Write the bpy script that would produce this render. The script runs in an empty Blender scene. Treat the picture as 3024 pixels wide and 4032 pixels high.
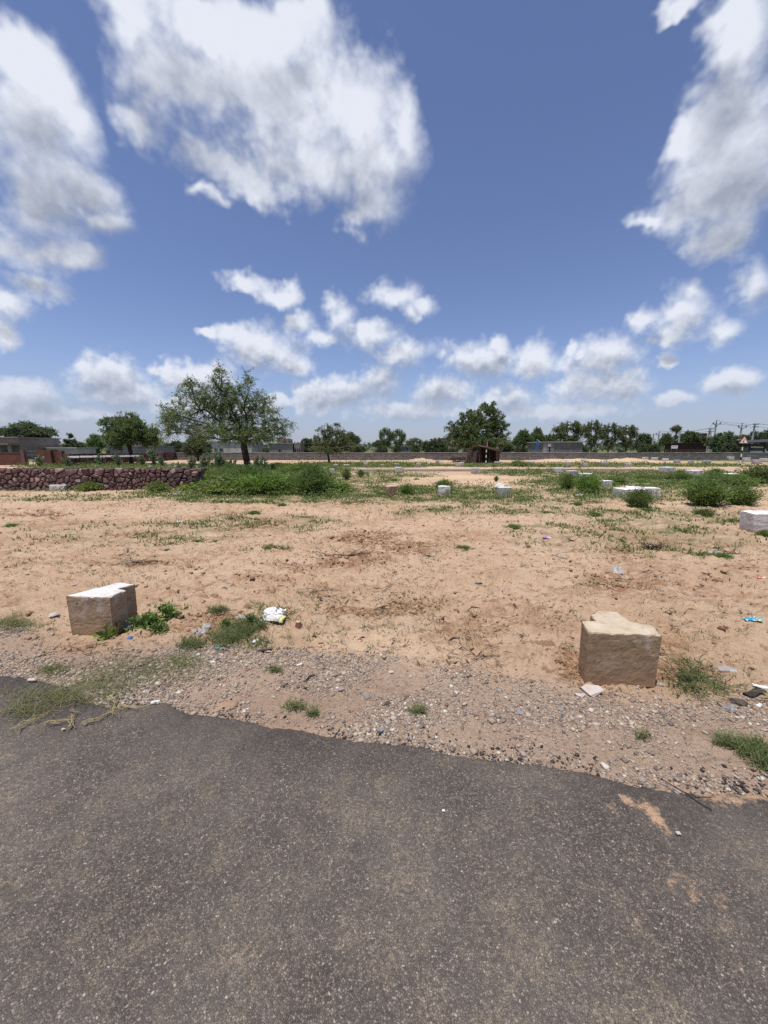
import bpy, bmesh, math, random
import numpy as np
from mathutils import Vector

# ------------------------------------------------------------------ scene, camera, sky, sun, exposure
SC = bpy.context.scene
COL = SC.collection
F, EYE = 1515.0, 1.5                       # focal length in photo pixels, eye height in metres
P = math.atan2(2016 - 1768, F)             # the horizon lies at row 1768
SUN_EL, SUN_AZ = math.radians(76), math.radians(222)   # azimuth clockwise from +Y: behind the viewer's left shoulder
EXPOSURE = 0.0

cam_d = bpy.data.cameras.new('camera')
cam_d.sensor_fit = 'VERTICAL'; cam_d.sensor_height = 36.0; cam_d.lens = F / 4032 * 36
cam_d.clip_start = 0.05; cam_d.clip_end = 20000
cam = bpy.data.objects.new('camera', cam_d); COL.objects.link(cam)
cam.location = (0, 0, EYE); cam.rotation_euler = (math.pi / 2 - P, 0, 0)
SC.camera = cam
SC.view_settings.view_transform = 'Standard'; SC.view_settings.look = 'None'
SC.view_settings.exposure = EXPOSURE; SC.view_settings.gamma = 1.0
SC.view_settings.use_curve_mapping = False
SC.render.engine = 'CYCLES'
SC.cycles.max_bounces = 4; SC.cycles.diffuse_bounces = 3; SC.cycles.transparent_max_bounces = 8
SC.cycles.use_denoising = False; SC.cycles.use_adaptive_sampling = True; SC.cycles.adaptive_threshold = 0.015

sun_d = bpy.data.lights.new('sun', 'SUN'); sun_d.energy = 4.8; sun_d.angle = math.radians(0.53)
sun_d.color = (1.0, 0.965, 0.91)
sun = bpy.data.objects.new('sun', sun_d); COL.objects.link(sun)
sdir = Vector((math.sin(SUN_AZ) * math.cos(SUN_EL), math.cos(SUN_AZ) * math.cos(SUN_EL), math.sin(SUN_EL)))
sun.rotation_euler = (-sdir).to_track_quat('-Z', 'Y').to_euler(); sun.location = (0, 0, 30)


def ray(px, py):
    x = (px - 1512) / F; y = (2016 - py) / F
    return np.array([x, math.cos(P) + y * math.sin(P), -math.sin(P) + y * math.cos(P)])


def G(px, py, z=0.0):                      # the point of the plane at height z under a photo pixel
    r = ray(px, py); t = (z - EYE) / r[2]
    return np.array([r[0] * t, r[1] * t, z])


def at(px, py, Y):                         # the point at ground distance Y
    r = ray(px, py); t = Y / r[1]
    return np.array([r[0] * t, Y, EYE + r[2] * t])


def proj(x, y, z=0.0):                     # ground position to photo pixel (arrays)
    dz = z - EYE
    d = y * math.cos(P) - dz * math.sin(P)
    d = np.where(d < 0.05, 0.05, d)
    v = y * math.sin(P) + dz * math.cos(P)
    return 1512 + F * x / d, 2016 - F * v / d


# ------------------------------------------------------------------ node helpers
def nd(t, typ, ins=None, **props):
    n = t.nodes.new(typ)
    for k, v in props.items():
        setattr(n, k, v)
    for k, v in (ins or {}).items():
        s = n.inputs[k]
        if isinstance(v, bpy.types.NodeSocket):
            t.links.new(v, s)
        else:
            s.default_value = v
    return n


def mth(t, op, a, b=None, c=None, clamp=False):
    n = nd(t, 'ShaderNodeMath', operation=op, use_clamp=clamp)
    for i, v in enumerate((a, b, c)):
        if v is None:
            continue
        if isinstance(v, bpy.types.NodeSocket):
            t.links.new(v, n.inputs[i])
        else:
            n.inputs[i].default_value = v
    return n.outputs[0]


def vm(t, op, a, b=None, c=None):
    n = nd(t, 'ShaderNodeVectorMath', operation=op)
    for i, v in enumerate((a, b, c)):
        if v is None:
            continue
        if isinstance(v, bpy.types.NodeSocket):
            t.links.new(v, n.inputs[i])
        else:
            n.inputs[i].default_value = v
    return n.outputs['Value'] if op in ('LENGTH', 'DISTANCE', 'DOT_PRODUCT') else n.outputs[0]


def sstep(t, v, a, b, lo=0.0, hi=1.0):
    n = nd(t, 'ShaderNodeMapRange', {'Value': v, 'From Min': a, 'From Max': b, 'To Min': lo, 'To Max': hi}, interpolation_type='SMOOTHSTEP')
    return n.outputs[0]


def mix(t, f, a, b, mode='MIX'):
    n = nd(t, 'ShaderNodeMix', data_type='RGBA', blend_type=mode)
    for i, v in ((0, f), (6, a), (7, b)):
        if isinstance(v, bpy.types.NodeSocket):
            t.links.new(v, n.inputs[i])
        else:
            n.inputs[i].default_value = v if i == 0 else (tuple(v) + (1,) if len(v) == 3 else v)
    return n.outputs[2]


def noise(t, vec, scale, detail=4, rough=0.55, lac=2.0, dist=0.0, out=0):
    n = nd(t, 'ShaderNodeTexNoise', {'Vector': vec, 'Scale': scale, 'Detail': detail, 'Roughness': rough, 'Lacunarity': lac, 'Distortion': dist})
    return n.outputs[out]


def ramp(t, f, stops):
    n = nd(t, 'ShaderNodeValToRGB', {'Fac': f})
    e = n.color_ramp.elements
    while len(e) < len(stops):
        e.new(0.5)
    for k, (p, c) in zip(e, stops):
        k.position = p; k.color = tuple(c) + (1,)
    return n.outputs[0]


def new_mat(name):
    m = bpy.data.materials.new(name); m.use_nodes = True
    t = m.node_tree; t.nodes.clear()
    out = nd(t, 'ShaderNodeOutputMaterial')
    return m, t, out


def bump(t, h, strength, dist, normal=None):
    ins = {'Height': h, 'Strength': strength, 'Distance': dist}
    if normal is not None:
        ins['Normal'] = normal
    return nd(t, 'ShaderNodeBump', ins).outputs[0]


def principled(t, out, color, rough=0.9, normal=None, spec=0.2, **kw):
    ins = {'Base Color': color if isinstance(color, bpy.types.NodeSocket) else tuple(color) + (1,), 'Roughness': rough, 'Specular IOR Level': spec}
    if normal is not None:
        ins['Normal'] = normal
    ins.update(kw)
    b = nd(t, 'ShaderNodeBsdfPrincipled', ins)
    t.links.new(b.outputs[0], out.inputs[0])
    return b


# ------------------------------------------------------------------ the sky with its clouds
def azel(px, py):
    r = ray(px, py); r = r / np.linalg.norm(r)
    return math.atan2(r[0], r[1]), math.asin(r[2])


# clouds: centre and half sizes, measured on a 1659-wide copy of the photograph, turned into sky directions
CLOUDS = [
    (300, 60, 85, 95), (430, 50, 150, 110), (590, 70, 110, 110), (560, 200, 190, 130), (730, 230, 125, 125), (400, 190, 150, 110),
    (800, 330, 85, 110), (660, 330, 140, 110), (805, 445, 72, 66), (775, 480, 50, 40), (470, 365, 95, 50), (545, 405, 50, 34), (460, 438, 42, 26), (300, 255, 70, 50),
    (858, 275, 36, 75), (640, 20, 50, 60),
    (50, 150, 100, 95), (60, 290, 115, 120), (130, 250, 75, 80), (185, 385, 85, 70), (80, 420, 125, 110), (215, 470, 60, 45), (60, 530, 115, 50), (150, 560, 75, 36),
    (75, 620, 76, 36), (8, 650, 62, 42), (12, 722, 30, 28),
    (1600, 110, 80, 120), (1580, 40, 75, 60), (1590, 265, 120, 110), (1500, 300, 50, 60), (1560, 400, 125, 90), (1425, 468, 58, 26), (1560, 505, 78, 38), (1645, 600, 42, 65), (1470, 12, 50, 26),
    (1480, 680, 55, 58), (1497, 635, 38, 28), (1390, 692, 38, 24), (1560, 718, 44, 26), (1432, 735, 30, 18),
    (525, 600, 42, 24), (602, 640, 38, 30), (640, 708, 36, 22), (695, 735, 36, 18),
    (845, 628, 55, 36), (910, 668, 45, 24), (735, 680, 32, 34), (790, 725, 62, 36), (865, 765, 60, 28),
    (565, 755, 95, 42), (640, 790, 42, 20), (430, 812, 80, 32), (510, 725, 48, 22), (450, 712, 26, 12),
    (1040, 780, 75, 36), (1075, 752, 28, 20), (1155, 778, 46, 36), (1290, 778, 75, 48), (1237, 748, 16, 22), (1340, 832, 55, 28), (1270, 832, 80, 30),
    (230, 805, 66, 36), (185, 800, 36, 22), (250, 850, 80, 18), (60, 848, 62, 24), (15, 862, 50, 20),
    (745, 842, 80, 28), (820, 815, 50, 26), (955, 842, 55, 26), (680, 852, 40, 24), (1100, 860, 44, 24),
    (1440, 783, 20, 14), (1575, 820, 52, 22), (1460, 862, 36, 12), (600, 862, 24, 12), (350, 800, 28, 10), (880, 885, 90, 14), (1180, 890, 120, 12), (420, 880, 120, 14), (120, 890, 120, 12),
]


def build_world():
    w = bpy.data.worlds.new('World'); SC.world = w; w.use_nodes = True
    w.cycles.sampling_method = 'NONE'
    t = w.node_tree; t.nodes.clear()
    out = nd(t, 'ShaderNodeOutputWorld')
    sky = nd(t, 'ShaderNodeTexSky', sky_type='NISHITA', sun_disc=False, sun_elevation=SUN_EL, sun_rotation=SUN_AZ,
             altitude=200, air_density=1.0, dust_density=0.35, ozone_density=3.0)
    S = 0.11
    # the field of cloud cores: one minus the distance to the nearest core, in core radii
    g = bpy.data.node_groups.new('cloud_cores', 'ShaderNodeTree')
    g.interface.new_socket('P', in_out='INPUT', socket_type='NodeSocketVector')
    g.interface.new_socket('f', in_out='OUTPUT', socket_type='NodeSocketFloat')
    gi = g.nodes.new('NodeGroupInput'); go = g.nodes.new('NodeGroupOutput')
    acc = None
    k = 3024 / 1659
    for (cx, cy, rx, ry) in CLOUDS:
        rx, ry = (rx * 1.42, ry * 1.40) if cy < 560 else (rx * 1.46, ry * 1.50)
        u0, v0 = azel((cx) * k, cy * k)
        ru = 0.5 * (azel((cx + rx) * k, cy * k)[0] - azel((cx - rx) * k, cy * k)[0])
        rv = 0.5 * (azel(cx * k, (cy - ry) * k)[1] - azel(cx * k, (cy + ry) * k)[1])
        q = vm(g, 'MULTIPLY_ADD', gi.outputs[0], (1 / ru, 1 / rv, 0), (-u0 / ru, -v0 / rv, 0))
        ln = vm(g, 'LENGTH', q)
        acc = ln if acc is None else mth(g, 'SMOOTH_MIN', acc, ln, 0.35)
    g.links.new(mth(g, 'SUBTRACT', 1.0, acc), go.inputs[0])

    d = vm(t, 'NORMALIZE', nd(t, 'ShaderNodeTexCoord').outputs['Generated'])
    s = nd(t, 'ShaderNodeSeparateXYZ', {0: d})
    u = mth(t, 'ARCTAN2', s.outputs[0], s.outputs[1])
    v = mth(t, 'ARCSINE', s.outputs[2])
    high = sstep(t, v, 0.10, 0.45)                 # 0 near the horizon, 1 overhead: clouds there look larger
    uv = nd(t, 'ShaderNodeCombineXYZ', {0: u, 1: v, 2: 0.0}).outputs[0]

    def scaled(vec, f):
        n = nd(t, 'ShaderNodeVectorMath', {0: vec}, operation='SCALE')
        if isinstance(f, bpy.types.NodeSocket): t.links.new(f, n.inputs['Scale'])
        else: n.inputs['Scale'].default_value = f
        return n.outputs[0]
    half = (0.5, 0.5, 0.5)
    wf = scaled(vm(t, 'SUBTRACT', noise(t, d, 26.0, 2, 0.6, out=1), half), mth(t, 'MULTIPLY_ADD', high, 0.025, 0.030))
    wc = scaled(vm(t, 'SUBTRACT', noise(t, d, 7.0, 1, 0.5, out=1), half), mth(t, 'MULTIPLY_ADD', high, 0.085, 0.020))
    pw = vm(t, 'ADD', uv, vm(t, 'ADD', wf, wc))
    # beyond the frame the same fair-weather clouds go on
    outside = mth(t, 'MAXIMUM', sstep(t, mth(t, 'ABSOLUTE', u), 0.98, 1.2), sstep(t, v, 0.9, 1.05))
    gen = noise(t, vm(t, 'MULTIPLY', d, (1, 1, 1.8)), 3.1, 2, 0.5)
    gen = mth(t, 'MULTIPLY', mth(t, 'SUBTRACT', gen, 0.53), 7.0)

    def field(off):
        p2 = pw if off is None else vm(t, 'ADD', pw, off)
        gg = nd(t, 'ShaderNodeGroup', node_tree=g); t.links.new(p2, gg.inputs[0])
        return nd(t, 'ShaderNodeMix', {0: outside, 2: gg.outputs[0], 3: gen}, data_type='FLOAT').outputs[0]

    def puff(vec):
        vo = nd(t, 'ShaderNodeTexVoronoi', {'Vector': vm(t, 'ADD', vec, wv), 'Scale': 13.0, 'Detail': 2.0, 'Roughness': 0.55, 'Lacunarity': 2.3}, feature='F1', normalize=True)
        bil = mth(t, 'MULTIPLY_ADD', vo.outputs['Distance'], -1.25, 0.80)           # round heads
        lo = mth(t, 'ADD', mth(t, 'MULTIPLY', noise(t, vec, 6.0, 4, 0.55), 0.62), mth(t, 'MULTIPLY', bil, 0.38))
        hi = mth(t, 'ADD', mth(t, 'MULTIPLY', noise(t, vec, 26.0, 4, 0.62), 0.64), mth(t, 'MULTIPLY', bil, 0.40))
        return nd(t, 'ShaderNodeMix', {0: mth(t, 'MULTIPLY_ADD', high, 0.52, 0.14), 2: hi, 3: lo}, data_type='FLOAT').outputs[0]
    wv = scaled(vm(t, 'SUBTRACT', noise(t, d, 9.0, 1, 0.5, out=1), half), 0.05)
    n0 = puff(d)
    scaled_off = nd(t, 'ShaderNodeCombineXYZ', {0: -0.006, 1: -0.004, 2: mth(t, 'MULTIPLY_ADD', high, 0.014, 0.012)}).outputs[0]
    n1 = puff(vm(t, 'ADD', d, scaled_off))
    f0 = field(None)
    off = nd(t, 'ShaderNodeCombineXYZ', {0: -0.008, 1: mth(t, 'MULTIPLY_ADD', high, 0.06, 0.026), 2: 0.0}).outputs[0]
    f1 = field(off)
    D0 = mth(t, 'ADD', mth(t, 'MULTIPLY_ADD', sstep(t, v, 0.18, 0.06), 0.42, mth(t, 'MAXIMUM', f0, -0.9)), mth(t, 'MULTIPLY', mth(t, 'SUBTRACT', n0, 0.495), 2.0))
    edge = mth(t, 'MULTIPLY_ADD', noise(t, d, 5.0, 2, 0.5), 1.15, 0.16)      # crisp heads, frayed skirts
    alpha = nd(t, 'ShaderNodeMapRange', {'Value': D0, 'From Min': 0.0, 'From Max': edge}, interpolation_type='SMOOTHSTEP').outputs[0]
    relief = mth(t, 'MULTIPLY', mth(t, 'SUBTRACT', n0, n1), mth(t, 'MULTIPLY_ADD', high, -0.2, 2.6))
    lightness = mth(t, 'ADD', sstep(t, f1, 1.0, -0.2), mth(t, 'ADD', relief, mth(t, 'MULTIPLY_ADD', high, 0.16, 0.06)))
    lightness = mth(t, 'ADD', lightness, mth(t, 'MULTIPLY', mth(t, 'SUBTRACT', noise(t, d, 4.0, 2, 0.5), 0.5), 1.5), clamp=True)
    cc = mix(t, lightness, tuple(c / S for c in (0.36, 0.40, 0.495)), tuple(c / S for c in (0.80, 0.84, 0.93)))
    haze = sstep(t, v, 0.20, -0.02)
    hz = tuple(c / S for c in (0.30, 0.37, 0.53))
    blue = mix(t, mth(t, 'MULTIPLY', haze, 0.72), mix(t, 1.0, sky.outputs[0], (1.10, 1.0, 1.12), 'MULTIPLY'), hz)
    cc = mix(t, mth(t, 'MULTIPLY', haze, 0.55), cc, tuple(c / S for c in (0.43, 0.485, 0.615)))
    alpha = mth(t, 'MULTIPLY', alpha, sstep(t, v, 0.0, 0.16, 0.55, 0.98))
    col = mix(t, alpha, blue, cc)
    bg = nd(t, 'ShaderNodeBackground', {'Color': col, 'Strength': S})
    t.links.new(bg.outputs[0], out.inputs[0])


build_world()

# ------------------------------------------------------------------ numpy noise and mesh helpers
RNG = np.random.default_rng(7)
_perm = np.random.default_rng(3).permutation(1024)
_grad = np.random.default_rng(4).uniform(0, 2 * np.pi, 1024)


def perlin(x, y, seed=0):
    x = np.asarray(x, float) + seed * 17.31; y = np.asarray(y, float) + seed * 9.77
    xi = np.floor(x).astype(int); yi = np.floor(y).astype(int)
    xf = x - xi; yf = y - yi
    u = xf * xf * xf * (xf * (xf * 6 - 15) + 10); v = yf * yf * yf * (yf * (yf * 6 - 15) + 10)

    def gr(ix, iy, dx, dy):
        a = _grad[_perm[(_perm[ix & 1023] + iy) & 1023]]
        return np.cos(a) * dx + np.sin(a) * dy
    n00 = gr(xi, yi, xf, yf); n10 = gr(xi + 1, yi, xf - 1, yf)
    n01 = gr(xi, yi + 1, xf, yf - 1); n11 = gr(xi + 1, yi + 1, xf - 1, yf - 1)
    return ((n00 * (1 - u) + n10 * u) * (1 - v) + (n01 * (1 - u) + n11 * u) * v) * 1.5


def fbm(x, y, octv=4, seed=0, gain=0.5):
    s = 0; a = 1.0; f = 1.0
    for o in range(octv):
        s = s + a * perlin(np.asarray(x) * f, np.asarray(y) * f, seed + o * 3)
        a *= gain; f *= 2.03
    return s


def ss(a, b, x):
    t = np.clip((np.asarray(x, float) - a) / (b - a), 0, 1)
    return t * t * (3 - 2 * t)


def unit(v):
    return v / (np.linalg.norm(v, axis=-1, keepdims=True) + 1e-9)


def mesh_np(name, v, f, mats=None, smooth=False, mat_idx=None):
    """v (N,3), f (M,3) or (M,4) int"""
    v = np.ascontiguousarray(v, np.float32); f = np.ascontiguousarray(f, np.int32)
    me = bpy.data.meshes.new(name)
    k = f.shape[1]
    me.vertices.add(len(v)); me.vertices.foreach_set('co', v.ravel())
    me.loops.add(f.size); me.loops.foreach_set('vertex_index', f.ravel())
    me.polygons.add(len(f)); me.polygons.foreach_set('loop_start', np.arange(0, f.size, k, dtype=np.int32))
    if smooth:
        me.polygons.foreach_set('use_smooth', np.ones(len(f), bool))
    if mat_idx is not None:
        me.polygons.foreach_set('material_index', np.asarray(mat_idx, np.int32))
    me.update(calc_edges=True); me.validate()
    for m in (mats if isinstance(mats, (list, tuple)) else [mats]):
        if m:
            me.materials.append(m)
    return me


def obj(name, me, parent=None, loc=None, rot=None, scale=None, label=None, cat=None, group=None, kind=None):
    o = bpy.data.objects.new(name, me); COL.objects.link(o)
    if parent: o.parent = parent
    if loc is not None: o.location = tuple(float(c) for c in loc)
    if rot is not None: o.rotation_euler = rot
    if scale is not None: o.scale = scale if hasattr(scale, '__len__') else (scale,) * 3
    if label: o['label'] = label
    if cat: o['category'] = cat
    if group: o['group'] = group
    if kind: o['kind'] = kind
    return o


def thing(name, label, cat, loc=(0, 0, 0), rz=0.0, scale=None, group=None):
    return obj(name, None, loc=loc, rot=(0, 0, rz), scale=scale, label=label, cat=cat, group=group)


class MB:
    """collects polygons of any size, builds one mesh"""
    def __init__(self):
        self.v = []; self.f = []

    def add(self, vs, fs):
        b = len(self.v); self.v += [tuple(map(float, p)) for p in vs]; self.f += [tuple(i + b for i in q) for q in fs]
        return self

    def box(self, x0, x1, y0, y1, z0, z1):
        vs = [(x, y, z) for z in (z0, z1) for y in (y0, y1) for x in (x0, x1)]
        return self.add(vs, [(0, 2, 3, 1), (4, 5, 7, 6), (0, 1, 5, 4), (2, 6, 7, 3), (0, 4, 6, 2), (1, 3, 7, 5)])

    def tube(self, pts, rads, n=8, cap=True):
        pts = [np.asarray(p, float) for p in pts]
        if not hasattr(rads, '__len__'): rads = [rads] * len(pts)
        vs = []; fs = []
        for i, p in enumerate(pts):
            d = pts[min(i + 1, len(pts) - 1)] - pts[max(i - 1, 0)]
            d = d / (np.linalg.norm(d) + 1e-9)
            a = np.cross(d, (0, 0, 1) if abs(d[2]) < 0.9 else (1, 0, 0)); a /= np.linalg.norm(a); b = np.cross(d, a)
            for j in range(n):
                th = 2 * math.pi * j / n
                vs.append(p + rads[i] * (math.cos(th) * a + math.sin(th) * b))
        for i in range(len(pts) - 1):
            for j in range(n):
                j2 = (j + 1) % n
                fs.append((i * n + j, i * n + j2, (i + 1) * n + j2, (i + 1) * n + j))
        if cap:
            fs.append(tuple(range(n))[::-1]); fs.append(tuple((len(pts) - 1) * n + j for j in range(n)))
        return self.add(vs, fs)

    def prism(self, poly, y0, y1):            # polygon in xz pushed along y
        n = len(poly)
        vs = [(x, y0, z) for x, z in poly] + [(x, y1, z) for x, z in poly]
        return self.add(vs, [tuple(range(n)), tuple(range(2 * n - 1, n - 1, -1))] + [(i, i + n, (i + 1) % n + n, (i + 1) % n) for i in range(n)])

    def mesh(self, name, mat, smooth=False):
        me = bpy.data.meshes.new(name); me.from_pydata(self.v, [], self.f)
        if smooth:
            me.polygons.foreach_set('use_smooth', np.ones(len(me.polygons), bool))
        me.update()
        if mat: me.materials.append(mat)
        return me


# ------------------------------------------------------------------ materials
def geo_pos(t):
    return nd(t, 'ShaderNodeNewGeometry').outputs['Position']


def mat_ground():
    m, t, out = new_mat('sandy_ground')
    p = geo_pos(t)
    at_ = lambda n: nd(t, 'ShaderNodeAttribute', attribute_name=n).outputs['Fac']
    dirt, green, grav, pale = at_('dirt'), at_('green'), at_('gravel'), at_('pale')
    big = noise(t, p, 0.55, 4, 0.6)
    mid = noise(t, p, 4.0, 6, 0.65)
    fin = noise(t, p, 38.0, 5, 0.7)
    c = ramp(t, big, [(0.30, (0.450, 0.305, 0.193)), (0.50, (0.510, 0.364, 0.244)), (0.72, (0.545, 0.408, 0.289))])
    c = mix(t, sstep(t, mid, 0.46, 0.70, 0, 0.55), c, (0.385, 0.235, 0.138))
    # broken damp crust: dark flakes that also paint in the shade of small scarps
    flk = noise(t, vm(t, 'MULTIPLY', p, (0.75, 1.5, 1.0)), 7.5, 8, 0.74, dist=0.6)
    c = mix(t, mth(t, 'MULTIPLY', sstep(t, flk, 0.545, 0.585), sstep(t, noise(t, p, 1.1, 4, 0.6), 0.36, 0.58, 0.12, 0.9)), c, (0.275, 0.160, 0.092))
    spk = noise(t, vm(t, 'MULTIPLY', p, (0.8, 1.4, 1.0)), 24.0, 5, 0.7)
    c = mix(t, sstep(t, spk, 0.60, 0.66, 0, 0.65), c, (0.205, 0.122, 0.072))  # finer dark marks, scarp shade again put into the colour
    c = mix(t, sstep(t, fin, 0.52, 0.72, 0, 0.40), c, (0.335, 0.195, 0.112))
    d2 = mth(t, 'MULTIPLY', dirt, sstep(t, noise(t, vm(t, 'MULTIPLY', p, (0.7, 1.3, 1.0)), 9.0, 6, 0.72), 0.40, 0.58))
    c = mix(t, mth(t, 'MULTIPLY', d2, 0.9), c, (0.270, 0.145, 0.078))
    gcol = ramp(t, noise(t, p, 60.0, 3, 0.8), [(0.3, (0.115, 0.096, 0.088)), (0.5, (0.345, 0.246, 0.188)), (0.7, (0.437, 0.336, 0.269))])
    c = mix(t, mth(t, 'MULTIPLY', grav, 0.55), c, gcol)
    c = mix(t, mth(t, 'MULTIPLY', pale, 0.65), c, (0.60, 0.43, 0.285))
    gn = sstep(t, noise(t, p, 3.2, 6, 0.68), 0.34, 0.58)
    gf = mth(t, 'ADD', mth(t, 'MULTIPLY', green, gn), mth(t, 'MAXIMUM', mth(t, 'SUBTRACT', green, 1.0), 0.0), clamp=True)
    ggc = ramp(t, noise(t, p, 7.0, 5, 0.7), [(0.35, (0.075, 0.098, 0.030)), (0.6, (0.135, 0.150, 0.055)), (0.75, (0.20, 0.19, 0.085))])
    c = mix(t, mth(t, 'MULTIPLY', gf, 0.92), c, ggc)
    n = bump(t, noise(t, vm(t, 'MULTIPLY', p, (0.8, 1.3, 1.0)), 16.0, 8, 0.74), 0.85, 0.045)
    n = bump(t, noise(t, p, 130.0, 4, 0.7), 0.5, 0.005, n)
    principled(t, out, c, 0.97, n, 0.1)
    return m


def mat_asphalt(name, dusty=1.0):
    m, t, out = new_mat(name)
    p = geo_pos(t)
    wob = vm(t, 'ADD', p, vm(t, 'SCALE', noise(t, p, 60, 2, 0.5, out=1)))
    [x for x in t.nodes if x.type == 'VECT_MATH' and x.operation == 'SCALE'][0].inputs['Scale'].default_value = 0.006
    vo = nd(t, 'ShaderNodeTexVoronoi', {'Vector': wob, 'Scale': 150.0, 'Randomness': 1.0})
    vo2 = nd(t, 'ShaderNodeTexVoronoi', {'Vector': wob, 'Scale': 240.0})
    ve = nd(t, 'ShaderNodeTexVoronoi', {'Vector': wob, 'Scale': 150.0}, feature='DISTANCE_TO_EDGE')
    rnd = nd(t, 'ShaderNodeSeparateColor', {0: vo.outputs['Color']}).outputs[0]
    rnd2 = nd(t, 'ShaderNodeSeparateColor', {0: vo2.outputs['Color']}).outputs[1]
    c = ramp(t, rnd, [(0.0, (0.068, 0.055, 0.046)), (0.42, (0.125, 0.101, 0.081)), (0.72, (0.182, 0.145, 0.115)), (0.96, (0.271, 0.214, 0.161)), (1.0, (0.435, 0.369, 0.293))])
    c = mix(t, sstep(t, rnd2, 0.55, 0.95, 0, 0.6), c, (0.055, 0.045, 0.040))
    c = mix(t, sstep(t, ve.outputs['Distance'], 0.22, 0.04, 0, 0.55), c, (0.060, 0.050, 0.045))
    big = noise(t, p, 1.3, 6, 0.68)
    med = noise(t, p, 7.0, 6, 0.72)
    # worn paler and fresher darker areas
    c = mix(t, sstep(t, big, 0.32, 0.66, 0.0, 0.60), c, mix(t, 0.5, c, (0.205, 0.180, 0.160)))
    # sand lying in the hollows
    dust = mth(t, 'ADD', mth(t, 'MULTIPLY', big, 0.55), mth(t, 'MULTIPLY', med, 0.55))
    dmask = sstep(t, dust, 0.49, 0.72)
    hol = sstep(t, noise(t, p, 95.0, 4, 0.7), 0.42, 0.62)
    sandm = nd(t, 'ShaderNodeAttribute', attribute_name='sand').outputs['Fac']
    edgem = nd(t, 'ShaderNodeAttribute', attribute_name='tar').outputs['Fac']
    c = mix(t, mth(t, 'MULTIPLY', mth(t, 'MULTIPLY', dmask, hol), 0.78 * dusty), c, (0.335, 0.255, 0.172))
    c = mix(t, mth(t, 'MULTIPLY', edgem, sstep(t, med, 0.32, 0.58, 0.25, 0.85)), c, mix(t, 0.72, c, (0.030, 0.027, 0.027)))
    sm = sstep(t, mth(t, 'ADD', sandm, mth(t, 'MULTIPLY', mth(t, 'SUBTRACT', noise(t, p, 26.0, 6, 0.75), 0.5), 2.2)), 0.38, 0.86)
    c = mix(t, mth(t, 'MULTIPLY', sm, 0.92), c, (0.50, 0.325, 0.20))
    h = mth(t, 'ADD', mth(t, 'MULTIPLY', sstep(t, ve.outputs['Distance'], 0.0, 0.25), 0.5), mth(t, 'MULTIPLY', rnd, 0.6))
    n = bump(t, noise(t, p, 14, 4, 0.6), 0.35, 0.01)
    n = bump(t, h, 0.9, 0.004, n)
    principled(t, out, c, 0.86, n, 0.25)
    return m


def mat_island(name, stops, rough=0.9, var=0.25, scale=30.0, bumpy=0.3, spec=0.2):
    """stones, clods, bits: a colour for each piece plus a little grain"""
    m, t, out = new_mat(name)
    r = nd(t, 'ShaderNodeNewGeometry').outputs['Random Per Island']
    p = geo_pos(t)
    c = ramp(t, r, stops)
    nn = noise(t, p, scale, 5, 0.65)
    c = mix(t, var, c, ramp(t, nn, [(0.3, (0.25, 0.25, 0.25)), (0.7, (1.0, 1.0, 1.0))]), 'MULTIPLY')
    principled(t, out, c, rough, bump(t, nn, bumpy, 0.3 / scale), spec)
    return m


def mat_leaf(name, dark, mid, light, trans=0.35, rough=0.6):
    m, t, out = new_mat(name)
    r = nd(t, 'ShaderNodeNewGeometry').outputs['Random Per Island']
    orr = nd(t, 'ShaderNodeObjectInfo').outputs['Random']
    tc = nd(t, 'ShaderNodeTexCoord').outputs['Object']
    cl = noise(t, tc, 1.6, 3, 0.6)
    f = mth(t, 'ADD', mth(t, 'MULTIPLY', r, 0.55), mth(t, 'MULTIPLY', mth(t, 'SUBTRACT', cl, 0.25), 0.9))
    c = ramp(t, f, [(0.12, dark), (0.5, mid), (0.92, light)])
    hsv = nd(t, 'ShaderNodeHueSaturation', {'Hue': mth(t, 'MULTIPLY_ADD', orr, 0.03, 0.485), 'Saturation': mth(t, 'MULTIPLY_ADD', orr, 0.25, 0.82), 'Value': mth(t, 'MULTIPLY_ADD', orr, 0.35, 0.85), 'Color': c})
    c = hsv.outputs[0]
    b = nd(t, 'ShaderNodeBsdfPrincipled', {'Base Color': c, 'Roughness': rough, 'Specular IOR Level': 0.25})
    tr = nd(t, 'ShaderNodeBsdfTranslucent', {'Color': mix(t, 0.5, c, (0.16, 0.22, 0.03))})
    ms = nd(t, 'ShaderNodeMixShader', {0: trans, 1: b.outputs[0], 2: tr.outputs[0]})
    t.links.new(ms.outputs[0], out.inputs[0])
    return m


def mat_simple(name, col, rough=0.85, var=0.35, scale=6.0, bumpy=0.2, spec=0.2, dirtcol=None, **kw):
    m, t, out = new_mat(name)
    tc = nd(t, 'ShaderNodeTexCoord').outputs['Object']
    orr = nd(t, 'ShaderNodeObjectInfo').outputs['Random']
    p = vm(t, 'ADD', tc, nd(t, 'ShaderNodeCombineXYZ', {0: mth(t, 'MULTIPLY', orr, 37.0), 1: orr, 2: orr}).outputs[0])
    nn = noise(t, p, scale, 6, 0.65)
    d = dirtcol or tuple(c * 0.55 for c in col)
    c = mix(t, sstep(t, nn, 0.36, 0.72, 0, min(1, var * 2)), col, d)
    principled(t, out, c, rough, bump(t, noise(t, p, scale * 6, 5, 0.7), bumpy, 0.05 / scale), spec, **kw)
    return m


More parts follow.
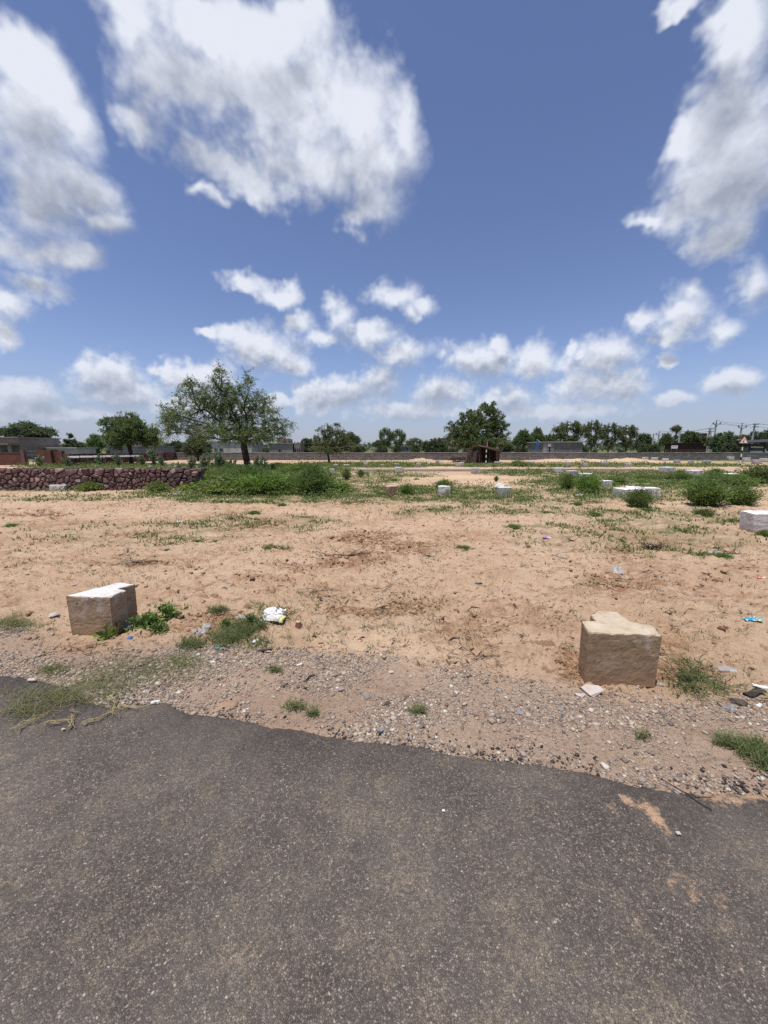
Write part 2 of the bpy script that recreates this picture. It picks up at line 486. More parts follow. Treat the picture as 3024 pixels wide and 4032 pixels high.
def mat_block(name, body, stain, white_top=1.0, strata=0.0, white=(0.74, 0.73, 0.70)):
    """cast or cut marker block with limewash on top and runs of it down the sides; object space, z up from the foot"""
    m, t, out = new_mat(name)
    tc = nd(t, 'ShaderNodeTexCoord').outputs['Object']
    orr = nd(t, 'ShaderNodeObjectInfo').outputs['Random']
    p = vm(t, 'ADD', tc, nd(t, 'ShaderNodeCombineXYZ', {0: mth(t, 'MULTIPLY', orr, 23.0), 1: orr, 2: 0.0}).outputs[0])
    nz = nd(t, 'ShaderNodeSeparateXYZ', {0: nd(t, 'ShaderNodeNewGeometry').outputs['True Normal']}).outputs[2]
    z = nd(t, 'ShaderNodeSeparateXYZ', {0: tc}).outputs[2]
    a = noise(t, p, 9.0, 7, 0.7)
    st = noise(t, vm(t, 'MULTIPLY', p, (1.0, 1.0, 4.5)), 13.0, 6, 0.68)
    b2 = tuple(min(1, c * 1.28) for c in body)
    c = mix(t, sstep(t, a, 0.35, 0.66), body, b2)
    c = mix(t, sstep(t, st, 0.47, 0.70, 0, 0.75), c, stain)
    # lime smears on the sides
    sm = mth(t, 'MULTIPLY', sstep(t, noise(t, p, 5.5, 6, 0.72), 0.50, 0.66), sstep(t, z, 0.06, 0.28))
    c = mix(t, mth(t, 'MULTIPLY', sm, 0.55), c, white)
    # mud splashed up from the sand
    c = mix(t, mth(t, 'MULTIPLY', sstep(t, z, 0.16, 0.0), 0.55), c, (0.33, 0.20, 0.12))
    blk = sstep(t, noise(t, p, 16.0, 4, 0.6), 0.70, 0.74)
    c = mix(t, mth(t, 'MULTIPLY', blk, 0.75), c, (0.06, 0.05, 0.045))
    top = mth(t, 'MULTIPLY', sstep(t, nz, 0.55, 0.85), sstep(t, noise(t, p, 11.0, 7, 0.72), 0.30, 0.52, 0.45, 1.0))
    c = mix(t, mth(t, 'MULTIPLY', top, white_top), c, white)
    n = bump(t, st, 0.22 + strata * 0.12, 0.006)
    n = bump(t, noise(t, p, 70.0, 5, 0.7), 0.4, 0.004, n)
    principled(t, out, c, 0.93, n, 0.15)
    return m


def mat_masonry(name, c1, c2, mortar, bw, bh, msize=0.012, offset=0.5, rough=0.92):
    m, t, out = new_mat(name)
    tc = nd(t, 'ShaderNodeTexCoord').outputs['Object']
    s = nd(t, 'ShaderNodeSeparateXYZ', {0: tc})
    uvw = nd(t, 'ShaderNodeCombineXYZ', {0: mth(t, 'ADD', s.outputs[0], s.outputs[1]), 1: s.outputs[2], 2: 0.0}).outputs[0]
    w = vm(t, 'ADD', uvw, vm(t, 'SCALE', noise(t, tc, 3.0, 3, 0.6, out=1)))
    [x for x in t.nodes if x.type == 'VECT_MATH' and x.operation == 'SCALE'][0].inputs['Scale'].default_value = 0.05
    br = nd(t, 'ShaderNodeTexBrick', {'Vector': w, 'Color1': c1 + (1,), 'Color2': c2 + (1,), 'Mortar': mortar + (1,), 'Scale': 1.0, 'Mortar Size': msize, 'Brick Width': bw, 'Row Height': bh, 'Bias': 0.0}, offset=offset)
    c = br.outputs[0]
    c = mix(t, 0.65, c, ramp(t, noise(t, tc, 1.7, 7, 0.72), [(0.3, (0.42, 0.40, 0.38)), (0.55, (0.9, 0.9, 0.9)), (0.75, (1.25, 1.2, 1.15))]), 'MULTIPLY')
    n = bump(t, mth(t, 'SUBTRACT', noise(t, tc, 18, 5, 0.7), mth(t, 'MULTIPLY', br.outputs['Fac'], 1.2)), 0.8, 0.03)
    principled(t, out, c, rough, n, 0.1)
    return m


M = {}
M['ground'] = mat_ground()
M['asphalt'] = mat_asphalt('asphalt')
M['far_asphalt'] = mat_asphalt('far_asphalt', 0.6)
M['gravel'] = mat_island('gravel', [(0.0, (0.162, 0.128, 0.109)), (0.25, (0.313, 0.246, 0.196)), (0.5, (0.432, 0.327, 0.242)), (0.75, (0.335, 0.278, 0.236)), (0.93, (0.518, 0.418, 0.316)), (1.0, (0.626, 0.580, 0.496))], 0.85, 0.3, 60)
M['clod'] = mat_island('clod', [(0.0, (0.20, 0.115, 0.066)), (0.5, (0.32, 0.19, 0.11)), (1.0, (0.42, 0.262, 0.155))], 0.97, 0.35, 50)
M['straw'] = mat_island('straw', [(0.0, (0.060, 0.042, 0.030)), (0.5, (0.15, 0.10, 0.062)), (0.8, (0.26, 0.18, 0.105)), (1.0, (0.42, 0.33, 0.20))], 0.9, 0.1, 40)
M['dry_straw'] = mat_island('dry_straw', [(0.0, (0.20, 0.155, 0.07)), (0.5, (0.34, 0.27, 0.13)), (1.0, (0.50, 0.41, 0.22))], 0.8, 0.1, 40)
M['redstone'] = mat_simple('red_stone', (0.215, 0.128, 0.116), 0.85, 0.45, 7.0, 0.6, dirtcol=(0.085, 0.052, 0.052))
M['redstone2'] = mat_simple('dark_red_stone', (0.125, 0.073, 0.070), 0.85, 0.4, 7.0, 0.6, dirtcol=(0.20, 0.125, 0.105))
M['redstone3'] = mat_simple('pale_red_stone', (0.36, 0.255, 0.225), 0.85, 0.4, 7.0, 0.6, dirtcol=(0.13, 0.08, 0.07))
M['rustone'] = mat_simple('rusty_stone', (0.19, 0.11, 0.075), 0.85, 0.4, 7.0, 0.6)
M['mortar'] = mat_simple('earth_mortar', (0.035, 0.024, 0.022), 0.98, 0.4, 9.0, 0.6)
M['rubblejoin'] = mat_island('rubble', [(0.0, (0.06, 0.04, 0.038)), (0.4, (0.13, 0.082, 0.074)), (0.75, (0.19, 0.13, 0.11)), (1.0, (0.28, 0.21, 0.18))], 0.9, 0.4, 8)
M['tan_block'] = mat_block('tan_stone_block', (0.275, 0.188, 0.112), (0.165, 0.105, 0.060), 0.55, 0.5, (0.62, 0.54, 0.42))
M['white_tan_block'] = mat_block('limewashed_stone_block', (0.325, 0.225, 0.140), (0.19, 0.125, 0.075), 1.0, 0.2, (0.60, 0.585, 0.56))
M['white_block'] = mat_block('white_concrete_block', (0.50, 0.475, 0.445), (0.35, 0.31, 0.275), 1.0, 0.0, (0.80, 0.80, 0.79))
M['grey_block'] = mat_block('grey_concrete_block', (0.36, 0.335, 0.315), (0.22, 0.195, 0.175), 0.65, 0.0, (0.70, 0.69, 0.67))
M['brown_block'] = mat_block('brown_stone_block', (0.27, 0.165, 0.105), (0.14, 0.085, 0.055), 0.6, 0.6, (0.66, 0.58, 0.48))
M['bark'] = mat_simple('bark', (0.060, 0.047, 0.038), 0.95, 0.4, 10, 0.8)
M['pale_bark'] = mat_simple('pale_bark', (0.13, 0.105, 0.085), 0.95, 0.4, 10, 0.8)
M['leaf_grey'] = mat_leaf('grey_green_leaf', (0.080, 0.105, 0.045), (0.170, 0.208, 0.090), (0.290, 0.330, 0.140), 0.45)
M['leaf_dark'] = mat_leaf('dark_leaf', (0.040, 0.061, 0.032), (0.090, 0.122, 0.058), (0.162, 0.198, 0.086), 0.25)
M['leaf_mid'] = mat_leaf('mid_leaf', (0.058, 0.092, 0.030), (0.118, 0.170, 0.056), (0.215, 0.270, 0.090), 0.4)
M['leaf_bush'] = mat_leaf('bush_leaf', (0.067, 0.114, 0.025), (0.140, 0.214, 0.052), (0.270, 0.348, 0.092), 0.42)
M['leaf_lime'] = mat_leaf('lime_leaf', (0.081, 0.132, 0.025), (0.161, 0.230, 0.046), (0.310, 0.356, 0.081), 0.35)
M['leaf_weed'] = mat_leaf('weed_leaf', (0.065, 0.105, 0.025), (0.130, 0.190, 0.050), (0.230, 0.290, 0.085), 0.35)
M['leaf_broad'] = mat_leaf('broad_leaf', (0.081, 0.121, 0.063), (0.172, 0.230, 0.127), (0.333, 0.391, 0.241), 0.25, 0.45)
M['grass'] = mat_leaf('grass_blade', (0.069, 0.098, 0.025), (0.132, 0.167, 0.048), (0.241, 0.247, 0.092), 0.3)
M['dry_grass'] = mat_leaf('dry_grass_blade', (0.090, 0.112, 0.036), (0.175, 0.180, 0.068), (0.350, 0.300, 0.140), 0.3)
M['rubble_wall'] = mat_masonry('stone_wall_masonry', (0.215, 0.200, 0.185), (0.105, 0.095, 0.088), (0.240, 0.228, 0.210), 0.40, 0.20, 0.03)
M['coping'] = mat_simple('cement_coping', (0.33, 0.315, 0.295), 0.95, 0.4, 2.0, 0.4)
M['cblock'] = mat_masonry('concrete_blocks', (0.215, 0.215, 0.205), (0.155, 0.155, 0.150), (0.285, 0.28, 0.265), 0.42, 0.21, 0.018)
M['brick'] = mat_masonry('red_bricks', (0.215, 0.082, 0.055), (0.135, 0.055, 0.042), (0.16, 0.115, 0.095), 0.23, 0.085, 0.012)
M['dark_brick'] = mat_masonry('dark_brown_bricks', (0.105, 0.052, 0.042), (0.070, 0.038, 0.032), (0.09, 0.07, 0.06), 0.23, 0.085, 0.012)  # the red brickwork again in a darker brown
M['plaster_white'] = mat_simple('white_plaster', (0.47, 0.46, 0.44), 0.9, 0.3, 1.2, 0.2)
M['plaster_grey'] = mat_simple('grey_plaster', (0.25, 0.245, 0.24), 0.92, 0.35, 1.0, 0.3)
M['plaster_tan'] = mat_simple('tan_plaster', (0.25, 0.205, 0.175), 0.92, 0.35, 1.0, 0.3)
M['dark'] = mat_simple('dark_interior', (0.02, 0.018, 0.016), 0.9, 0.2, 3)
M['black'] = mat_simple('black_paint', (0.022, 0.021, 0.021), 0.6, 0.3, 6)
M['white'] = mat_simple('white_paint', (0.78, 0.77, 0.75), 0.6, 0.15, 6)
M['red'] = mat_simple('red_paint', (0.46, 0.045, 0.045), 0.5, 0.2, 6)
M['blue'] = mat_simple('blue_paint', (0.06, 0.17, 0.38), 0.6, 0.3, 5)
M['pole'] = mat_simple('concrete_pole', (0.42, 0.40, 0.37), 0.9, 0.3, 2)
M['steel'] = mat_simple('galvanised_steel', (0.20, 0.205, 0.21), 0.55, 0.3, 5, metallic=0.0) if False else mat_simple('steel', (0.16, 0.16, 0.165), 0.6, 0.3, 5)
M['tin'] = mat_simple('dark_roof_sheet', (0.05, 0.048, 0.05), 0.6, 0.3, 3)
M['thatch'] = mat_island('thatch', [(0.0, (0.030, 0.019, 0.015)), (0.5, (0.068, 0.044, 0.034)), (0.85, (0.111, 0.084, 0.064)), (1.0, (0.221, 0.200, 0.154))], 0.95, 0.3, 12)
M['cloth'] = mat_simple('sackcloth', (0.16, 0.085, 0.062), 0.95, 0.5, 3)
M['glass'] = mat_simple('window_glass', (0.03, 0.035, 0.04), 0.15, 0.1, 3, spec=0.5)


def mat_print(name, base, inks, rough=0.55, scale=14.0, alpha=None):
    """printed packaging, crumpled: blotches of ink on a pale sheet"""
    m, t, out = new_mat(name)
    tc = nd(t, 'ShaderNodeTexCoord').outputs['Object']
    c = base if isinstance(base, bpy.types.NodeSocket) else None
    cur = nd(t, 'ShaderNodeRGB'); cur.outputs[0].default_value = tuple(base) + (1,)
    col = cur.outputs[0]
    for i, (ink, th) in enumerate(inks):
        nn = noise(t, vm(t, 'ADD', tc, (i * 3.1, i * 1.7, 0)), scale * (1 + 0.6 * i), 3, 0.55)
        col = mix(t, sstep(t, nn, th, th + 0.03), col, ink)
    kw = {}
    if alpha is not None: kw['Alpha'] = alpha
    principled(t, out, col, rough, bump(t, noise(t, tc, 30, 4, 0.6), 0.3, 0.01), 0.5, **kw)
    return m


M['clear'] = mat_print('clear_plastic', (0.50, 0.49, 0.48), [((0.70, 0.69, 0.68), 0.58)], 0.22, 34, 0.34)
M['bluefilm'] = mat_print('bluish_film', (0.33, 0.36, 0.40), [((0.60, 0.62, 0.64), 0.58), ((0.10, 0.13, 0.17), 0.62)], 0.25, 30, 0.45)
M['paper'] = mat_print('white_paper', (0.62, 0.60, 0.57), [((0.42, 0.37, 0.31), 0.55)], 0.7, 26)
M['printed'] = mat_print('printed_sheet', (0.66, 0.65, 0.65), [((0.10, 0.10, 0.12), 0.52), ((0.50, 0.36, 0.42), 0.60), ((0.80, 0.80, 0.82), 0.60)], 0.45, 16)
M['yellow'] = mat_simple('pale_yellow_card', (0.66, 0.66, 0.25), 0.6, 0.2, 20)
M['cyan'] = mat_print('cyan_wrapper', (0.03, 0.28, 0.42), [((0.60, 0.62, 0.25), 0.58), ((0.75, 0.80, 0.82), 0.60)], 0.3, 34)
M['orange'] = mat_print('orange_wrapper', (0.45, 0.10, 0.04), [((0.60, 0.58, 0.55), 0.46)], 0.35, 20)
M['purple'] = mat_print('pink_wrapper', (0.42, 0.16, 0.45), [((0.75, 0.6, 0.75), 0.55)], 0.4, 24)
M['teal'] = mat_simple('teal_plastic', (0.02, 0.30, 0.27), 0.4, 0.2, 12, spec=0.5)
M['clay'] = mat_simple('brown_clay_cup', (0.20, 0.085, 0.070), 0.8, 0.3, 20)
M['claylid'] = mat_simple('pale_cup_base', (0.48, 0.36, 0.22), 0.8, 0.3, 20)
M['wire'] = mat_simple('black_rubber', (0.018, 0.017, 0.018), 0.6, 0.2, 10)
M['rock'] = mat_simple('grey_pink_rock', (0.36, 0.27, 0.24), 0.9, 0.5, 16, 0.6, dirtcol=(0.20, 0.14, 0.125))
M['whiterock'] = mat_simple('quartz_rock', (0.50, 0.43, 0.385), 0.85, 0.4, 18, 0.5, dirtcol=(0.42, 0.30, 0.27))
M['slate'] = mat_simple('slate_chip', (0.23, 0.225, 0.22), 0.8, 0.4, 18, 0.5)
M['darkrock'] = mat_simple('dark_rock', (0.10, 0.075, 0.07), 0.85, 0.4, 18, 0.5)
M['terracotta'] = mat_simple('terracotta_sheet', (0.34, 0.215, 0.135), 0.75, 0.3, 14)
M['leather'] = mat_simple('worn_black_strip', (0.04, 0.032, 0.03), 0.7, 0.4, 12)

# ------------------------------------------------------------------ ground shape
EDGE_PX = [(0, 2653), (120, 2662), (241, 2690), (330, 2745), (422, 2786), (579, 2762), (663, 2762), (753, 2801), (904, 2822), (1000, 2838), (1120, 2861), (1241, 2876),
           (1337, 2900), (1410, 2906), (1542, 2918), (1681, 2936), (1783, 2966), (1904, 2978), (2024, 2994), (2235, 3020), (2386, 3048), (2506, 3087), (2626, 3105), (2807, 3111), (3024, 3123)]
_e = np.array([G(a, b, 0.015)[:2] for a, b in EDGE_PX])
EX = np.concatenate([[-40, -9, -4.5], _e[:, 0], [2.6, 5, 9, 40]]); EY = np.concatenate([[6.0, 3.6, 2.7], _e[:, 1], [1.36, 0.95, 0.45, -3.5]])
TOP_PX = [(0, 2478), (150, 2500), (260, 2545), (600, 2560), (760, 2540), (1000, 2570), (1250, 2585), (1400, 2590), (1540, 2590), (1650, 2625), (1800, 2650), (2000, 2655), (2250, 2700), (2500, 2760), (2700, 2770), (3024, 2770)]
_g = np.array([G(a, b)[:2] for a, b in TOP_PX])
GX = np.concatenate([[-40, -6], _g[:, 0], [4, 40]]); GY = np.concatenate([[8, 4.1], _g[:, 1], [1.9, 0]])


def edge_y(x):
    return np.interp(x, EX, EY) + 0.016 * fbm(np.asarray(x) * 5, 0.3, 3, 11) + 0.007 * fbm(np.asarray(x) * 28, 0.7, 2, 12)


def gtop_y(x):
    return np.interp(x, GX, GY)


FAR_N = [G(1366, 1858), G(1800, 1858), G(2300, 1856), G(2700, 1862), G(2880, 1869), G(3024, 1880), G(3300, 1905)]
FAR_F = [G(1366, 1846), G(1800, 1846), G(2300, 1844), G(2700, 1844), G(2880, 1845), G(3024, 1847), G(3300, 1850)]
# mounds of excavated sand along the far wall: x centre px, base px, half width m, height m
MOUNDS = [(at(2480, 1810, 50), 2.6, 0.42), (at(2790, 1806, 50.5), 2.0, 0.45), (at(2850, 1806, 50.8), 2.4, 0.40), (at(1655, 1812, 50), 1.6, 0.40), (at(2190, 1810, 50), 3.2, 0.28), (at(2330, 1812, 49), 2.5, 0.25), (at(1790, 1825, 43), 1.8, 0.22)]
DIRT = [(1500, 2130, 330, 42), (1290, 2205, 240, 55), (1660, 2160, 130, 30), (2290, 2430, 120, 38), (2720, 2440, 240, 50), (130, 2022, 150, 20), (2290, 2610, 110, 90), (860, 2470, 150, 70),
        (1480, 2390, 260, 40), (2380, 2190, 190, 45), (2440, 2290, 170, 40), (2560, 2580, 150, 70), (560, 2110, 150, 25), (900, 2060, 260, 25), (650, 2230, 130, 22), (1830, 2470, 130, 40), (2700, 2680, 190, 60), (400, 2560, 200, 30), (1000, 2290, 160, 40), (2900, 2260, 160, 40)]
GREEN = [(1050, 1905, 330, 70, 1.5), (1050, 1960, 420, 22, 1.1), (1700, 1952, 430, 22, 0.95), (650, 1945, 160, 14, 0.9), (150, 1925, 300, 10, 0.8), (2080, 1862, 200, 14, 1.0), (1500, 1862, 110, 6, 0.8), (2600, 1880, 480, 26, 1.2),
         (2330, 1960, 120, 14, 1.0), (2300, 1930, 220, 16, 0.8), (2750, 1905, 330, 24, 1.1), (2200, 1834, 1100, 7, 1.0), (1450, 1832, 330, 12, 1.2), (500, 1838, 420, 12, 1.5), (2600, 1824, 500, 4, 0.7), (1050, 1850, 330, 20, 1.5),
         (1480, 1895, 130, 12, 0.6), (1900, 1930, 160, 10, 0.7), (1600, 1940, 560, 26, 0.9), (1420, 1975, 340, 14, 0.55), (2050, 1975, 420, 16, 0.55), (2450, 1950, 300, 30, 0.7), (1950, 2010, 500, 22, 0.40), (2650, 2040, 420, 40, 0.45), (2500, 2120, 520, 60, 0.30), (1000, 2060, 420, 40, 0.33), (300, 1965, 420, 16, 0.40), (500, 2100, 500, 60, 0.20), (2300, 1905, 330, 16, 0.8), (1560, 1875, 200, 10, 0.6), (1000, 1975, 330, 12, 0.9), (2640, 2090, 90, 14, 0.8), (2630, 2062, 60, 10, 0.7), (2160, 2072, 130, 10, 0.7), (2360, 2020, 80, 14, 0.6), (2750, 2185, 100, 10, 0.7), (2700, 2130, 90, 10, 0.6),
         (830, 2090, 110, 14, 0.5), (1090, 2160, 60, 10, 0.6), (1680, 2010, 120, 9, 0.6), (1620, 2030, 70, 7, 0.6), (60, 2470, 110, 34, 0.9), (560, 2640, 240, 60, 0.5), (300, 2730, 260, 70, 0.5), (920, 2500, 90, 55, 0.9), (640, 2440, 60, 60, 0.7), (770, 2540, 50, 30, 0.6),
         (860, 2410, 60, 20, 0.5), (2930, 2960, 110, 70, 0.8), (2680, 2690, 130, 70, 0.45), (1060, 2340, 110, 18, 0.4), (1950, 2470, 60, 20, 0.2)]
PALE = [(1700, 1878, 340, 9), (2050, 1900, 260, 10), (1950, 1820, 120, 5), (2600, 1815, 500, 10), (1430, 1858, 120, 5), (1750, 1838, 100, 6), (2700, 1838, 420, 5), (1450, 2530, 240, 45), (1700, 2560, 160, 30)]


def px_mask(px, py, lst):
    s = np.zeros_like(px)
    for e in lst:
        a = e[4] if len(e) > 4 else 1.0
        r2 = ((px - e[0]) / e[2]) ** 2 + ((py - e[1]) / e[3]) ** 2
        s = np.maximum(s, a * np.clip(1.35 - r2, 0, 1))
    return s


def gz(x, y, detail=True):
    x = np.asarray(x, float); y = np.asarray(y, float)
    sd = y - edge_y(x)
    r = np.hypot(x, y)
    h = 0.05 * fbm(x * 0.22, y * 0.22, 3, 1) * ss(3, 14, r)
    if detail:
        b1 = np.abs(fbm(x * 1.9, y * 2.6, 3, 21))
        fade = 1 - ss(25, 60, r)
        d = 0.040 * (b1 - 0.3)
        d = d + 0.022 * fbm(x * 6.5, y * 7.5, 3, 31)
        sc = fbm(x * 3.1, y * 4.6, 4, 41)
        d = d + 0.022 * ss(0.02, 0.12, sc) - 0.016 * ss(0.25, 0.40, sc)       # trodden crust with small scarps
        pit = fbm(x * 4.2, y * 4.2, 2, 51)
        d = d - 0.030 * ss(0.42, 0.75, pit)                                   # foot and hoof marks
        d = d + 0.010 * fbm(x * 20, y * 22, 2, 61) * (0.4 + ss(-0.1, 0.3, fbm(x * 1.1, y * 1.1, 2, 62)))
        gm = ss(-0.1, 0.35, y - gtop_y(x))                                    # the gravel strip lies flatter
        h = h + d * fade * (0.30 + 0.70 * gm)
    h = h * ss(0.0, 0.30, sd) - 0.004 * (1 - ss(0.0, 0.25, sd))
    for c, rr, hh in MOUNDS:
        h = h + hh * np.exp(-(((x - c[0]) / rr) ** 2 + ((y - c[1]) / (rr * 0.55)) ** 2)) * (0.8 + 0.4 * fbm(x * 1.3, y * 1.3, 2, 5))
    h = np.where(sd < 0, np.minimum(h, -0.004) - 0.05 * ss(0.0, -0.12, sd), h)
    # the far road lies on level ground
    nx = np.array([p[0] for p in FAR_N]); ny = np.array([p[1] for p in FAR_N]); fy = np.interp(x, [p[0] for p in FAR_F], [p[1] for p in FAR_F])
    inr = ss(-1.2, 0.3, y - np.interp(x, nx, ny)) * (1 - ss(-0.3, 1.2, y - fy)) * ss(nx[0] - 3, nx[0], x)
    return h * (1 - inr) - 0.02 * inr


def build_ground():
    rr = np.concatenate([[0.25, 0.45], np.geomspace(0.6, 60, 640), np.geomspace(63, 6000, 46)])
    fine = np.linspace(-math.radians(66), math.radians(66), 590)
    coarse = np.linspace(math.radians(66), math.radians(294), 60)[1:-1]
    th = np.concatenate([fine, coarse])
    R, T = np.meshgrid(rr, th, indexing='ij')
    x = R * np.sin(T); y = R * np.cos(T)
    z = gz(x, y)
    nr, nt = R.shape
    v = np.stack([x, y, z], -1).reshape(-1, 3)
    i = np.arange(nr - 1)[:, None] * nt; j = np.arange(nt)[None, :]; j2 = (j + 1) % nt
    f = np.stack([i + j, i + j2, i + nt + j2, i + nt + j], -1).reshape(-1, 4)
    f = f[:, ::-1]
    # the middle
    c = len(v); v = np.vstack([v, [[0, 0, -0.05]]])
    jj = np.arange(nt)
    fc = np.stack([np.full(nt, c), jj, (jj + 1) % nt, (jj + 1) % nt], -1)
    me = mesh_np('ground', v, f, M['ground'], True)
    X, Y = v[:, 0], v[:, 1]
    px, py = proj(X, Y)
    front = Y > 0.3
    nz1 = fbm(X * 0.9, Y * 0.9, 4, 71) * 0.5
    dirt = np.where(front, px_mask(px, py, DIRT), 0) * np.clip(0.62 + 1.7 * fbm(X * 0.9, Y * 1.3, 4, 73), 0, 1) + 0.55 * ss(0.12, 0.55, fbm(X * 0.7, Y * 1.0, 4, 72))
    green = np.where(front, px_mask(px, py, [e for e in GREEN if e[1] < 2220]), 0)
    far = ss(55, 70, np.hypot(X, Y))
    green = np.maximum(np.clip(green * (1 + nz1), 0, 1.0), 2.0 * far)
    pale = np.where(front, px_mask(px, py, PALE), 0)
    sd = Y - edge_y(X)
    grav = (1 - ss(-0.18, 0.12, Y - gtop_y(X) + 0.25 * nz1)) * ss(-0.05, 0.05, sd)
    for nm, a in (('dirt', np.clip(dirt, 0, 1)), ('green', green), ('pale', pale), ('gravel', grav)):
        at_ = me.attributes.new(nm, 'FLOAT', 'POINT'); at_.data.foreach_set('value', np.ascontiguousarray(a, np.float32))
    return obj('ground', me, kind='structure', label='bare orange sand with scuffed crust, stretching to the boundary wall', cat='ground')


build_ground()


def build_road():
    xs = np.concatenate([np.linspace(-40, -4, 60)[:-1], np.linspace(-4, 4, 520), np.linspace(4, 40, 60)[1:]])
    ey = edge_y(xs)
    # rows: outer foot, lip, then inwards
    ts = np.concatenate([[0, 0.006, 0.02, 0.045, 0.08, 0.13, 0.2], np.linspace(0.28, 4.5, 62), [6, 9, 14]])
    X = np.repeat(xs[None], len(ts), 0); Y = ey[None] - ts[:, None]
    lip = np.clip(ts / 0.05, 0, 1)[:, None]
    Zt = -0.008 + 0.030 * np.sqrt(lip) * (0.75 + 0.5 * (fbm(X * 2.5, Y * 2.5, 2, 81) * 0.5 + 0.3)) + 0.006 * fbm(X * 0.9, Y * 0.9, 3, 82) * lip
    v = np.stack([X, Y, Zt], -1).reshape(-1, 3)
    n = len(xs); m_ = len(ts)
    i = np.arange(m_ - 1)[:, None] * n; j = np.arange(n - 1)[None]
    f = np.stack([i + j, i + n + j, i + n + j + 1, i + j + 1], -1).reshape(-1, 4)
    me = mesh_np('asphalt_road', v, f, M['asphalt'], True)
    # sand blown onto it, and the fresh tar along the ragged margin
    px, py = proj(v[:, 0], v[:, 1], 0.02)
    s = np.zeros(len(v))
    pts = [(2470, 3165), (2530, 3180), (2575, 3215), (2600, 3250), (2610, 3290)]
    arc = np.array([G(a, b)[:2] for a, b in pts])
    for k in range(len(arc) - 1):
        for q in np.linspace(0, 1, 6):
            c = arc[k] * (1 - q) + arc[k + 1] * q
            s = np.maximum(s, 0.80 * np.exp(-(((v[:, 0] - c[0]) / 0.042) ** 2 + ((v[:, 1] - c[1]) / 0.034) ** 2)))
    for a, b, r, am in ((2420, 3190, 0.05, 0.5), (2340, 3420, 0.06, 0.35), (2680, 3500, 0.10, 0.45), (2780, 3560, 0.10, 0.4), (300, 3480, 0.12, 0.35), (880, 2800, 0.05, 0.3), (1100, 3100, 0.08, 0.2)):
        c = G(a, b); s = np.maximum(s, am * np.exp(-(((v[:, 0] - c[0]) / r) ** 2 + ((v[:, 1] - c[1]) / r) ** 2)))
    sd = ey[None] - Y
    tar = (1 - ss(0.03, 0.42, sd + 0.09 * fbm(X * 3, Y * 3, 3, 83))) * np.clip(0.55 + 0.9 * fbm(X * 1.2, X * 0, 2, 84), 0.1, 1)
    tar = np.maximum(tar, (1 - ss(0.0, 0.22, sd)) * (X < -1.9))
    s = np.maximum(s, ((1 - ss(0.0, 0.16, sd)) * np.clip(0.25 + 0.9 * fbm(X * 1.6, Y * 2.0, 3, 87), 0, 0.75) * np.clip(0.5 + 0.4 * X, 0.15, 1)).reshape(-1))
    for nm, a in (('sand', s), ('tar', tar.reshape(-1))):
        at_ = me.attributes.new(nm, 'FLOAT', 'POINT'); at_.data.foreach_set('value', np.ascontiguousarray(a, np.float32))
    obj('asphalt_road', me, kind='structure', label='worn dark asphalt road with ragged tarry edge', cat='road')
    # the road across the plots
    nx = np.linspace(FAR_N[0][0], FAR_N[-1][0], 140)
    ny = np.interp(nx, [p[0] for p in FAR_N], [p[1] for p in FAR_N]) + 0.15 * fbm(nx * 0.8, 0, 3, 85)
    fy = np.interp(nx, [p[0] for p in FAR_F], [p[1] for p in FAR_F]) + 0.15 * fbm(nx * 0.8, 9, 3, 86)
    rows = np.linspace(0, 1, 9)
    Y = ny[None] * (1 - rows[:, None]) + fy[None] * rows[:, None]; X = np.repeat(nx[None], 9, 0)
    Z = 0.012 + 0.0 * X; Z[0] = Z[-1] = -0.03
    v = np.stack([X, Y, Z], -1).reshape(-1, 3); n = len(nx)
    i = np.arange(8)[:, None] * n; j = np.arange(n - 1)[None]
    f = np.stack([i + j, i + j + 1, i + n + j + 1, i + n + j], -1).reshape(-1, 4)
    me = mesh_np('far_road', v, f, M['far_asphalt'], True)
    sa = np.concatenate([np.full(n, a) for a in (0.9, 0.55, 0.35, 0.2, 0.15, 0.25, 0.5, 0.85, 1.0)])
    at_ = me.attributes.new('sand', 'FLOAT', 'POINT'); at_.data.foreach_set('value', sa.astype(np.float32))
    obj('far_road', me, kind='structure', label='narrow asphalt road crossing the plots', cat='road')


build_road()

# ------------------------------------------------------------------ loose stuff on the ground: gravel, clods, straw
ICO_V = []
_p = (1 + 5 ** 0.5) / 2
ICO_V = np.array([(-1, _p, 0), (1, _p, 0), (-1, -_p, 0), (1, -_p, 0), (0, -1, _p), (0, 1, _p), (0, -1, -_p), (0, 1, -_p), (_p, 0, -1), (_p, 0, 1), (-_p, 0, -1), (-_p, 0, 1)]) / 1.9
ICO_F = np.array([(0, 11, 5), (0, 5, 1), (0, 1, 7), (0, 7, 10), (0, 10, 11), (1, 5, 9), (5, 11, 4), (11, 10, 2), (10, 7, 6), (7, 1, 8), (3, 9, 4), (3, 4, 2), (3, 2, 6), (3, 6, 8), (3, 8, 9), (4, 9, 5), (2, 4, 11), (6, 2, 10), (8, 6, 7), (9, 8, 1)])
OCT_V = np.array([(1, 0, 0), (-1, 0, 0), (0, 1, 0), (0, -1, 0), (0, 0, 1), (0, 0, -1)], float)
OCT_F = np.array([(0, 2, 4), (2, 1, 4), (1, 3, 4), (3, 0, 4), (2, 0, 5), (1, 2, 5), (3, 1, 5), (0, 3, 5)])


CUB_V = np.array([(x, y, z) for z in (-1, 1) for y in (-1, 1) for x in (-1, 1)], float) * 0.72
CUB_F = np.array([(0, 2, 1), (1, 2, 3), (4, 5, 6), (5, 7, 6), (0, 1, 4), (1, 5, 4), (2, 6, 3), (3, 6, 7), (0, 4, 2), (2, 4, 6), (1, 3, 5), (3, 7, 5)])


